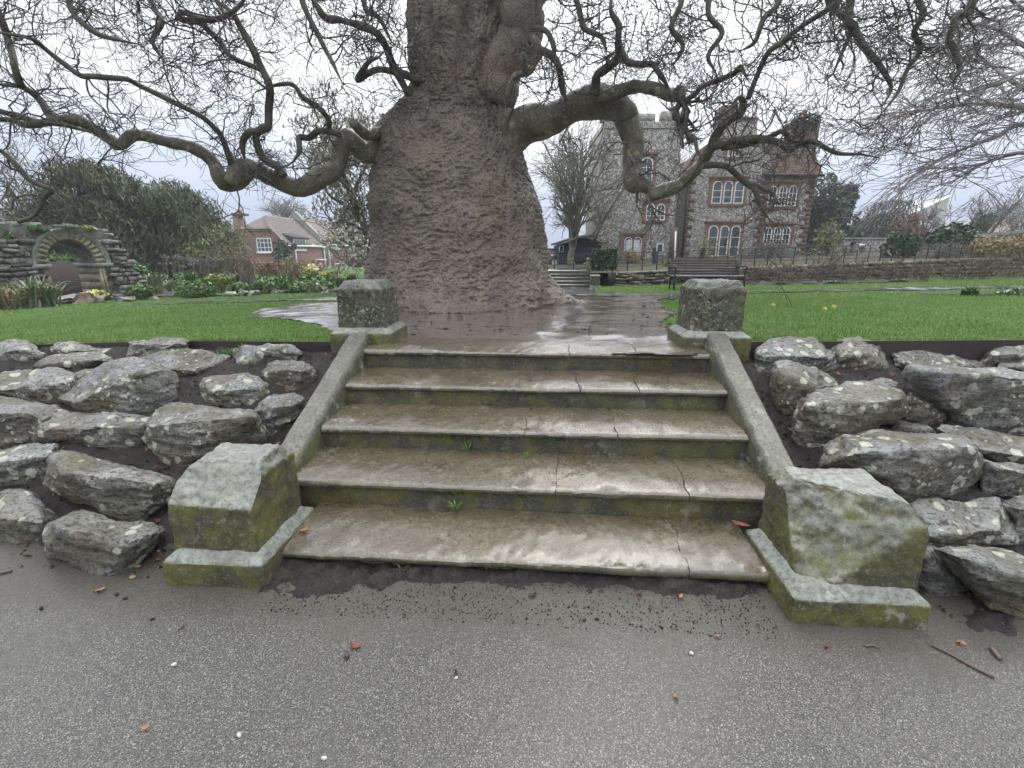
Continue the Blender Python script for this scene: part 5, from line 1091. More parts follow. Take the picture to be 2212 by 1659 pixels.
for i in range(1, 22):
    f = i / 22; a = E0 + (R0 - E0) * f; b = E1 + (R1 - E1) * f
    if a[2] > Hr[2]: k = (a[2] - Hr[2]) / (R0[2] - Hr[2]); a = np.array([a[0], Hr[1] + (R0[1] - Hr[1]) * k, a[2]])
    else: a = np.array([a[0], LY0 - .25, a[2]])
    n = np.array([.75, 0, .66]); d_ = (R0 - E0) * np.array([1, 0, 1]); d_ /= np.linalg.norm(d_); crs.append((np.array([a, b, b + n * .05, a + n * .05, a + d_ * .3, b + d_ * .3]), [(0, 1, 2, 3), (3, 2, 5, 4)]))
part('tile_courses', join(crs), MT['gtile'], bh, kind='stuff')
part('fascia', GPn.rect(519, 494.5, 587, 498.5, .0, .12), MT['white'], bh)
CPn = Plane(at(512, 500, 46.5), (1, 0)); ch_ = part('chimney', CPn.rect(501.5, 465, 523, 540, -1.0, 0), MT['brick'], bh); part('cap', CPn.rect(499, 460, 525, 465, -1.1, .1), MT['wbrick'], ch_); part('pot', tube([CPn.pt(*CPn.sz(511, 461), -.5), CPn.pt(*CPn.sz(511, 451), -.5)], [.25, .2], 8), MT['terracotta'], ch_)
def sash(pl, parent, rect, cols, rows, fw=.07, glass='glass', off=.0, sill=True):
    u0, z1 = pl.sz(rect[0], rect[1]); u1, z0 = pl.sz(rect[2], rect[3]); u0, u1 = min(u0, u1), max(u0, u1)
    w = part('window', pl.box(u0 - .1, u1 + .1, z0 - .12, z0 - .001, off - .05, off + .12), MT['white'], parent); light(pl, w, u0, u1, z0, z1, False, cols, rows, fw, glass, off + .02)
sash(GPn, bh, (553, 514, 590, 545), 4, 3, .09); sash(GPn, bh, (560, 566, 592, 590), 4, 3, .09)
sash(SPn, bh, (632, 516, 660, 540), 4, 1, .09, 'dglass', .02)
part('dormer_roof', slab([SPn.pt(SPn.sz(629, 514)[0], SPn.sz(645, 513)[1], .25), SPn.pt(SPn.sz(663, 514)[0], SPn.sz(645, 513)[1], .25), SPn.pt(SPn.sz(663, 514)[0], SPn.sz(645, 511)[1] + .3, -1), SPn.pt(SPn.sz(629, 514)[0], SPn.sz(645, 511)[1] + .3, -1)]), MT['felt'], bh)
for x, y0, y1 in ((634, 530, 556), (697, 533, 590)): part('downpipe', tube([SPn.pt(SPn.sz(x, y0)[0], SPn.sz(x, y0)[1], .1), SPn.pt(SPn.sz(x, y0)[0], gb, .1)], .09, 6), MT['white'], bh)
part('gutter', tube([SPn.pt(0, zE - .08, .3), SPn.pt(Ymid, zE - .08, .3)], .08, 6), MT['white'], bh)
part('door', SPn.box(SPn.sz(672, 580)[0], SPn.sz(690, 580)[0], gb, SPn.sz(680, 570)[1], -.05, .03), MT['dbrick'], bh); part('porch_shelf', SPn.box(SPn.sz(676, 565)[0], SPn.sz(694, 565)[0], SPn.sz(685, 562)[1], SPn.sz(685, 560)[1], 0, .6), MT['white'], bh)
dsh = tube([SPn.pt(SPn.sz(626, 533)[0] - .3, SPn.sz(626, 533)[1], .5), SPn.pt(SPn.sz(626, 533)[0] - .25, SPn.sz(626, 533)[1] + .03, .42)], [.34, .05], 14); part('satellite_dish', dsh, MT['felt'], bh)
bh2 = thing('brick_house', 'second brick house with mossy dormer roof, behind the white magnolia blossom', 'house', SPn.pt(Ymid + 8, gb, 0))
rz2 = rzz + .45; part('side_wall', SPn.box(Ymid + .002, Yend, gb, zE + .2, -.3, -.001), MT['brick'], bh2)
part('roof', slab([SPn.pt(Ymid, zE + .2, .25), SPn.pt(Yend, zE + .2, .25), (rx, LY0 + Yend, rz2), (rx, LY0 + Ymid, rz2)]), MT['gtile'], bh2); part('far_roof', slab([(rx, LY0 + Ymid, rz2), (rx, LY0 + Yend, rz2), (2 * rx - X0, LY0 + Yend, zE), (2 * rx - X0, LY0 + Ymid, zE)]), MT['gtile'], bh2)
part('verge', slab([SPn.pt(Ymid - .25, zE + .5, .3), SPn.pt(Ymid + .45, zE + .5, .3), (rx, LY0 + Ymid + .45, rz2 + .4), (rx, LY0 + Ymid - .25, rz2 + .4)], .6), MT['cop'], bh2)
part('gable_wall', extr([(X0 - .002, LY0 + Ymid + .1, gb), (2 * rx - X0, LY0 + Ymid + .1, gb), (rx, LY0 + Ymid + .1, rz2)], (0, .3, 0)), MT['brick'], bh2)
sash(SPn, bh2, (714, 520, 735, 536), 4, 1, .1, 'dglass', .02); sash(SPn, bh2, (722, 569, 743, 588), 4, 2, .1, 'dglass', .02); sash(SPn, bh2, (764, 569, 783, 588), 4, 2, .1, 'dglass', .02)
part('dormer_roof', slab([SPn.pt(SPn.sz(709, 514)[0], SPn.sz(722, 518)[1], .35), SPn.pt(SPn.sz(738, 514)[0], SPn.sz(722, 518)[1], .35), SPn.pt(SPn.sz(738, 514)[0], SPn.sz(722, 511)[1] + .2, -.9), SPn.pt(SPn.sz(709, 514)[0], SPn.sz(722, 511)[1] + .2, -.9)]), plain('yellow_moss', (.35, .33, .05), .9, .2), bh2)
for x in (708, 755): part('downpipe', tube([SPn.pt(SPn.sz(x, 540)[0], zE + .1, .1), SPn.pt(SPn.sz(x, 540)[0], gb, .1)], .1, 6), MT['white'], bh2)
part('gutter', tube([SPn.pt(Ymid + .4, zE + .12, .3), SPn.pt(Yend, zE + .12, .3)], .08, 6), MT['white'], bh2)

# ---------------------------------------------------------------- ruined arch
AY = 14.0; AP = Plane(at(153, 650, AY), (.33, .94)); a_ = AP.sz
ruin = thing('ruined_arch', 'ruined flint wall with a round Norman arch carved in zigzags, at the far left', 'ruin', at(153, 652, AY))
outl = [a_(-40, 690), a_(330, 655), a_(326, 630), a_(312, 606), a_(292, 588), a_(282, 568), a_(268, 548), a_(250, 524), a_(232, 508), a_(214, 498), a_(180, 494), a_(140, 489), a_(90, 486), a_(40, 484), a_(-40, 482)]
uL, uRr = a_(101, 569)[0], a_(206, 569)[0]; zsp = a_(150, 569)[1]; uc = (uL + uRr) / 2; ra = (uRr - uL) / 2; zap_ = a_(150, 517)[1]; zg = a_(153, 652)[1] - .15
ea = (zap_ - zsp)
opn = [(uL, zg)] + [(uc - ra * math.cos(a), zsp + ea * math.sin(a)) for a in np.linspace(0, PI, 17)] + [(uRr, zg)]
outer2 = [outl[0], (uL, outl[0][1] - .1)] + opn[1:-1][:0] 
from mathutils.geometry import tessellate_polygon
loop = [(outl[0][0], zg - .05)] + [(uL, zg - .05)] + opn[1:-1] + [(uRr, zg - .05)] + [(outl[1][0], zg - .05)] + outl[1:]
loop = [p for k, p in enumerate(loop) if k == 0 or abs(p[0] - loop[k - 1][0]) + abs(p[1] - loop[k - 1][1]) > 1e-4]
tri = tessellate_polygon([[Vector((u, z, 0)) for u, z in loop]]); m = len(loop); TH_ = .85
V = np.array([AP.pt(u, z, 0) for u, z in loop] + [AP.pt(u, z, -TH_) for u, z in loop])
part('wall', (V, [tuple(t) for t in tri] + [tuple(i + m for i in t[::-1]) for t in tri] + [(i, (i + 1) % m, m + (i + 1) % m, m + i) for i in range(m)]), MT['ruinstone'], ruin)
SR = [stone_mesh(40 + k, MT['ruinstone']) for k in range(8)]; ra_ = np.random.default_rng(4); loopA = np.array(loop); cnt = 0
zrow = zg
while zrow < 1.75 and cnt < 292:
    hh = ra_.uniform(.105, .15); u = outl[0][0] + ra_.uniform(0, .1)
    while u < outl[1][0] and cnt < 292:
        w = ra_.uniform(.13, .32); c = (u + w / 2, zrow + hh / 2); ring_d = math.hypot((c[0] - uc) / (ra + .36), max(0, c[1] - zsp) / (ea + .30))
        inring = (c[1] >= zsp and ring_d < 1) or (c[1] < zsp and uL - .20 < c[0] < uRr + .42)
        if inpoly(np.array([c[0]]), np.array([c[1]]), loopA)[0] and not inring and a_(-40, 600)[0] < c[0]:
            place_stone(SR[ra_.integers(8)], ruin, AP.pt(c[0], c[1] + ra_.normal() * .015, ra_.uniform(-.03, .05)), w * ra_.uniform(.75, 1.05), .2, hh * ra_.uniform(.7, 1.15), AP.r, ra_); cnt += 1
        u += w
    zrow += hh
for u, z in outl[5:]:                                   # loose coping stones along the broken top
    for _ in range(2): place_stone(SR[ra_.integers(8)], ruin, AP.pt(u + ra_.normal() * .12, z + .0, -.25 + ra_.normal() * .12), .24, .3, .12, AP.r, ra_)
nv = 17
for k in range(nv):
    t0_, t1_ = PI * (k + .02) / nv, PI * (k + .98) / nv; tm = (t0_ + t1_) / 2
    P_ = lambda t, f, g: (uc - (ra + f) * math.cos(t), zsp + (ea + g) * math.sin(t))
    q_ = [P_(t0_, .0, .0), P_(t1_, .0, .0), P_(t1_, .25, .2), P_(tm, .26, .21), P_(t0_, .25, .2)]
    V1 = [AP.pt(*p, -.1) for p in q_] + [AP.pt(*p, .035) for p in q_]
    mid_ = AP.pt(*P_(tm, .16, .13), .12); mid0 = AP.pt(*P_(tm, .03, .03), .09)
    V1 = np.array(V1 + [mid_, mid0]); Fv = [(0, 1, 6, 5), (1, 2, 7, 6), (2, 3, 8, 7), (3, 4, 9, 8), (4, 0, 5, 9), (5, 11, 10), (5, 6, 11), (6, 10, 11), (6, 7, 10), (7, 8, 10), (8, 9, 10), (9, 5, 10), (4, 3, 2, 1, 0)]
    part('voussoir', (V1, Fv), MT['ashlar'], ruin)
    q2 = [P_(t0_, .255, .205), P_(t1_, .255, .205), P_(t1_, .36, .30), P_(t0_, .36, .30)]; part('hood_stone', (np.array([AP.pt(*p, -.1) for p in q2] + [AP.pt(*q2[0], .07), AP.pt(*q2[1], .07), AP.pt(*q2[2], .14), AP.pt(*q2[3], .14)]), [tuple(f) for f in BOXF]), MT['cop'], ruin)
part('impost', AP.box(uL - .36, uL + .05, zsp - .115, zsp - .002, -TH_ - .05, .12), MT['cop'], ruin); part('impost', AP.box(uRr - .05, uRr + .42, zsp - .115, zsp - .002, -TH_ - .05, .12), MT['cop'], ruin)
zj = np.linspace(zg, zsp - .118, 6)
for k in range(5):
    part('jamb_stone', AP.box(uRr - .004, uRr + (.26 if k % 2 else .36), zj[k] + .004, zj[k + 1] - .004, -.25, .03), MT['ashlar'], ruin); part('jamb_stone', AP.box(uRr - .006, uRr + .1, zj[k] + .004, zj[k + 1] - .004, -TH_ - .01, -.26), MT['ashlar'], ruin)
    part('jamb_stone', AP.box(uL - (.2 if k % 2 else .14), uL + .004, zj[k] + .004, zj[k + 1] - .004, -TH_ - .01, .03), MT['ashlar'], ruin)
for du in (.05, .14): part('shaft', tube([AP.pt(uRr + du, zg, .06), AP.pt(uRr + du, zsp - .12, .06)], .04, 8), MT['ashlar'], ruin, True)
for nm, b in (('ivy', (4, 28, 500, 522)), ('ivy', (8, 26, 545, 562)), ('ivy', (45, 95, 484, 500)), ('fern_tuft', (172, 206, 487, 500)), ('ivy', (80, 105, 492, 506))):
    c_, R_ = pxball(*b, AP.pt(a_((b[0] + b[1]) / 2, b[2])[0], 0)[1], .14); part(nm, leaves([c_], [R_], 260, .09, .6, 0, b[0] + 3, .3), MT['mid' if nm == 'ivy' else 'lime'], ruin, kind='stuff')
BW = Plane(at(140, 640, 17.5), (1, .1)); solo('brick_wall', BW.rect(60, 567, 255, 660, -.3, 0), MT['oldbrick'], 'low dark brick wall seen through the ruined arch', 'brick wall')

# ---------------------------------------------------------------- planting beds and plants
patch('flower_bed', gvec([(-120, 676), (0, 663), (150, 657), (240, 650), (330, 644), (460, 640.5), (560, 636), (720, 632), (830, 628), (830, 612), (600, 614), (400, 618), (200, 630), (-120, 646)]), .09, MT['soil'], .05, .12, 31, .03)
patch('rose_bed', gvec([(1610, 617), (1700, 616.5), (1850, 613), (2010, 609), (2010, 605.5), (1800, 608.5), (1612, 612)]), .09, MT['soil'], .03, .1, 37, .03)
patch('lawn_bed', gvec([(1972, 634), (2080, 632), (2300, 628), (2300, 643), (2180, 641), (2060, 639), (1990, 637)]), .06, MT['soil'], .02, .05, 39, .01)
def straps(name, label, cat, bx, by, wpx, hpx, n, mat, group=None, seed=0, Y=None, wid=.022, curl=1.0, mats=None):
    r = np.random.default_rng(seed + 900); b = gp(bx, by) if Y is None else at(bx, by, Y); s = b[1] / F; W, H = wpx / 2 * s, hpx * s; VV, FF, m = [], [], 0
    for k in range(n):
        a = r.uniform(0, 2 * PI); f = r.random() ** .6; L = H * r.uniform(.8, 1.25) * (1 + .25 * f); reach = W * f * r.uniform(.7, 1.1); t = np.linspace(0, 1, 6); o = b + np.array([r.normal() * W * .18, r.normal() * W * .18, -.02])
        P = o + np.stack([np.cos(a) * reach * t ** 1.25, np.sin(a) * reach * t ** 1.25, L * (t - (.42 * curl * (.35 + f)) * t ** 2.4)], 1); side = np.array([-math.sin(a), math.cos(a), 0]); w = wid * (1 - t ** 2.5) + .002
        V_ = np.concatenate([P - side * w[:, None] * .5, P + side * w[:, None] * .5]); VV.append(V_); i = np.arange(5); FF.append(np.stack([i, i + 1, i + 7, i + 6], 1) + m); m += 12
    t_ = thing(name, label, cat, b, group); V_ = np.concatenate(VV); F_ = np.concatenate(FF)
    if mats:
        k = len(F_) // 5; c = int(k * mats[1]) * 5; part('leaves', (V_, F_[:c]), MT[mat], t_, True, kind='stuff'); part('dead_leaves', (V_, F_[c:]), MT[mats[0]], t_, True, kind='stuff')
    else: part('leaves', (V_, F_), MT[mat], t_, True, kind='stuff')
    return t_
G1 = 'leafy mounds in the left flower bed'; G2 = 'strap-leaved clumps in the left flower bed'; G3 = 'dried stems standing in the left flower bed'
straps('agapanthus_clump', 'big arching strap-leaved clump in front of the ruined arch', 'plant', 92, 662, 135, 72, 170, 'pale', G2, 1, Y=12.2, wid=.05, mats=('straw', .8))
straps('agapanthus_clump', 'withered straw-striped strap clump at the left edge of the picture', 'plant', 8, 676, 130, 62, 150, 'pale', G2, 2, Y=11.3, wid=.05, mats=('straw', .5))
straps('agapanthus_clump', 'green and straw strap clump in shade left of the arch', 'plant', 22, 648, 90, 42, 90, 'mid', G2, 3, Y=12.6, wid=.05, mats=('straw', .75))
straps('iris_clump', 'yellow-green spiky fern clump at the bed edge right of the arch', 'plant', 342, 640, 44, 34, 70, 'lime', G2, 4, wid=.03)
straps('iris_clump', 'silvery strap clump behind the yellow-green spiky one', 'plant', 336, 618, 66, 34, 90, 'pale', G2, 5, Y=15.2, wid=.04)
straps('iris_clump', 'grey-green strap clump just left of the big geranium mound', 'plant', 372, 628, 40, 30, 60, 'pale', G2, 6, Y=14.6, wid=.03)
straps('narcissus_clump', 'bright strap clump behind the big geranium mound', 'plant', 412, 612, 62, 32, 90, 'mid', G2, 7, Y=16, wid=.03)
straps('narcissus_clump', 'yellow-green strap clump between the two geranium mounds', 'plant', 478, 636, 46, 36, 70, 'lime', G2, 8, wid=.028)
straps('narcissus_clump', 'dark strap clump beside the border stones in mid bed', 'plant', 566, 632, 34, 26, 50, 'mid', G2, 9, wid=.025)
straps('narcissus_clump', 'small star-shaped strap plant at the right end of the bed edge', 'plant', 693, 632, 30, 22, 40, 'pale', G2, 10, wid=.03)
straps('narcissus_clump', 'daffodil foliage nearest the trunk', 'plant', 760, 614, 56, 30, 90, 'mid', G2, 11, Y=15, wid=.025)
straps('narcissus_clump', 'daffodil foliage at the back of the bed left of the trunk', 'plant', 800, 608, 50, 26, 80, 'mid', G2, 12, Y=16, wid=.025)
straps('narcissus_clump', 'lush strap clump in mid bed under the dried red stems', 'plant', 520, 610, 70, 26, 90, 'mid', G2, 13, Y=16, wid=.03)
straps('grass_tussock', 'buff ornamental grass tussock in mid bed', 'plant', 580, 603, 62, 38, 120, 'straw', G3, 14, Y=16.5, wid=.014, curl=.8)
straps('grass_tussock', 'tall buff grass fountain behind the tussock', 'plant', 565, 590, 70, 40, 60, 'straw', G3, 15, Y=18, wid=.014, curl=.9)
for k, (x0, x1, y0, y1, Y, m, lab) in enumerate([
    (384, 464, 606, 640, 13.9, 'mid', 'big round geranium mound at the bed edge right of the arch'), (492, 550, 611, 634, 14.2, 'mid', 'low geranium mound above the dark border stones'),
    (548, 624, 598, 629, 14.6, 'mid', 'wide bright green mound in the middle of the bed'), (620, 722, 597, 631, 14.6, 'mid', 'widest leafy mound at the right of the bed'),
    (278, 330, 614, 640, 14.2, 'mid', 'small leafy mound against the foot of the ruin'), (690, 745, 590, 614, 16, 'mid', 'leafy mound behind the widest one'), (560, 625, 590, 606, 16.6, 'mid', 'leafy patch at the back of the mid bed'),
    (262, 320, 570, 602, 17, 'mid', 'ivy-like bush beside the broken end of the ruin'), (440, 500, 592, 612, 16.5, 'lime', 'yellow-green patch behind the geranium mounds')]):
    bush('geranium_mound', lab, 'plant', [(x0, x1, y0, y1 + 6)], Y, 900, .085, m, G1, .8, .0, 60 + k, .75, 0, 0, .15, stems=8, smat='brown_twig')
for k, (x, y, w_, h_, Y, lab) in enumerate([(673, 592, 34, 26, 16, 'lime-yellow euphorbia head at the back of the bed'), (706, 600, 26, 16, 16, 'smaller lime-yellow euphorbia near the brick house door'), (205, 644, 50, 22, 14, 'pale yellow primrose clump behind the tree stump')]):
    t = bush('euphorbia', lab, 'plant', [(x - w_ / 2, x + w_ / 2, y - h_ * .6, y + h_ * .5)], Y, 260, .09, 'mid', 'yellow flowering clumps in the left bed', .5, 0, 80 + k, .4)
    c_, R_ = pxball(x - w_ / 2, x + w_ / 2, y - h_ * .8, y + h_ * .1, Y); part('flowers', leaves([c_], [R_ * .95], 170, .09, .9, 0, 81 + k, .8), MT['yellow'], t, kind='stuff')
rd = np.random.default_rng(21)
def stalks(name, label, x0, x1, y0, y1, Y, n, mat, head, seed, group=G3):
    r = np.random.default_rng(seed); b = at((x0 + x1) / 2, y1, Y); t = thing(name, label, 'dried plant', b, group); st, hc = [], []
    for _ in range(n):
        x = r.uniform(x0, x1); a = at(x, y1, Y + r.normal() * .3); c = at(x + r.normal() * 4, y0 + (y1 - y0) * r.random() ** 2 * .6, Y + r.normal() * .3); st.append((np.array([a, (a + c) / 2 + r.normal(size=3) * .03, c]), np.array([.008, .007, .005]))); hc.append(c)
        if head: 
            for _ in range(4): st.append((np.array([c - (0, 0, .1), c + r.normal(size=3) * .09]), np.array([.005, .004])))
    part('stems', twigs_mesh(st), MT[mat], t, True, kind='stuff')
    if head: V_ = [leaves([c], [(.11, .11, .05)], 16, .06, .7, 0, seed + k, .4) for k, c in enumerate(hc)]; part('seed_heads', join(V_), MT[head], t, kind='stuff')
stalks('dried_seedheads', 'tall brown dried seed heads in front of the yews, left group', 352, 402, 552, 592, 17, 22, 'brown_twig', 'lav', 1)
stalks('dried_seedheads', 'tall brown dried seed heads in front of the yews, right group', 405, 456, 560, 592, 17, 22, 'brown_twig', 'lav', 2)
stalks('dried_perennial', 'russet upright dried stems above the mid bed', 518, 550, 576, 616, 15.6, 60, 'brown_twig', None, 3)
stalks('dried_perennial', 'sparse fox-brown stems right of the russet ones', 560, 640, 570, 606, 16.5, 40, 'brown_twig', 'russet', 4)
# daffodils
for k, (x, y, Y, lab) in enumerate([(760, 590, 15, 'yellow daffodil nearest the middle of the clump left of the trunk'), (792, 594, 15.5, 'yellow daffodil touching the outline of the trunk'), (738, 596, 15, 'yellow daffodil at the left of the foliage by the trunk'), (1667, 668, None, 'single yellow flower in the lawn right of the right upper pier'), (1797, 673, None, 'yellow flower in the middle of the right lawn'), (1778, 678, None, 'tiny yellow flower beside the one in mid lawn')]):
    b = at(x, y, Y) if Y else gp(x, y) + (0, 0, .06); t = thing('daffodil', lab, 'flower', b - (0, 0, .2 if Y else .05), 'yellow spring flowers'); hgt = .2 if Y else .05
    part('stem', tube([b - (0, 0, hgt), b], [.006, .005], 5), MT['mid'], t); f_ = .05 if Y else .025
    V_ = [];  [V_.extend([b + (0, -.01, 0), b + (f_ * math.cos(a - .4), -.02, f_ * math.sin(a - .4)), b + (1.5 * f_ * math.cos(a), -.012, 1.5 * f_ * math.sin(a)), b + (f_ * math.cos(a + .4), -.02, f_ * math.sin(a + .4))]) for a in np.arange(6) * PI / 3]
    part('petals', (np.array(V_), np.arange(24).reshape(-1, 4)), MT['yellow'], t); part('trumpet', tube([b, b + (0, -.05, 0)], [.02 * f_ / .05, .028 * f_ / .05], 8), MT['yellow'], t)
# stones along the bed
def small_rock(label, x0, x1, y0, y1, Y=None, seed=0, group='border stones along the left flower bed', mat='rock', name='border_stone'):
    Y = Y or gp((x0 + x1) / 2, y1 - 1)[1]; c, R = pxball(x0, x1, y0, y1 + (y1 - y0) * .25, Y); r = np.random.default_rng(seed + 300); p = r.normal(size=(16, 3)); p /= np.linalg.norm(p, axis=1)[:, None]
    bm = hull(c + np.sign(p) * np.abs(p) ** .7 * R * (1, 1.0, 1)); refine(bm, max(R[0] / 4, .03), 5, 700); V, T = bm_vf(bm); V = V + vnormals(V, T) * (.02 * fbm(V * 9, 3, seed))[:, None]
    solo(name, (V, T), MT[mat], label, 'stone', True, 40, group)
for k, (a, b, lab) in enumerate([((118, 170, 634, 654), None, 'dark border stone left of the stump'), ((198, 236, 638, 656), None, 'dark border stone right of the stump'), ((240, 300, 640, 652), None, 'flat grey border stone at the foot of the ruin pier'), ((300, 352, 638, 648), None, 'long flat border stone right of the ruin pier'),
        ((482, 515, 630, 642), None, 'grey border stone under the low geranium mound'), ((514, 540, 627, 641), None, 'black wet border stone in mid bed'), ((534, 562, 627, 640), None, 'pointed grey border stone in mid bed'), ((576, 616, 624, 636), None, 'dark long border stone under the bright mound'), ((612, 645, 618, 634), None, 'tilted pale-topped border stone near the trunk'), ((644, 668, 622, 632), None, 'small white-topped border stone near the trunk')]): small_rock(lab, *a, None, k)
# tree stump
sb = gp(188, 655); s0 = sb[1] / F; hgt = 24 * s0; ths = np.linspace(0, 2 * PI, 40, endpoint=False); Vs = []
for f in np.linspace(0, 1, 8): rr_ = (10 * s0) + (20 * s0) * (1 - f) ** 2.6 * (1 + .5 * np.cos(4 * ths + 1)) + .012 * np.cos(11 * ths); Vs.append(np.stack([sb[0] + rr_ * np.cos(ths), sb[1] + rr_ * np.sin(ths), np.full(40, sb[2] - .03 + hgt * f)], 1))
Vs = np.array(Vs).reshape(-1, 3); Fs = [(i * 40 + j, i * 40 + (j + 1) % 40, (i + 1) * 40 + (j + 1) % 40, (i + 1) * 40 + j) for i in range(7) for j in range(40)] + [tuple(range(280, 320))]
stp = thing('tree_stump', 'grey sawn tree stump with splayed roots at the edge of the bed', 'stump', sb); part('body', (Vs, Fs), MT['deadwood'], stp, True, 40)
tpv = Vs[280:320].copy(); tpv[:, 2] += .012; tpv[:, :2] = sb[:2] + (tpv[:, :2] - sb[:2]) * .93; part('sawn_top', (np.concatenate([tpv, tpv - (0, 0, .02)]), [tuple(range(40))] + [(j, 40 + j, 40 + (j + 1) % 40, (j + 1) % 40) for j in range(40)]), MT['cop'], stp)

# ---------------------------------------------------------------- trees and shrubs, left
GY = 'dark yews behind the ruined arch'
bush('yew_tree', 'largest dark spreading yew directly behind the ruined arch', 'tree', [(110, 300, 372, 560), (95, 210, 420, 600), (190, 330, 420, 620), (165, 255, 357, 430), (80, 160, 470, 620)] + [(x - 12, x + 12, y, y + 90) for x, y in ((190, 350), (212, 352), (235, 362), (255, 372), (160, 372), (140, 395), (120, 420), (105, 448), (275, 388), (292, 408), (172, 360), (225, 380), (250, 400), (200, 390), (90, 470))], 23, 34000, .26, 'yew', GY, .2, .62, 1, .35, 1.0, -.6, .38, 2.2, 0, trunk=-.6)
bush('yew_tree', 'lower dark yew between the ruin and the brick house', 'tree', [(290, 420, 425, 600), (330, 470, 470, 610), (350, 430, 403, 480), (400, 482, 500, 600)] + [(x - 11, x + 11, y, y + 80) for x, y in ((310, 412), (330, 405), (352, 402), (375, 398), (398, 402), (418, 415), (435, 432), (450, 455), (464, 478), (340, 425), (385, 425))], 25, 26000, .26, 'yew', GY, .2, .62, 2, .35, 1.0, -.6, .38, 2.2, 0, trunk=-.7)
bush('evergreen_shrub', 'dark evergreen under the chimney of the brick house', 'shrub', [(455, 520, 480, 600), (430, 490, 500, 600)], 30, 2600, .3, 'conifer', None, .3, .3, 3, .5, .8, -.3, .2, 1.5)
bush('spring_willow', 'feathery yellow-green shrub leafing out in front of the brick house', 'shrub', [(432, 520, 498, 585), (470, 545, 520, 600), (425, 470, 520, 570), (480, 520, 480, 530)], 21, 3600, .13, 'olive', None, .25, .5, 4, .2, .9, -.1, .3, 1.6, 22, 'brown_twig')
bush('brown_shrub', 'bare purplish shrub between the willow and the brick gable', 'shrub', [(505, 560, 535, 604)], 20, 700, .07, 'russet', None, .3, .2, 5, .2, 0, 0, .3, 1, 60, 'brown_twig')
bush('climbing_ivy', 'green climber on the corner of the brick house', 'climber', [(590, 628, 520, 580), (600, 640, 550, 600)], 44.2, 900, .28, 'dark', None, .8, 0, 6, .5, 0, 0, .2, .3, 6)
bush('low_hedge', 'dark rounded hedge under the lower gable window', 'hedge', [(556, 600, 569, 600)], 32, 700, .2, 'dark', None, .7, 0, 7, .7)
bush('shrub', 'brownish budding shrub right of the climber', 'shrub', [(610, 668, 565, 604)], 26, 900, .1, 'russet', None, .4, .2, 8, .3, 0, 0, .3, 1, 40)
bush('shrub', 'green flowering-currant shrub in front of the brick side wall', 'shrub', [(600, 650, 556, 602)], 24, 700, .1, 'olive', None, .5, .2, 9, .3, 0, 0, .3, 1, 30)
bush('pink_hydrangea', 'small pink flower head beside the drainpipe of the brick house', 'flower', [(686, 698, 569, 584)], 24, 160, .09, 'pink', None, .9, 0, 10, .6)
bush('field_hedge', 'low green hedge seen through the ruined arch', 'hedge', [(40, 170, 548, 580), (150, 260, 548, 585)], 21, 1800, .16, 'mid', None, .6, 0, 11, .6)
bush('brown_thicket', 'leafless brown thicket at the left edge above the ruin', 'shrub', [(-120, 40, 425, 520), (-10, 75, 440, 510)], 26, 2600, .12, 'russet', None, .2, .5, 12, .2, .8, -.2, .25, 2, 120, 'brown_twig')
GB = 'leafless trees behind the gardens'
bare('bare_tree', 'pale leafless tree behind the left end of the ruin', 'tree', 62, 520, 300, 24, .5, 'greytwig', 21, 9, 3, .12, .16, .05, GB)
bare('bare_tree', 'leafless tree beyond the left edge, twigs reaching over the ruin', 'tree', -40, 540, 270, 22, .6, 'brown_twig', 22, 9, 3, .12, .16, .05, GB)
bare('bare_tree', 'small faint tree showing above the ridge of the brick house', 'tree', 620, 510, 440, 70, .6, 'greytwig', 23, 8, 3, .3, .12, .04, GB, step=.5)
# magnolia beside the trunk
mg = thing('magnolia', 'magnolia with white blossom and pale buds left of the trunk', 'tree', at(815, 618, 12.5)); MY = 12.5; out = []; rm = np.random.default_rng(31); tips = []
stem = smooth_path([at(*p, MY) for p in ((815, 618), (806, 560), (797, 515), (780, 470), (765, 440), (752, 405), (740, 370))], 4); part('trunk', tube(stem, np.linspace(.13, .05, len(stem)), 9), MT['twig'], mg, True)
for pth in (((797, 515), (800, 480), (815, 440), (830, 390)), ((780, 470), (740, 440), (710, 420), (690, 380)), ((765, 440), (770, 400), (790, 360), (800, 320)), ((752, 405), (715, 370), (690, 340)), ((740, 370), (720, 330), (700, 300)), ((797, 520), (770, 530), (740, 520), (715, 500)), ((806, 560), (780, 575), (750, 570)), ((740, 370), (760, 330), (770, 300)), ((790, 500), (750, 480), (720, 480))):
    Q = smooth_path([at(*p, MY + rm.normal() * .5) for p in pth], 4); out.append((Q, np.linspace(.05, .02, len(Q))))
    for _ in range(16): i = rm.integers(2, len(Q)); grow(rm, Q[i], np.array([rm.normal(), rm.normal(), .4]), rm.uniform(.5, 1.1), .014, 2, out, .11, .3, .15, .06, (2, 4), (.4, .7), (.4, 1.0), .0065)
part('branches', twigs_mesh(out, 4), MT['greytwig'], mg, True, kind='stuff')
ends = np.array([P[-1] for P, R in out]); pyv = 829.5 - F * ((ends[:, 2] - EYE) * cT - ends[:, 1] * -sT * -1 + 2 * ends[:, 1] * sT * 0) / 1
low = ends[:, 2] < at(760, 480, MY)[2]
bl = [leaves([c + (0, 0, .03)], [(.04, .04, .05)], 5, .075, .6, .5, k, .3) for k, c in enumerate(ends[low]) if k % 2]; part('blossoms', join(bl), MT['blossom'], mg, kind='stuff')
bl = [leaves([c + (0, 0, .03)], [(.014, .014, .035)], 3, .10, .35, .8, k, .3) for k, c in enumerate(ends[~low])]; part('buds', join(bl), MT['bud'], mg, kind='stuff')

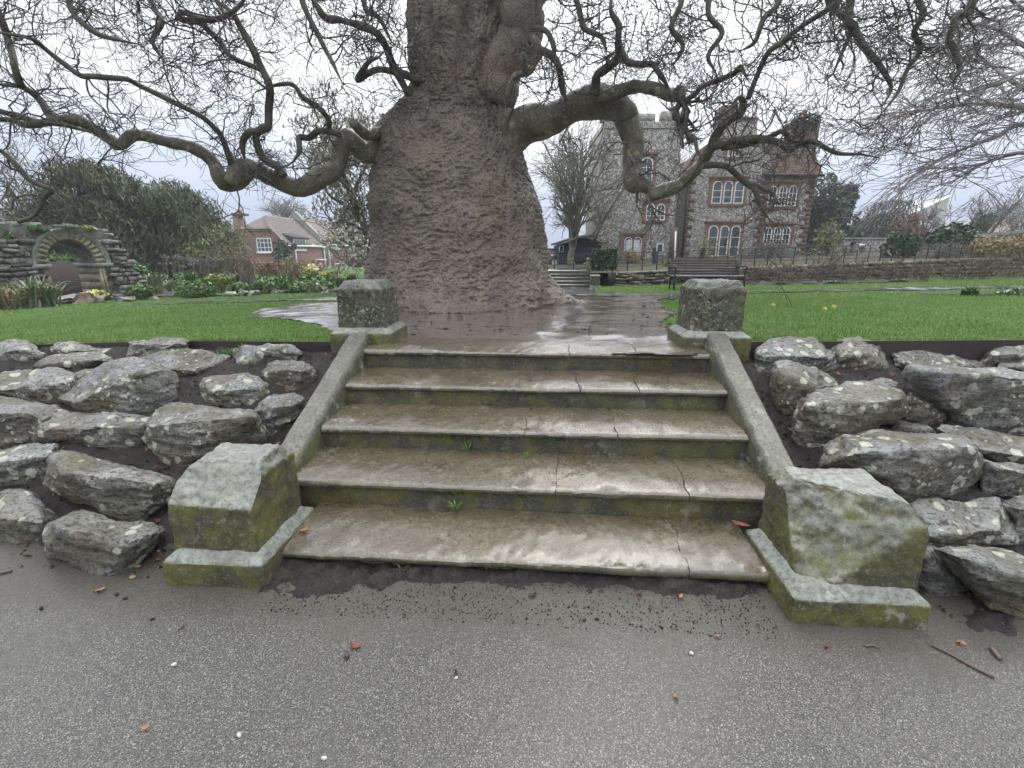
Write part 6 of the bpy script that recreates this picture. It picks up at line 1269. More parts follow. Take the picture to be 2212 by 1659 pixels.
# ---------------------------------------------------------------- trees and shrubs, right
bare('bare_tree', 'fan-shaped leafless tree growing in front of the shed', 'tree', 1236, 578, 250, 20.5, .42, 'greytwig', 41, 13, 3, .16, .10, .03, GB, 0, .14, None, .24, .02, (4, 7))
GC = 'conifers beside the flint house'
bush('conifer_tree', 'broad dark conifer at the right corner of the flint house', 'tree', [(1735, 1800, 440, 590), (1745, 1790, 385, 470), (1770, 1825, 470, 590), (1755, 1815, 425, 520)], 33, 14000, .27, 'conifer', GC, .4, .1, 42, .5, .7, -.35, .25, 2, 0, trunk=.3)
bush('conifer_tree', 'slender pointed conifer right of the broad one', 'tree', [(1806, 1846, 480, 560), (1816, 1842, 440, 500), (1823, 1838, 415, 460), (1828, 1835, 398, 430)], 33, 6000, .27, 'conifer', GC, .4, .1, 43, .4, .7, -.3, .25, 1.2, 0, trunk=.3)
bush('round_yew', 'clipped dark yew dome with upright fingers at the top', 'tree', [(1852, 1960, 462, 575), (1880, 1950, 438, 540), (1850, 1900, 490, 580)], 36, 13000, .24, 'dyew', None, .25, .9, 44, .7, 0, 0, .12, 2.5, 0, trunk=.2)
bush('beech_shrub', 'russet-leaved shrub against the dark yew dome', 'shrub', [(1918, 1980, 455, 550), (1930, 2010, 490, 560)], 34, 2600, .17, 'russet', None, .5, .1, 45, .3, 0, 0, .3, 1.5, 40)
bare('bare_tree', 'small reddish leafless tree in front of the pale wedge roof', 'tree', 1992, 560, 440, 33, .6, 'brown_twig', 46, 9, 3, .09, .14, .05, GB)
bare('bare_tree', 'pale leafless tree right of the wedge roof', 'tree', 2108, 560, 425, 38, .6, 'greytwig', 47, 10, 3, .16, .14, .05, GB, step=.3)
bare('bare_tree', 'leafless tree at the right edge beyond the garden wall', 'tree', 2200, 560, 430, 40, .6, 'greytwig', 48, 10, 3, .16, .14, .05, GB, step=.3)
bush('holm_oak', 'small clump of green leaves in the middle of the pale leafless tree', 'shrub', [(2105, 2145, 455, 500), (2090, 2125, 470, 510)], 36, 700, .22, 'conifer', None, .6, 0, 49, .4, .8, -.2, .3)
bush('camellia_bush', 'round dark glossy bush right of the coping wall', 'shrub', [(1908, 1982, 503, 562), (1915, 1960, 498, 540)], 20, 2600, .15, 'dark', 'dark glossy bushes behind the rail fence', .6, 0, 50, .65, .9, -.5, .15)
bush('camellia_bush', 'wide dark glossy bush nearer the right edge', 'shrub', [(2012, 2104, 489, 545), (2030, 2090, 482, 530)], 20.5, 2600, .15, 'dark', 'dark glossy bushes behind the rail fence', .6, 0, 51, .65, .9, -.5, .15)
bush('lavender_bush', 'grey twiggy lavender mound under the wide glossy bush', 'shrub', [(1996, 2086, 524, 562)], 18.6, 1500, .12, 'lav', None, .15, .6, 52, .4, 0, 0, .2, 1, 60, 'greytwig')
bush('lavender_bush', 'dark grey-purple bush under the ground-floor windows of the flint house', 'shrub', [(1592, 1720, 529, 568), (1630, 1700, 520, 560)], 24, 2400, .15, 'lav', None, .15, .6, 53, .5, 0, 0, .2, 1, 60, 'greytwig')
bush('golden_bush', 'straw-yellow twiggy bush in front of the tower', 'shrub', [(1338, 1384, 540, 572)], 22, 900, .14, 'ochre', None, .15, .7, 54, .3, 0, 0, .2, .8, 120, 'brown_twig')
bush('silver_bush', 'pale grey-green rounded bush beside the ivy pillar', 'shrub', [(1318, 1344, 544, 570)], 21, 600, .1, 'pale', None, .4, .2, 55, .5)
bush('silver_bush', 'low silvery mound behind the far steps fence', 'shrub', [(1254, 1284, 568, 584)], 18.5, 500, .1, 'pale', None, .4, .2, 56, .6)
bush('hosta_clump', 'bright lime leaves at the left end of the bench', 'plant', [(1428, 1456, 560, 580)], 18, 300, .13, 'lime', None, .7, .2, 57, .5)
bush('bare_shrub', 'leggy budding shrub in front of the tall ground-floor window', 'shrub', [(1495, 1545, 510, 565)], 25, 500, .1, 'olive', None, .5, .2, 58, .3, 0, 0, .3, 1, 50)
bush('climbing_rose', 'tall budding climber at the right corner of the flint house', 'shrub', [(1758, 1812, 500, 570), (1775, 1806, 480, 530)], 26, 1100, .14, 'olive', None, .5, .2, 59, .3, 0, 0, .3, 1, 50)
# ivy pillar with flat clipped sides
ri = np.random.default_rng(61); a, b = at(1284, 541, 16.4), at(1325, 598, 16.4); n = 2600; p = np.stack([ri.uniform(a[0], b[0], n), ri.uniform(16.1, 16.75, n), ri.uniform(b[2], a[2], n)], 1); side_ = ri.integers(0, 4, n)
p[:, 0] = np.where(side_ == 0, a[0], np.where(side_ == 1, b[0], p[:, 0])); p[:, 1] = np.where(side_ == 2, 16.1, p[:, 1]); p[:, 2] = np.where(side_ == 3, a[2], p[:, 2]); V_ = [leaves([q], [(.03, .03, .03)], 1, .085, .9, -.2, k, .5) for k, q in enumerate(p)]
iv = thing('ivy_pillar', 'square ivy-clad pillar at the end of the retaining wall', 'ivy pillar', ((a + b) / 2) * (1, 1, 0) + (0, 0, b[2])); part('pier', box(a[0] + .03, b[0] - .03, 16.13, 16.7, b[2] - .4, a[2] - .03), MT['wallstone'], iv); part('ivy', join(V_), MT['dark'], iv, kind='stuff')
bush('fern', 'green fern spilling over the foot of the ivy pillar', 'plant', [(1298, 1326, 594, 622)], 15.9, 320, .1, 'mid', None, .3, .3, 62, .3)
for k, (x, y) in enumerate(((1338, 594), (1365, 598), (1425, 592))): bush('wall_fern', ('small fern rooted in the retaining wall near the ivy pillar', 'tiny fern rooted mid-way along the wall left of the bench', 'leafy fern rooted high in the wall beside the bench')[k], 'plant', [(x - 7, x + 7, y - 6, y + 6)], WALL.pt(WALL.sz(x, y)[0], 0, .08)[1], 70, .1, 'mid', 'ferns growing in the wall joints', .4, .2, 70 + k, .3)
# roses along the wall
GR = 'rose bushes along the retaining wall'
for k, (x, yb, yt, w_, lab) in enumerate([(1628, 614, 560, 40, 'rose bush right beside the bench'), (1672, 614, 566, 40, 'low rose bush next to the one by the bench'), (1712, 613, 556, 50, 'leafy reddish rose bush below the house corner'), (1762, 612, 540, 60, 'tall tangled rose bush left of the coping wall'), (1812, 611, 536, 60, 'tallest rose bush, below the lantern'), (1858, 609, 552, 50, 'rose bush with fresh green shoots by the rail fence'), (1925, 608, 570, 40, 'sparse rose bush below the first glossy bush'), (1985, 606, 572, 40, 'thin rose bush where the wall stones show'), (2060, 604, 556, 56, 'ochre-leaved rose bush below the wide glossy bush'), (2120, 603, 548, 60, 'spreading ochre rose bush near the right edge'), (2180, 602, 540, 70, 'dense ochre rose bush at the right edge')]):
    Y = gp(x, yb)[1] - .05; r = np.random.default_rng(100 + k); b = gp(x, yb); s = Y / F; out = []
    t = thing('rose_bush', lab, 'rose bush', b, GR)
    for _ in range(13): grow(r, b + (r.normal() * w_ * s * .18, r.normal() * .12, -.02), np.array([r.normal() * .35, r.normal() * .25, 1]), (yb - yt) * s * r.uniform(.6, 1.05), .011, 2, out, .09, .16, .10, .03, (2, 4), (.3, .55), (.3, .8), .006)
    part('stems', twigs_mesh(out), MT['brown_twig'], t, True, kind='stuff'); e = np.concatenate([P[1:] for P, R in out]); e = e[r.random(len(e)) < .4]
    part('leaves', leaves(e, np.full((len(e), 3), .05), int(len(e) * .6), .045, .7, 0, k, .2), MT[('russet', 'olive', 'ochre')[(k * 2 + (k > 7)) % 3] if k < 8 else 'ochre'], t, kind='stuff')
bush('vine_creeper', 'ochre and olive creeper hanging over the right garden wall', 'creeper', [(2090, 2160, 512, 560), (2140, 2240, 506, 560), (2180, 2290, 510, 590)], 17.5, 2600, .10, 'ochre', None, .7, 0, 63, .5, 1.2, -.1, .25, .5, 30)
# right garden walls, lantern, roofs beyond
GWL = Plane(at(2090, 560, 24), (1, -.55)); q = GWL.sz
gw = thing('garden_wall', 'long stone garden wall rising toward the right edge', 'garden wall', at(2150, 575, 22)); A, B = q(2040, 519), q(2330, 492); zz0 = .9
part('wall', GWL.poly([(A[0], zz0), (B[0], zz0), B, A], -.4, 0), MT['flint'], gw); part('coping', extr([GWL.pt(*A, .08), GWL.pt(*B, .08), GWL.pt(B[0], B[1] + .12, .08), GWL.pt(A[0], A[1] + .12, .08)], -GWL.n * .56), MT['cop'], gw)
rr2 = np.random.default_rng(8)
for _ in range(150):
    u = rr2.uniform(A[0], B[0]); f = (u - A[0]) / (B[0] - A[0]); zt = A[1] + (B[1] - A[1]) * f; place_stone(SM[rr2.integers(8)], gw, GWL.pt(u, rr2.uniform(zz0 + .2, zt - .12), .0), rr2.uniform(.3, .6), .12, rr2.uniform(.14, .24), GWL.r, rr2)
KW = Plane(at(1860, 560, 31), (1, 0)); kw = thing('coping_wall', 'dark flint wall with a pale coping and a doorway right of the conifers', 'garden wall', at(1860, 560, 31))
part('wall', join([KW.rect(1838 - 30, 517, 1829, 570, -.5, 0), KW.rect(1851, 517, 1908, 570, -.5, 0), KW.rect(1829, 517, 1851, 524, -.5, -.001)]), MT['flint'], kw); part('coping', KW.rect(1804, 513.5, 1912, 517, -.6, .12), MT['cop'], kw); part('door', KW.rect(1829, 524, 1851, 570, -.45, -.3), MT['felt'], kw)
k5 = KW.sz(1804, 570); part('flints', flints(KW, [KW.sz(1810, 560), KW.sz(1828, 560), KW.sz(1828, 518), KW.sz(1810, 518)], [], 160, 7), MT['lump'], kw, kind='stuff'); part('flints', flints(KW, [KW.sz(1852, 560), KW.sz(1907, 560), KW.sz(1907, 518), KW.sz(1852, 518)], [], 420, 8), MT['lump'], kw, kind='stuff')
ln = thing('lantern', 'grey post lantern with a domed top by the doorway', 'lantern', at(1861, 560, 26)); LP = Plane(at(1861, 560, 26), (1, 0)); lz = lambda y: LP.pt(*LP.sz(1861, y))
part('post', tube([lz(570), lz(538)], [.07, .06], 8), MT['cop'], ln); part('glass_box', tube([lz(538), lz(532)], [.16, .2], 6), MT['glass'], ln); part('hood', tube([lz(532), lz(529), lz(527)], [.26, .16, .04], 10), MT['zinc'], ln)
bo = thing('bollard', 'dark green-grey post with a capped top in front of the tower', 'bollard', at(1414, 572, 20.5)); BP = Plane(at(1414, 572, 20.5), (1, 0)); bz = lambda y: BP.pt(*BP.sz(1414, y))
part('shaft', tube([bz(574), bz(547)], [.10, .09], 10), MT['shed'], bo, True, 40); part('collar', tube([bz(547), bz(544.5)], [.12, .12], 10), MT['shed'], bo, True, 40); part('cap', tube([bz(544.5), bz(537), bz(534)], [.085, .08, .05], 10), MT['shed'], bo, True, 40)
TPn = Plane(at(2010, 540, 150), (1, 0)); th_ = thing('wedge_roof', 'pale pointed wedge roof of a distant modern building', 'building', at(2010, 540, 150))
part('front', TPn.poly([TPn.sz(*p) for p in ((1955, 540), (2026, 540), (2048, 426), (1977, 462), (1955, 470))], -18, 0), MT['zinc'], th_); part('fin', TPn.poly([TPn.sz(*p) for p in ((2026, 541), (2030, 541), (2051, 424), (2048, 424))], -19, .6), MT['white'], th_)
part('roof_edge', TPn.poly([TPn.sz(*p) for p in ((1955, 470), (2049, 425), (2049, 423), (1955, 467))], -.5, .8), MT['white'], th_)
WR = Plane(at(2200, 520, 70), (1, 0)); wr = thing('white_house', 'white gable and brown roof of a house over the right garden wall', 'house', at(2200, 520, 70))
part('gable', WR.poly([WR.sz(*p) for p in ((2170, 540), (2290, 540), (2290, 500), (2230, 478), (2176, 500))], -8, 0), MT['white'], wr); part('roof', extr([WR.pt(*WR.sz(2168, 503), .4), WR.pt(*WR.sz(2230, 477), .4), WR.pt(*WR.sz(2230, 474), .4), WR.pt(*WR.sz(2164, 501), .4)], -WR.n * 9), MT['rtile'], wr)
for k, (ya, yb2) in enumerate(((391, 362), (393, 374), (396, 388))): 
    P = [at(1772 + 560 * f, ya + (yb2 - ya) * f + 9 * f * (1 - f), 60) for f in np.linspace(0, 1, 14)]; solo('overhead_wire', tube(P, .016, 4), MT['iron'], ('uppermost', 'middle', 'lowest')[k] + ' of the three overhead wires running right from the flint house', 'cable', group='overhead wires')
# the spreading tree whose branches come in from the right
rt = np.random.default_rng(91); rb = at(2520, 640, 14.5); RT_ = thing('bare_tree', 'large leafless tree leaning in from the right edge with long drooping twigs', 'tree', rb, GB); out = []
cr = at(2480, 150, 14.5); tk = smooth_path([rb - (0, 0, .6), rb * .6 + cr * .4 + (.2, 0, 0), cr], 5); part('trunk', tube(tk, np.linspace(.42, .22, len(tk)), 12), MT['twig'], RT_, True)
for pth in (((2490, 250), (2340, 240), (2212, 190), (2140, 140), (2090, 100)), ((2490, 280), (2320, 250), (2212, 232), (2100, 225), (2000, 238), (1950, 248)), ((2490, 330), (2330, 290), (2212, 268), (2150, 296), (2080, 322), (2015, 355)), ((2480, 180), (2320, 150), (2212, 98), (2150, 62), (2080, 50)), ((2490, 360), (2330, 345), (2212, 330), (2130, 352), (2060, 390)), ((2490, 150), (2300, 60), (2212, 20), (2150, -30)), ((2490, 230), (2330, 190), (2230, 150), (2160, 180), (2090, 200))):
    Q = smooth_path([at(x, y, 14.5 + (rt.normal() * .7)) for x, y in pth], 5); out.append((Q, np.linspace(.10, .022, len(Q))))
    for _ in range(20):
        i = rt.integers(5, len(Q)); grow(rt, Q[i], np.array([-1.0, rt.normal() * .5, rt.uniform(-.55, .35)]), rt.uniform(1.2, 2.6), .018, 2, out, .2, .10, .05, -.03, (3, 5), (.35, .65), (.25, .6), .0065)
part('crown', twigs_mesh(out, 4), MT['hazy_twig'], RT_, True, kind='stuff')  # haze over this crown put into its pale twig colour

# ---------------------------------------------------------------- park bench
bl, br = gp(1456, 628), gp(1607, 626); BN = Plane(bl, (br - bl)[:2]); BLn = np.linalg.norm((br - bl)[:2]); bz0 = bl[2]
bench = thing('park_bench', 'dark slatted park bench with black iron ends, facing the tree', 'bench', (bl + br) / 2)
sc_ = BLn / 1.75
def slat(u0, u1, z, n, hh, tt, tilt_, first=[None]):
    if first[0] is None:
        V, T = box(-.5, .5, -.5, .5, -.5, .5); o = bpy.data.objects.new('slat', mesh_of('slat', V, T, MT['slat'])); o.parent = bench; col.objects.link(o); first[0] = o
    else: o = copy_part(first[0], bench)
    o.location = tuple(BN.pt((u0 + u1) / 2, z, n) - root_loc(bench)); o.scale = (u1 - u0, tt, hh); o.rotation_euler = (tilt_, 0, math.atan2(BN.r[1], BN.r[0])); return o
zt_ = BN.sz(1530, 561)[1]; zs_ = BN.sz(1530, 597.5)[1]
for k in range(6): slat(-.06, BLn + .06, zs_ + .05 + (zt_ - zs_ - .08) * k / 5, -.52 - .035 * k, (zt_ - zs_) / 7.6, .025, -.2)
for k in range(6): slat(-.06, BLn + .06, zs_ + .01 * (k / 5), -.06 - .082 * k, .026, .066, .03)
for u in (.0, BLn):
    en = []
    for pts_, r_ in (([(-.03, 0), (-.02, .2), (-.05, zs_ - bz0 - .02)], .022), ([(-.50, 0), (-.46, .2), (-.46, zs_ - bz0 - .02)], .022), ([(-.46, zs_ - bz0), (-.55, (zs_ + zt_) / 2 - bz0), (-.70, zt_ - bz0)], .02), ([(-.05, zs_ - bz0 - .02), (-.46, zs_ - bz0 - .03)], .02), ([(-.05, zs_ - bz0), (-.03, zs_ - bz0 + .14), (-.01, zs_ - bz0 + .2), (-.10, zs_ - bz0 + .225), (-.56, zs_ - bz0 + .20)], .02), ([(-.02, 0), (-.10, .10), (-.26, .15), (-.42, .10), (-.50, 0)], .014)):
        en.append(tube(smooth_path([BN.pt(u, bz0 + z, n) for n, z in pts_], 4), r_, 8))
    part('end_frame', join(en), MT['iron'], bench, True)
part('paving_slab', BN.box(-.25, .25, bz0 - .03, bz0 + .012, -.6, .3), MT['cop'], bench) if False else None

# ---------------------------------------------------------------- small things on the ground
def gz0(px, py, z=.0):
    d = ray(px, py); return ORI + d * ((z - EYE) / d[2])
rl = np.random.default_rng(71)
def leaf_mesh(c, L, mat, name, label, seed, cat='leaf', group='fallen leaves and scraps'):
    r = np.random.default_rng(seed); a = r.uniform(0, 2 * PI); t = np.linspace(-1, 1, 7); w = (1 - t ** 2) ** .7 * .42; V = []
    for s in (-1, 0, 1): V.append(np.stack([t * L / 2, s * w * L / 2, .010 + abs(s) * w * L * .22 + .12 * L * t ** 2 + r.normal(size=7) * .003], 1))
    V = np.array(V).reshape(-1, 3); ca_, sa_ = math.cos(a), math.sin(a); V[:, :2] = V[:, :2] @ np.array([(ca_, sa_), (-sa_, ca_)]); Fc = [(i, i + 1, i + 8, i + 7) for i in range(6)] + [(i + 7, i + 8, i + 15, i + 14) for i in range(6)]
    V2 = np.concatenate([V + c, V + c - (0, 0, .003)]); solo(name, (V2, Fc + [tuple(x + 21 for x in f[::-1]) for f in Fc]), MT[mat], label, cat, True, group=group)
def chip(c, L, mat, name, label, seed, cat='stone chip', group='clods and chips on the path'):
    r = np.random.default_rng(seed); p = r.normal(size=(14, 3)); p /= np.linalg.norm(p, axis=1)[:, None]; V, T = bm_vf(hull(p * (L / 2, L / 2 * .75, L / 2 * .6))); solo(name, (V + c + (0, 0, L * .2), T), MT[mat], label, cat, group=group)
for k, (x, y, L, m, lab) in enumerate([(217, 1279, .05, 'orange', 'tan leaf on the asphalt below the lowest left rock'), (315, 1577, .035, 'orange', 'small tan leaf alone on the lower left asphalt'), (819, 1254, .03, 'orange', 'orange leaf in the dirt under the bottom step, left part'), (1150, 1289, .045, 'darkleaf', 'crumpled black leaf in the dirt under the middle of the bottom step'), (768, 1400, .055, 'redleaf', 'curled reddish leaf lying alone on the asphalt left of centre'), (750, 1421, .05, 'darkleaf', 'black curled leaf touching the reddish one on the asphalt'), (1380, 1286, .04, 'redleaf', 'pinkish leaf in the dirt under the right of the bottom step'), (1470, 1291, .04, 'orange', 'rust leaf near the right end of the dirt strip'), (1460, 1509, .03, 'orange', 'tiny orange leaf on the open asphalt right of centre'), (2074, 1393, .04, 'orange', 'orange leaf beside the long stick at the right'), (1549, 1378, .03, 'orange', 'faint tan leaf near the corner of the right lower pier'), (1784, 1400, .035, 'redleaf', 'red-brown leaf on the asphalt below the right lower pier'), (985, 1456, .03, 'darkleaf', 'tiny dark leaf beside a white chip in mid asphalt')]): leaf_mesh(gz0(x, y), L * .9, m, 'fallen_leaf', lab, k)
s1 = NOS + .036
leaf_mesh(gz0(1598, 1138, s1 + .01), .10, 'redleaf', 'fallen_leaf', 'long red-brown leaf on the bottom step against the right lower pier', 31); leaf_mesh(gz0(658, 1149, s1), .06, 'orange', 'fallen_leaf', 'orange leaf on the bottom step beside the left lower pier', 32)
for k, (x, y, L, m, nm, lab) in enumerate([(298, 1226, .05, 'terracotta', 'brick_chip', 'red brick chip beside the lowest left rock'), (287, 1249, .05, 'ochre', 'stone_chip', 'ochre stone chip beside the red brick chip'), (253, 1286, .035, 'clod', 'soil_clod', 'black clod on the asphalt left of its twin'), (271, 1294, .035, 'clod', 'soil_clod', 'black clod on the asphalt right of its twin'), (90, 1316, .04, 'clod', 'soil_clod', 'flat black clod on the far left asphalt'), (330, 1339, .03, 'clod', 'soil_clod', 'small black clod below the left lower pier'), (377, 1439, .04, 'chalk', 'chalk_chip', 'white smear of chalk on the left asphalt'), (520, 1589, .04, 'chalk', 'chalk_chip', 'white chip low on the left asphalt'), (823, 1274, .035, 'clod', 'soil_clod', 'round clod in front of the dirt strip, left part'), (982, 1271, .035, 'clod', 'soil_clod', 'round clod in front of the dirt strip, middle'), (1262, 1341, .03, 'clod', 'soil_clod', 'dark clod on the pale stain below the steps'), (1290, 1339, .03, 'clod', 'soil_clod', 'rounder dark clod next to the one on the pale stain'), (985, 1466, .025, 'chalk', 'chalk_chip', 'white chip beside the tiny dark leaf'), (1492, 1413, .035, 'chalk', 'chalk_chip', 'round white chip on the asphalt right of centre'), (342, 1192, .03, 'chalk', 'chalk_chip', 'white chip in the soil left of the left lower pier'), (700, 1640, .03, 'chalk', 'chalk_chip', 'white chip at the bottom edge of the picture')]): chip(gz0(x, y), L * .7, m, nm, lab, k)
chip(ORI + ray(1621, 801) * bank_hit(1621, 801), .045, 'terracotta', 'brick_chip', 'red brick chip on the soil beside the right ramp', 55)
for k, (P, r_, lab) in enumerate([([(2011, 1396), (2045, 1412), (2095, 1440), (2147, 1466)], .006, 'long brown stick on the asphalt at the right'), ([(2140, 1402), (2150, 1416), (2160, 1428)], .008, 'short dark twig end right of the long stick'), ([(1868, 1398), (1885, 1396), (1896, 1402)], .005, 'bent dark twig below the right lower pier'), ([(0, 1242), (12, 1238), (26, 1236)], .007, 'short dark stick at the left edge of the asphalt'), ([(386, 1362), (392, 1357), (396, 1352)], .005, 'tiny twig scrap below the left lower pier')]):
    solo('stick', tube(smooth_path([gz0(x, y) + (0, 0, r_ * 1.2) for x, y in P], 3), r_, 6), MT['brown_twig'], lab, 'twig', True, group='sticks on the path')
# weeds and moss on the steps
def riser_pt(px, py): 
    best = None
    for k in range(5):
        d = ray(px, py); z = NOS + RISE * k + .034; p = ORI + d * ((z - EYE) / d[2]); q = w2l(p)[0]
        if GO * k - .02 < q[1] < GO * k + GO + .02: best = p
    return best if best is not None else gz0(px, py)
def weed(px, py, h, n, mat, lab, seed, p=None):
    r = np.random.default_rng(seed); c = riser_pt(px, py) if p is None else p; t = thing('weed', lab, 'weed', c, 'weeds in the joints'); VV = []
    for k in range(n):
        a = r.uniform(0, 2 * PI); tp_ = c + np.array([math.cos(a) * h * .7, math.sin(a) * h * .5 - .005, h * r.uniform(.5, 1.1)]); s = np.array([-math.sin(a), math.cos(a), 0]) * h * .07; m_ = c * .45 + tp_ * .55 + (0, 0, h * .15); VV += [c - s * .5, c + s * .5, m_ + s, tp_, m_ - s]
    part('leaves', (np.array(VV), [tuple(5 * k + i for i in range(5)) for k in range(n)]), MT[mat], t)
weed(1010, 976, .07, 9, 'sage', 'spidery grass weed on the third tread, left of centre', 1); weed(1140, 988, .045, 7, 'sage', 'smaller grass weed on the third tread near the middle', 2); weed(984, 1104, .07, 10, 'sage', 'grass weed standing on the second step left of centre', 3)
weed(880, 1063, .05, 8, 'sage', 'weed among yellow moss under the second nosing', 4, l2w(np.array([(-.40, GO + .015, NOS + RISE - .045)]))[0]); weed(872, 1240, .05, 9, 'sage', 'pale green seedling in the dirt under the bottom step', 5, gz0(872, 1240)); weed(1573, 1096, .04, 8, 'sage', 'tiny bright seedling by the right lower pier', 6)
mo = []
for k, (xa, xb, st_, n) in enumerate([(-.75, -.30, 2, 420), (.02, .22, 2, 260), (-.55, -.36, 1, 260), (-.06, .06, 1, 90), (.28, .34, 1, 40), (-1.2, -.95, 3, 90), (-1.0, -.75, 4, 90), (-.05, .02, 3, 40)]):
    r = np.random.default_rng(k); x = r.uniform(xa, xb, n); q = np.stack([x, GO * st_ + .022 + .014 * r.random(n), NOS + RISE * st_ - .030 - .030 * r.random(n) ** 1.5], 1); mo += [leaves([c], [(.004,) * 3], 1, .012, .7, 0, int(k * 1000 + i), .3) for i, c in enumerate(l2w(q))]
struct('moss', join(mo), plain('cushion_moss', (.10, .15, .02), .9, .2, .4, 60), kind='stuff')
bush('moss_phlox', 'feathery green tuft against the steel edging left of the pale notched rock', 'plant', [(470, 520, 752, 774), (500, 546, 744, 768)], (ORI + ray(505, 765) * bank_hit(505, 768))[1], 900, .03, 'mid', None, .2, .5, 77, .3, 0, 0, .3, .10)
# crumbs of soil and leaf mould on the bank
cr_ = []
r = np.random.default_rng(15); n = 7000; X = r.uniform(1.56, 5.2, n) * r.choice([-1, 1], n); Y_ = r.uniform(-.12, BY1 - .03, n); Z = bank_z(X, Y_ + .10 * vn(np.stack([X * 1.7, Y_ * 1.7, X * 0], 1), 2)) + .022 * fbm(np.stack([X, Y_, X * 0], 1) * 6, 4, 9, .6) + .014
O = np.array([(1, 0, 0), (0, 1, 0), (-1, 0, 0), (0, -1, 0), (0, 0, 1), (0, 0, -.6)], float); s = (.004 + .013 * r.random(n) ** 3)[:, None, None]
V = l2w(np.stack([X, Y_, Z], 1))[:, None] + O[None] * s * r.uniform(.5, 1.3, (n, 6, 1)); OT = np.array([(0, 1, 4), (1, 2, 4), (2, 3, 4), (3, 0, 4), (1, 0, 5), (2, 1, 5), (3, 2, 5), (0, 3, 5)])
struct('soil_crumbs', (V.reshape(-1, 3), (OT[None] + 6 * np.arange(n)[:, None, None]).reshape(-1, 3)), MT['clod'], kind='stuff')
n = 5200; X = r.uniform(-1.15, 1.1, n); Y_ = .03 - .34 * r.random(n) ** 1.7; V = l2w(np.stack([X, Y_, .002 + .022 * sstep(-.2, -.02, Y_)], 1))[:, None] + O[None] * (.0015 + .0045 * r.random(n) ** 3)[:, None, None] * r.uniform(.5, 1.3, (n, 6, 1))
struct('grit', (V.reshape(-1, 3), (OT[None] + 6 * np.arange(n)[:, None, None]).reshape(-1, 3)), MT['clod'], kind='stuff')
n = 260; pts = np.stack([r.uniform(870, 1450, n), r.uniform(650, 732, n)], 1); b = np.array([gp(*p) for p in pts]) + (0, 0, .03); V = b[:, None] + O[None] * (.005 + .014 * r.random(n) ** 2)[:, None, None] * np.stack([r.uniform(.6, 2.6, n), r.uniform(.6, 1.6, n), r.uniform(.4, .8, n)], 1)[:, None]
struct('bark_scraps', (V.reshape(-1, 3), (OT[None] + 6 * np.arange(n)[:, None, None]).reshape(-1, 3)), MT['clod'], kind='stuff')
n = 420; dl = [leaves([l2w(np.array([(x, y, z)]))[0]], [(.005, .005, .003)], 1, .035, .6, -.3, int(i), .3) for i, (x, y, z) in enumerate(zip(r.uniform(1.6, 4.5, n) * r.choice([-1, 1], n), r.uniform(.0, 1.85, n), np.zeros(n)))]
dlv = join(dl); q = w2l(dlv[0]); q[:, 2] += bank_z(q[:, 0], q[:, 1]) + .03; struct('leaf_mould', (l2w(q), dlv[1]), MT['russet'], kind='stuff')
straps('daylily_clump', 'fresh green strap clump in the dark bed at the right edge of the lawn', 'plant', 2095, 640, 62, 26, 70, 'mid', None, 44, wid=.03); bush('geranium_plant', 'grey-green leafy plant at the right edge of the dark lawn bed', 'plant', [(2165, 2240, 620, 646)], gp(2190, 640)[1], 420, .08, 'pale', None, .6, .2, 45, .4)

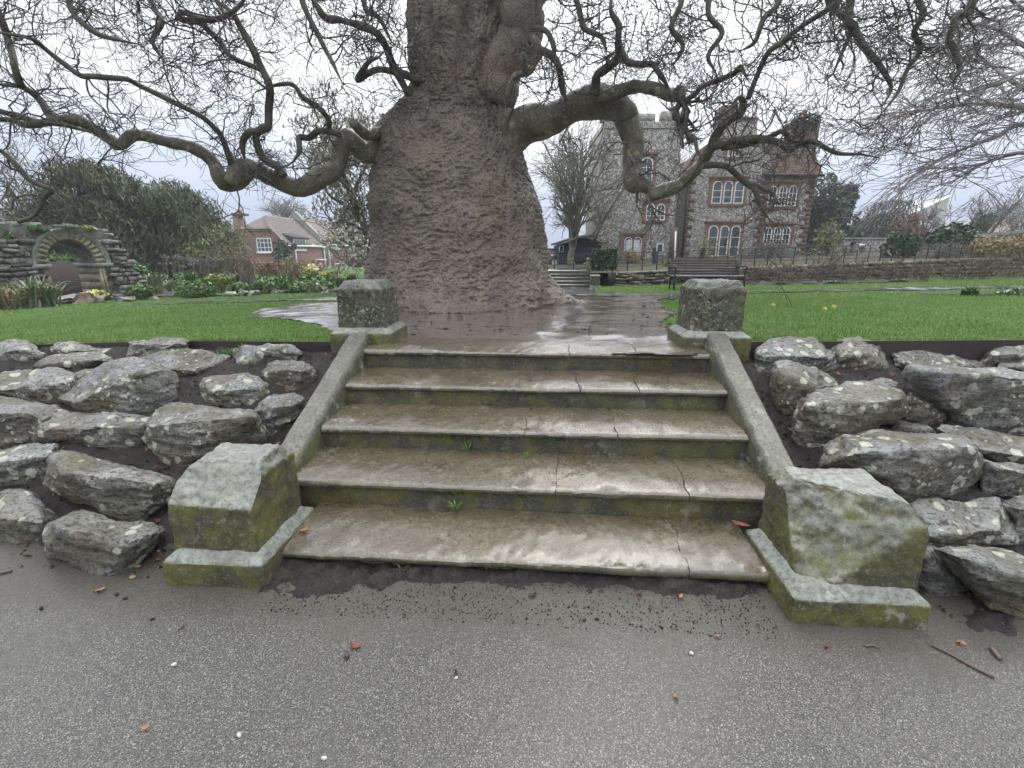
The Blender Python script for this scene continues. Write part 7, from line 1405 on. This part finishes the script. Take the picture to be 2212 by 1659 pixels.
# ---------------------------------------------------------------- the grass
rgS = np.random.default_rng(99)
def blades(n, x0, x1, y0, y1, hmin, hmax, wid, seg):
    x = rgS.uniform(x0, x1, n); y = rgS.uniform(y0, y1, n); q = w2l(np.stack([x, y, x * 0], 1)); k = q[:, 1] > LAWN_Y + .004
    uu = (x - W0[0]) * WALL.n[0] + (y - W0[1]) * WALL.n[1]; k &= (uu > .12) | (x < W0[0] - .3)
    k &= ~((x > FS.pt(ua, 0)[0]) & (x < FS.pt(ub, 0)[0] + .4) & (y > b0[1] - .1))
    fovm = np.abs(x) < (y * 1.25 + .9); k &= fovm; x, y = x[k], y[k]
    k = ~in_soft(mud_poly, x, y, .16, 1.6, 3)
    for i, pp in enumerate(path_polys): k &= ~in_soft(pp, x, y, .05, 1.6, 11 + i)
    x, y = x[k], y[k]; n = len(x); z = lawn_z(x, y) - .004; patchy = .75 + .35 * vn(np.stack([x * 2, y * 2, x * 0], 1), 8)
    h = rgS.uniform(hmin, hmax, n) * patchy; a = rgS.uniform(0, 2 * PI, n); ln_ = h * rgS.uniform(.1, .8, n); dx, dy = np.cos(a) * ln_, np.sin(a) * ln_; a2 = rgS.uniform(0, 2 * PI, n); w = wid * (.6 + .8 * rgS.random(n)); wx, wy = np.cos(a2) * w / 2, np.sin(a2) * w / 2
    B = np.stack([x, y, z], 1); wv = np.stack([wx, wy, 0 * x], 1); tip = B + np.stack([dx, dy, h], 1)
    if seg == 1: V = np.stack([B - wv, B + wv, tip], 1).reshape(-1, 3); return V, np.arange(3 * n).reshape(-1, 3)
    mid = B + np.stack([dx * .3, dy * .3, h * .62], 1); V = np.stack([B - wv, B + wv, mid + wv * .8, mid - wv * .8, tip], 1).reshape(-1, 3); i = 5 * np.arange(n)
    return V, np.concatenate([np.stack([i, i + 1, i + 2], 1), np.stack([i, i + 2, i + 3], 1), np.stack([i + 3, i + 2, i + 4], 1)])
GS = [blades(230000, -6, 6, 3.2, 5.2, .025, .055, .0042, 2), blades(230000, -9.5, 9.5, 5.2, 8.5, .025, .055, .0060, 1), blades(230000, -18, 19, 8.5, 17.5, .03, .06, .011, 1), blades(60000, -24, 2, 17.5, 26, .04, .07, .02, 1)]
struct('grass', join(GS), MT['grass'], kind='stuff')

# ---------------------------------------------------------------- damp air
hz_m = bpy.data.materials.new('damp_air'); hz_m.use_nodes = True; hn = hz_m.node_tree; hn.nodes.remove(hn.nodes['Principled BSDF'])
pv = hn.nodes.new('ShaderNodeVolumePrincipled'); pv.inputs['Color'].default_value = (.93, .95, 1, 1); pv.inputs['Density'].default_value = .0016; pv.inputs['Anisotropy'].default_value = .2
hn.links.new(pv.outputs[0], hn.nodes['Material Output'].inputs['Volume'])
hz = struct('haze', box(-260, 260, -25, 300, -2.2, 45), hz_m, kind='stuff')
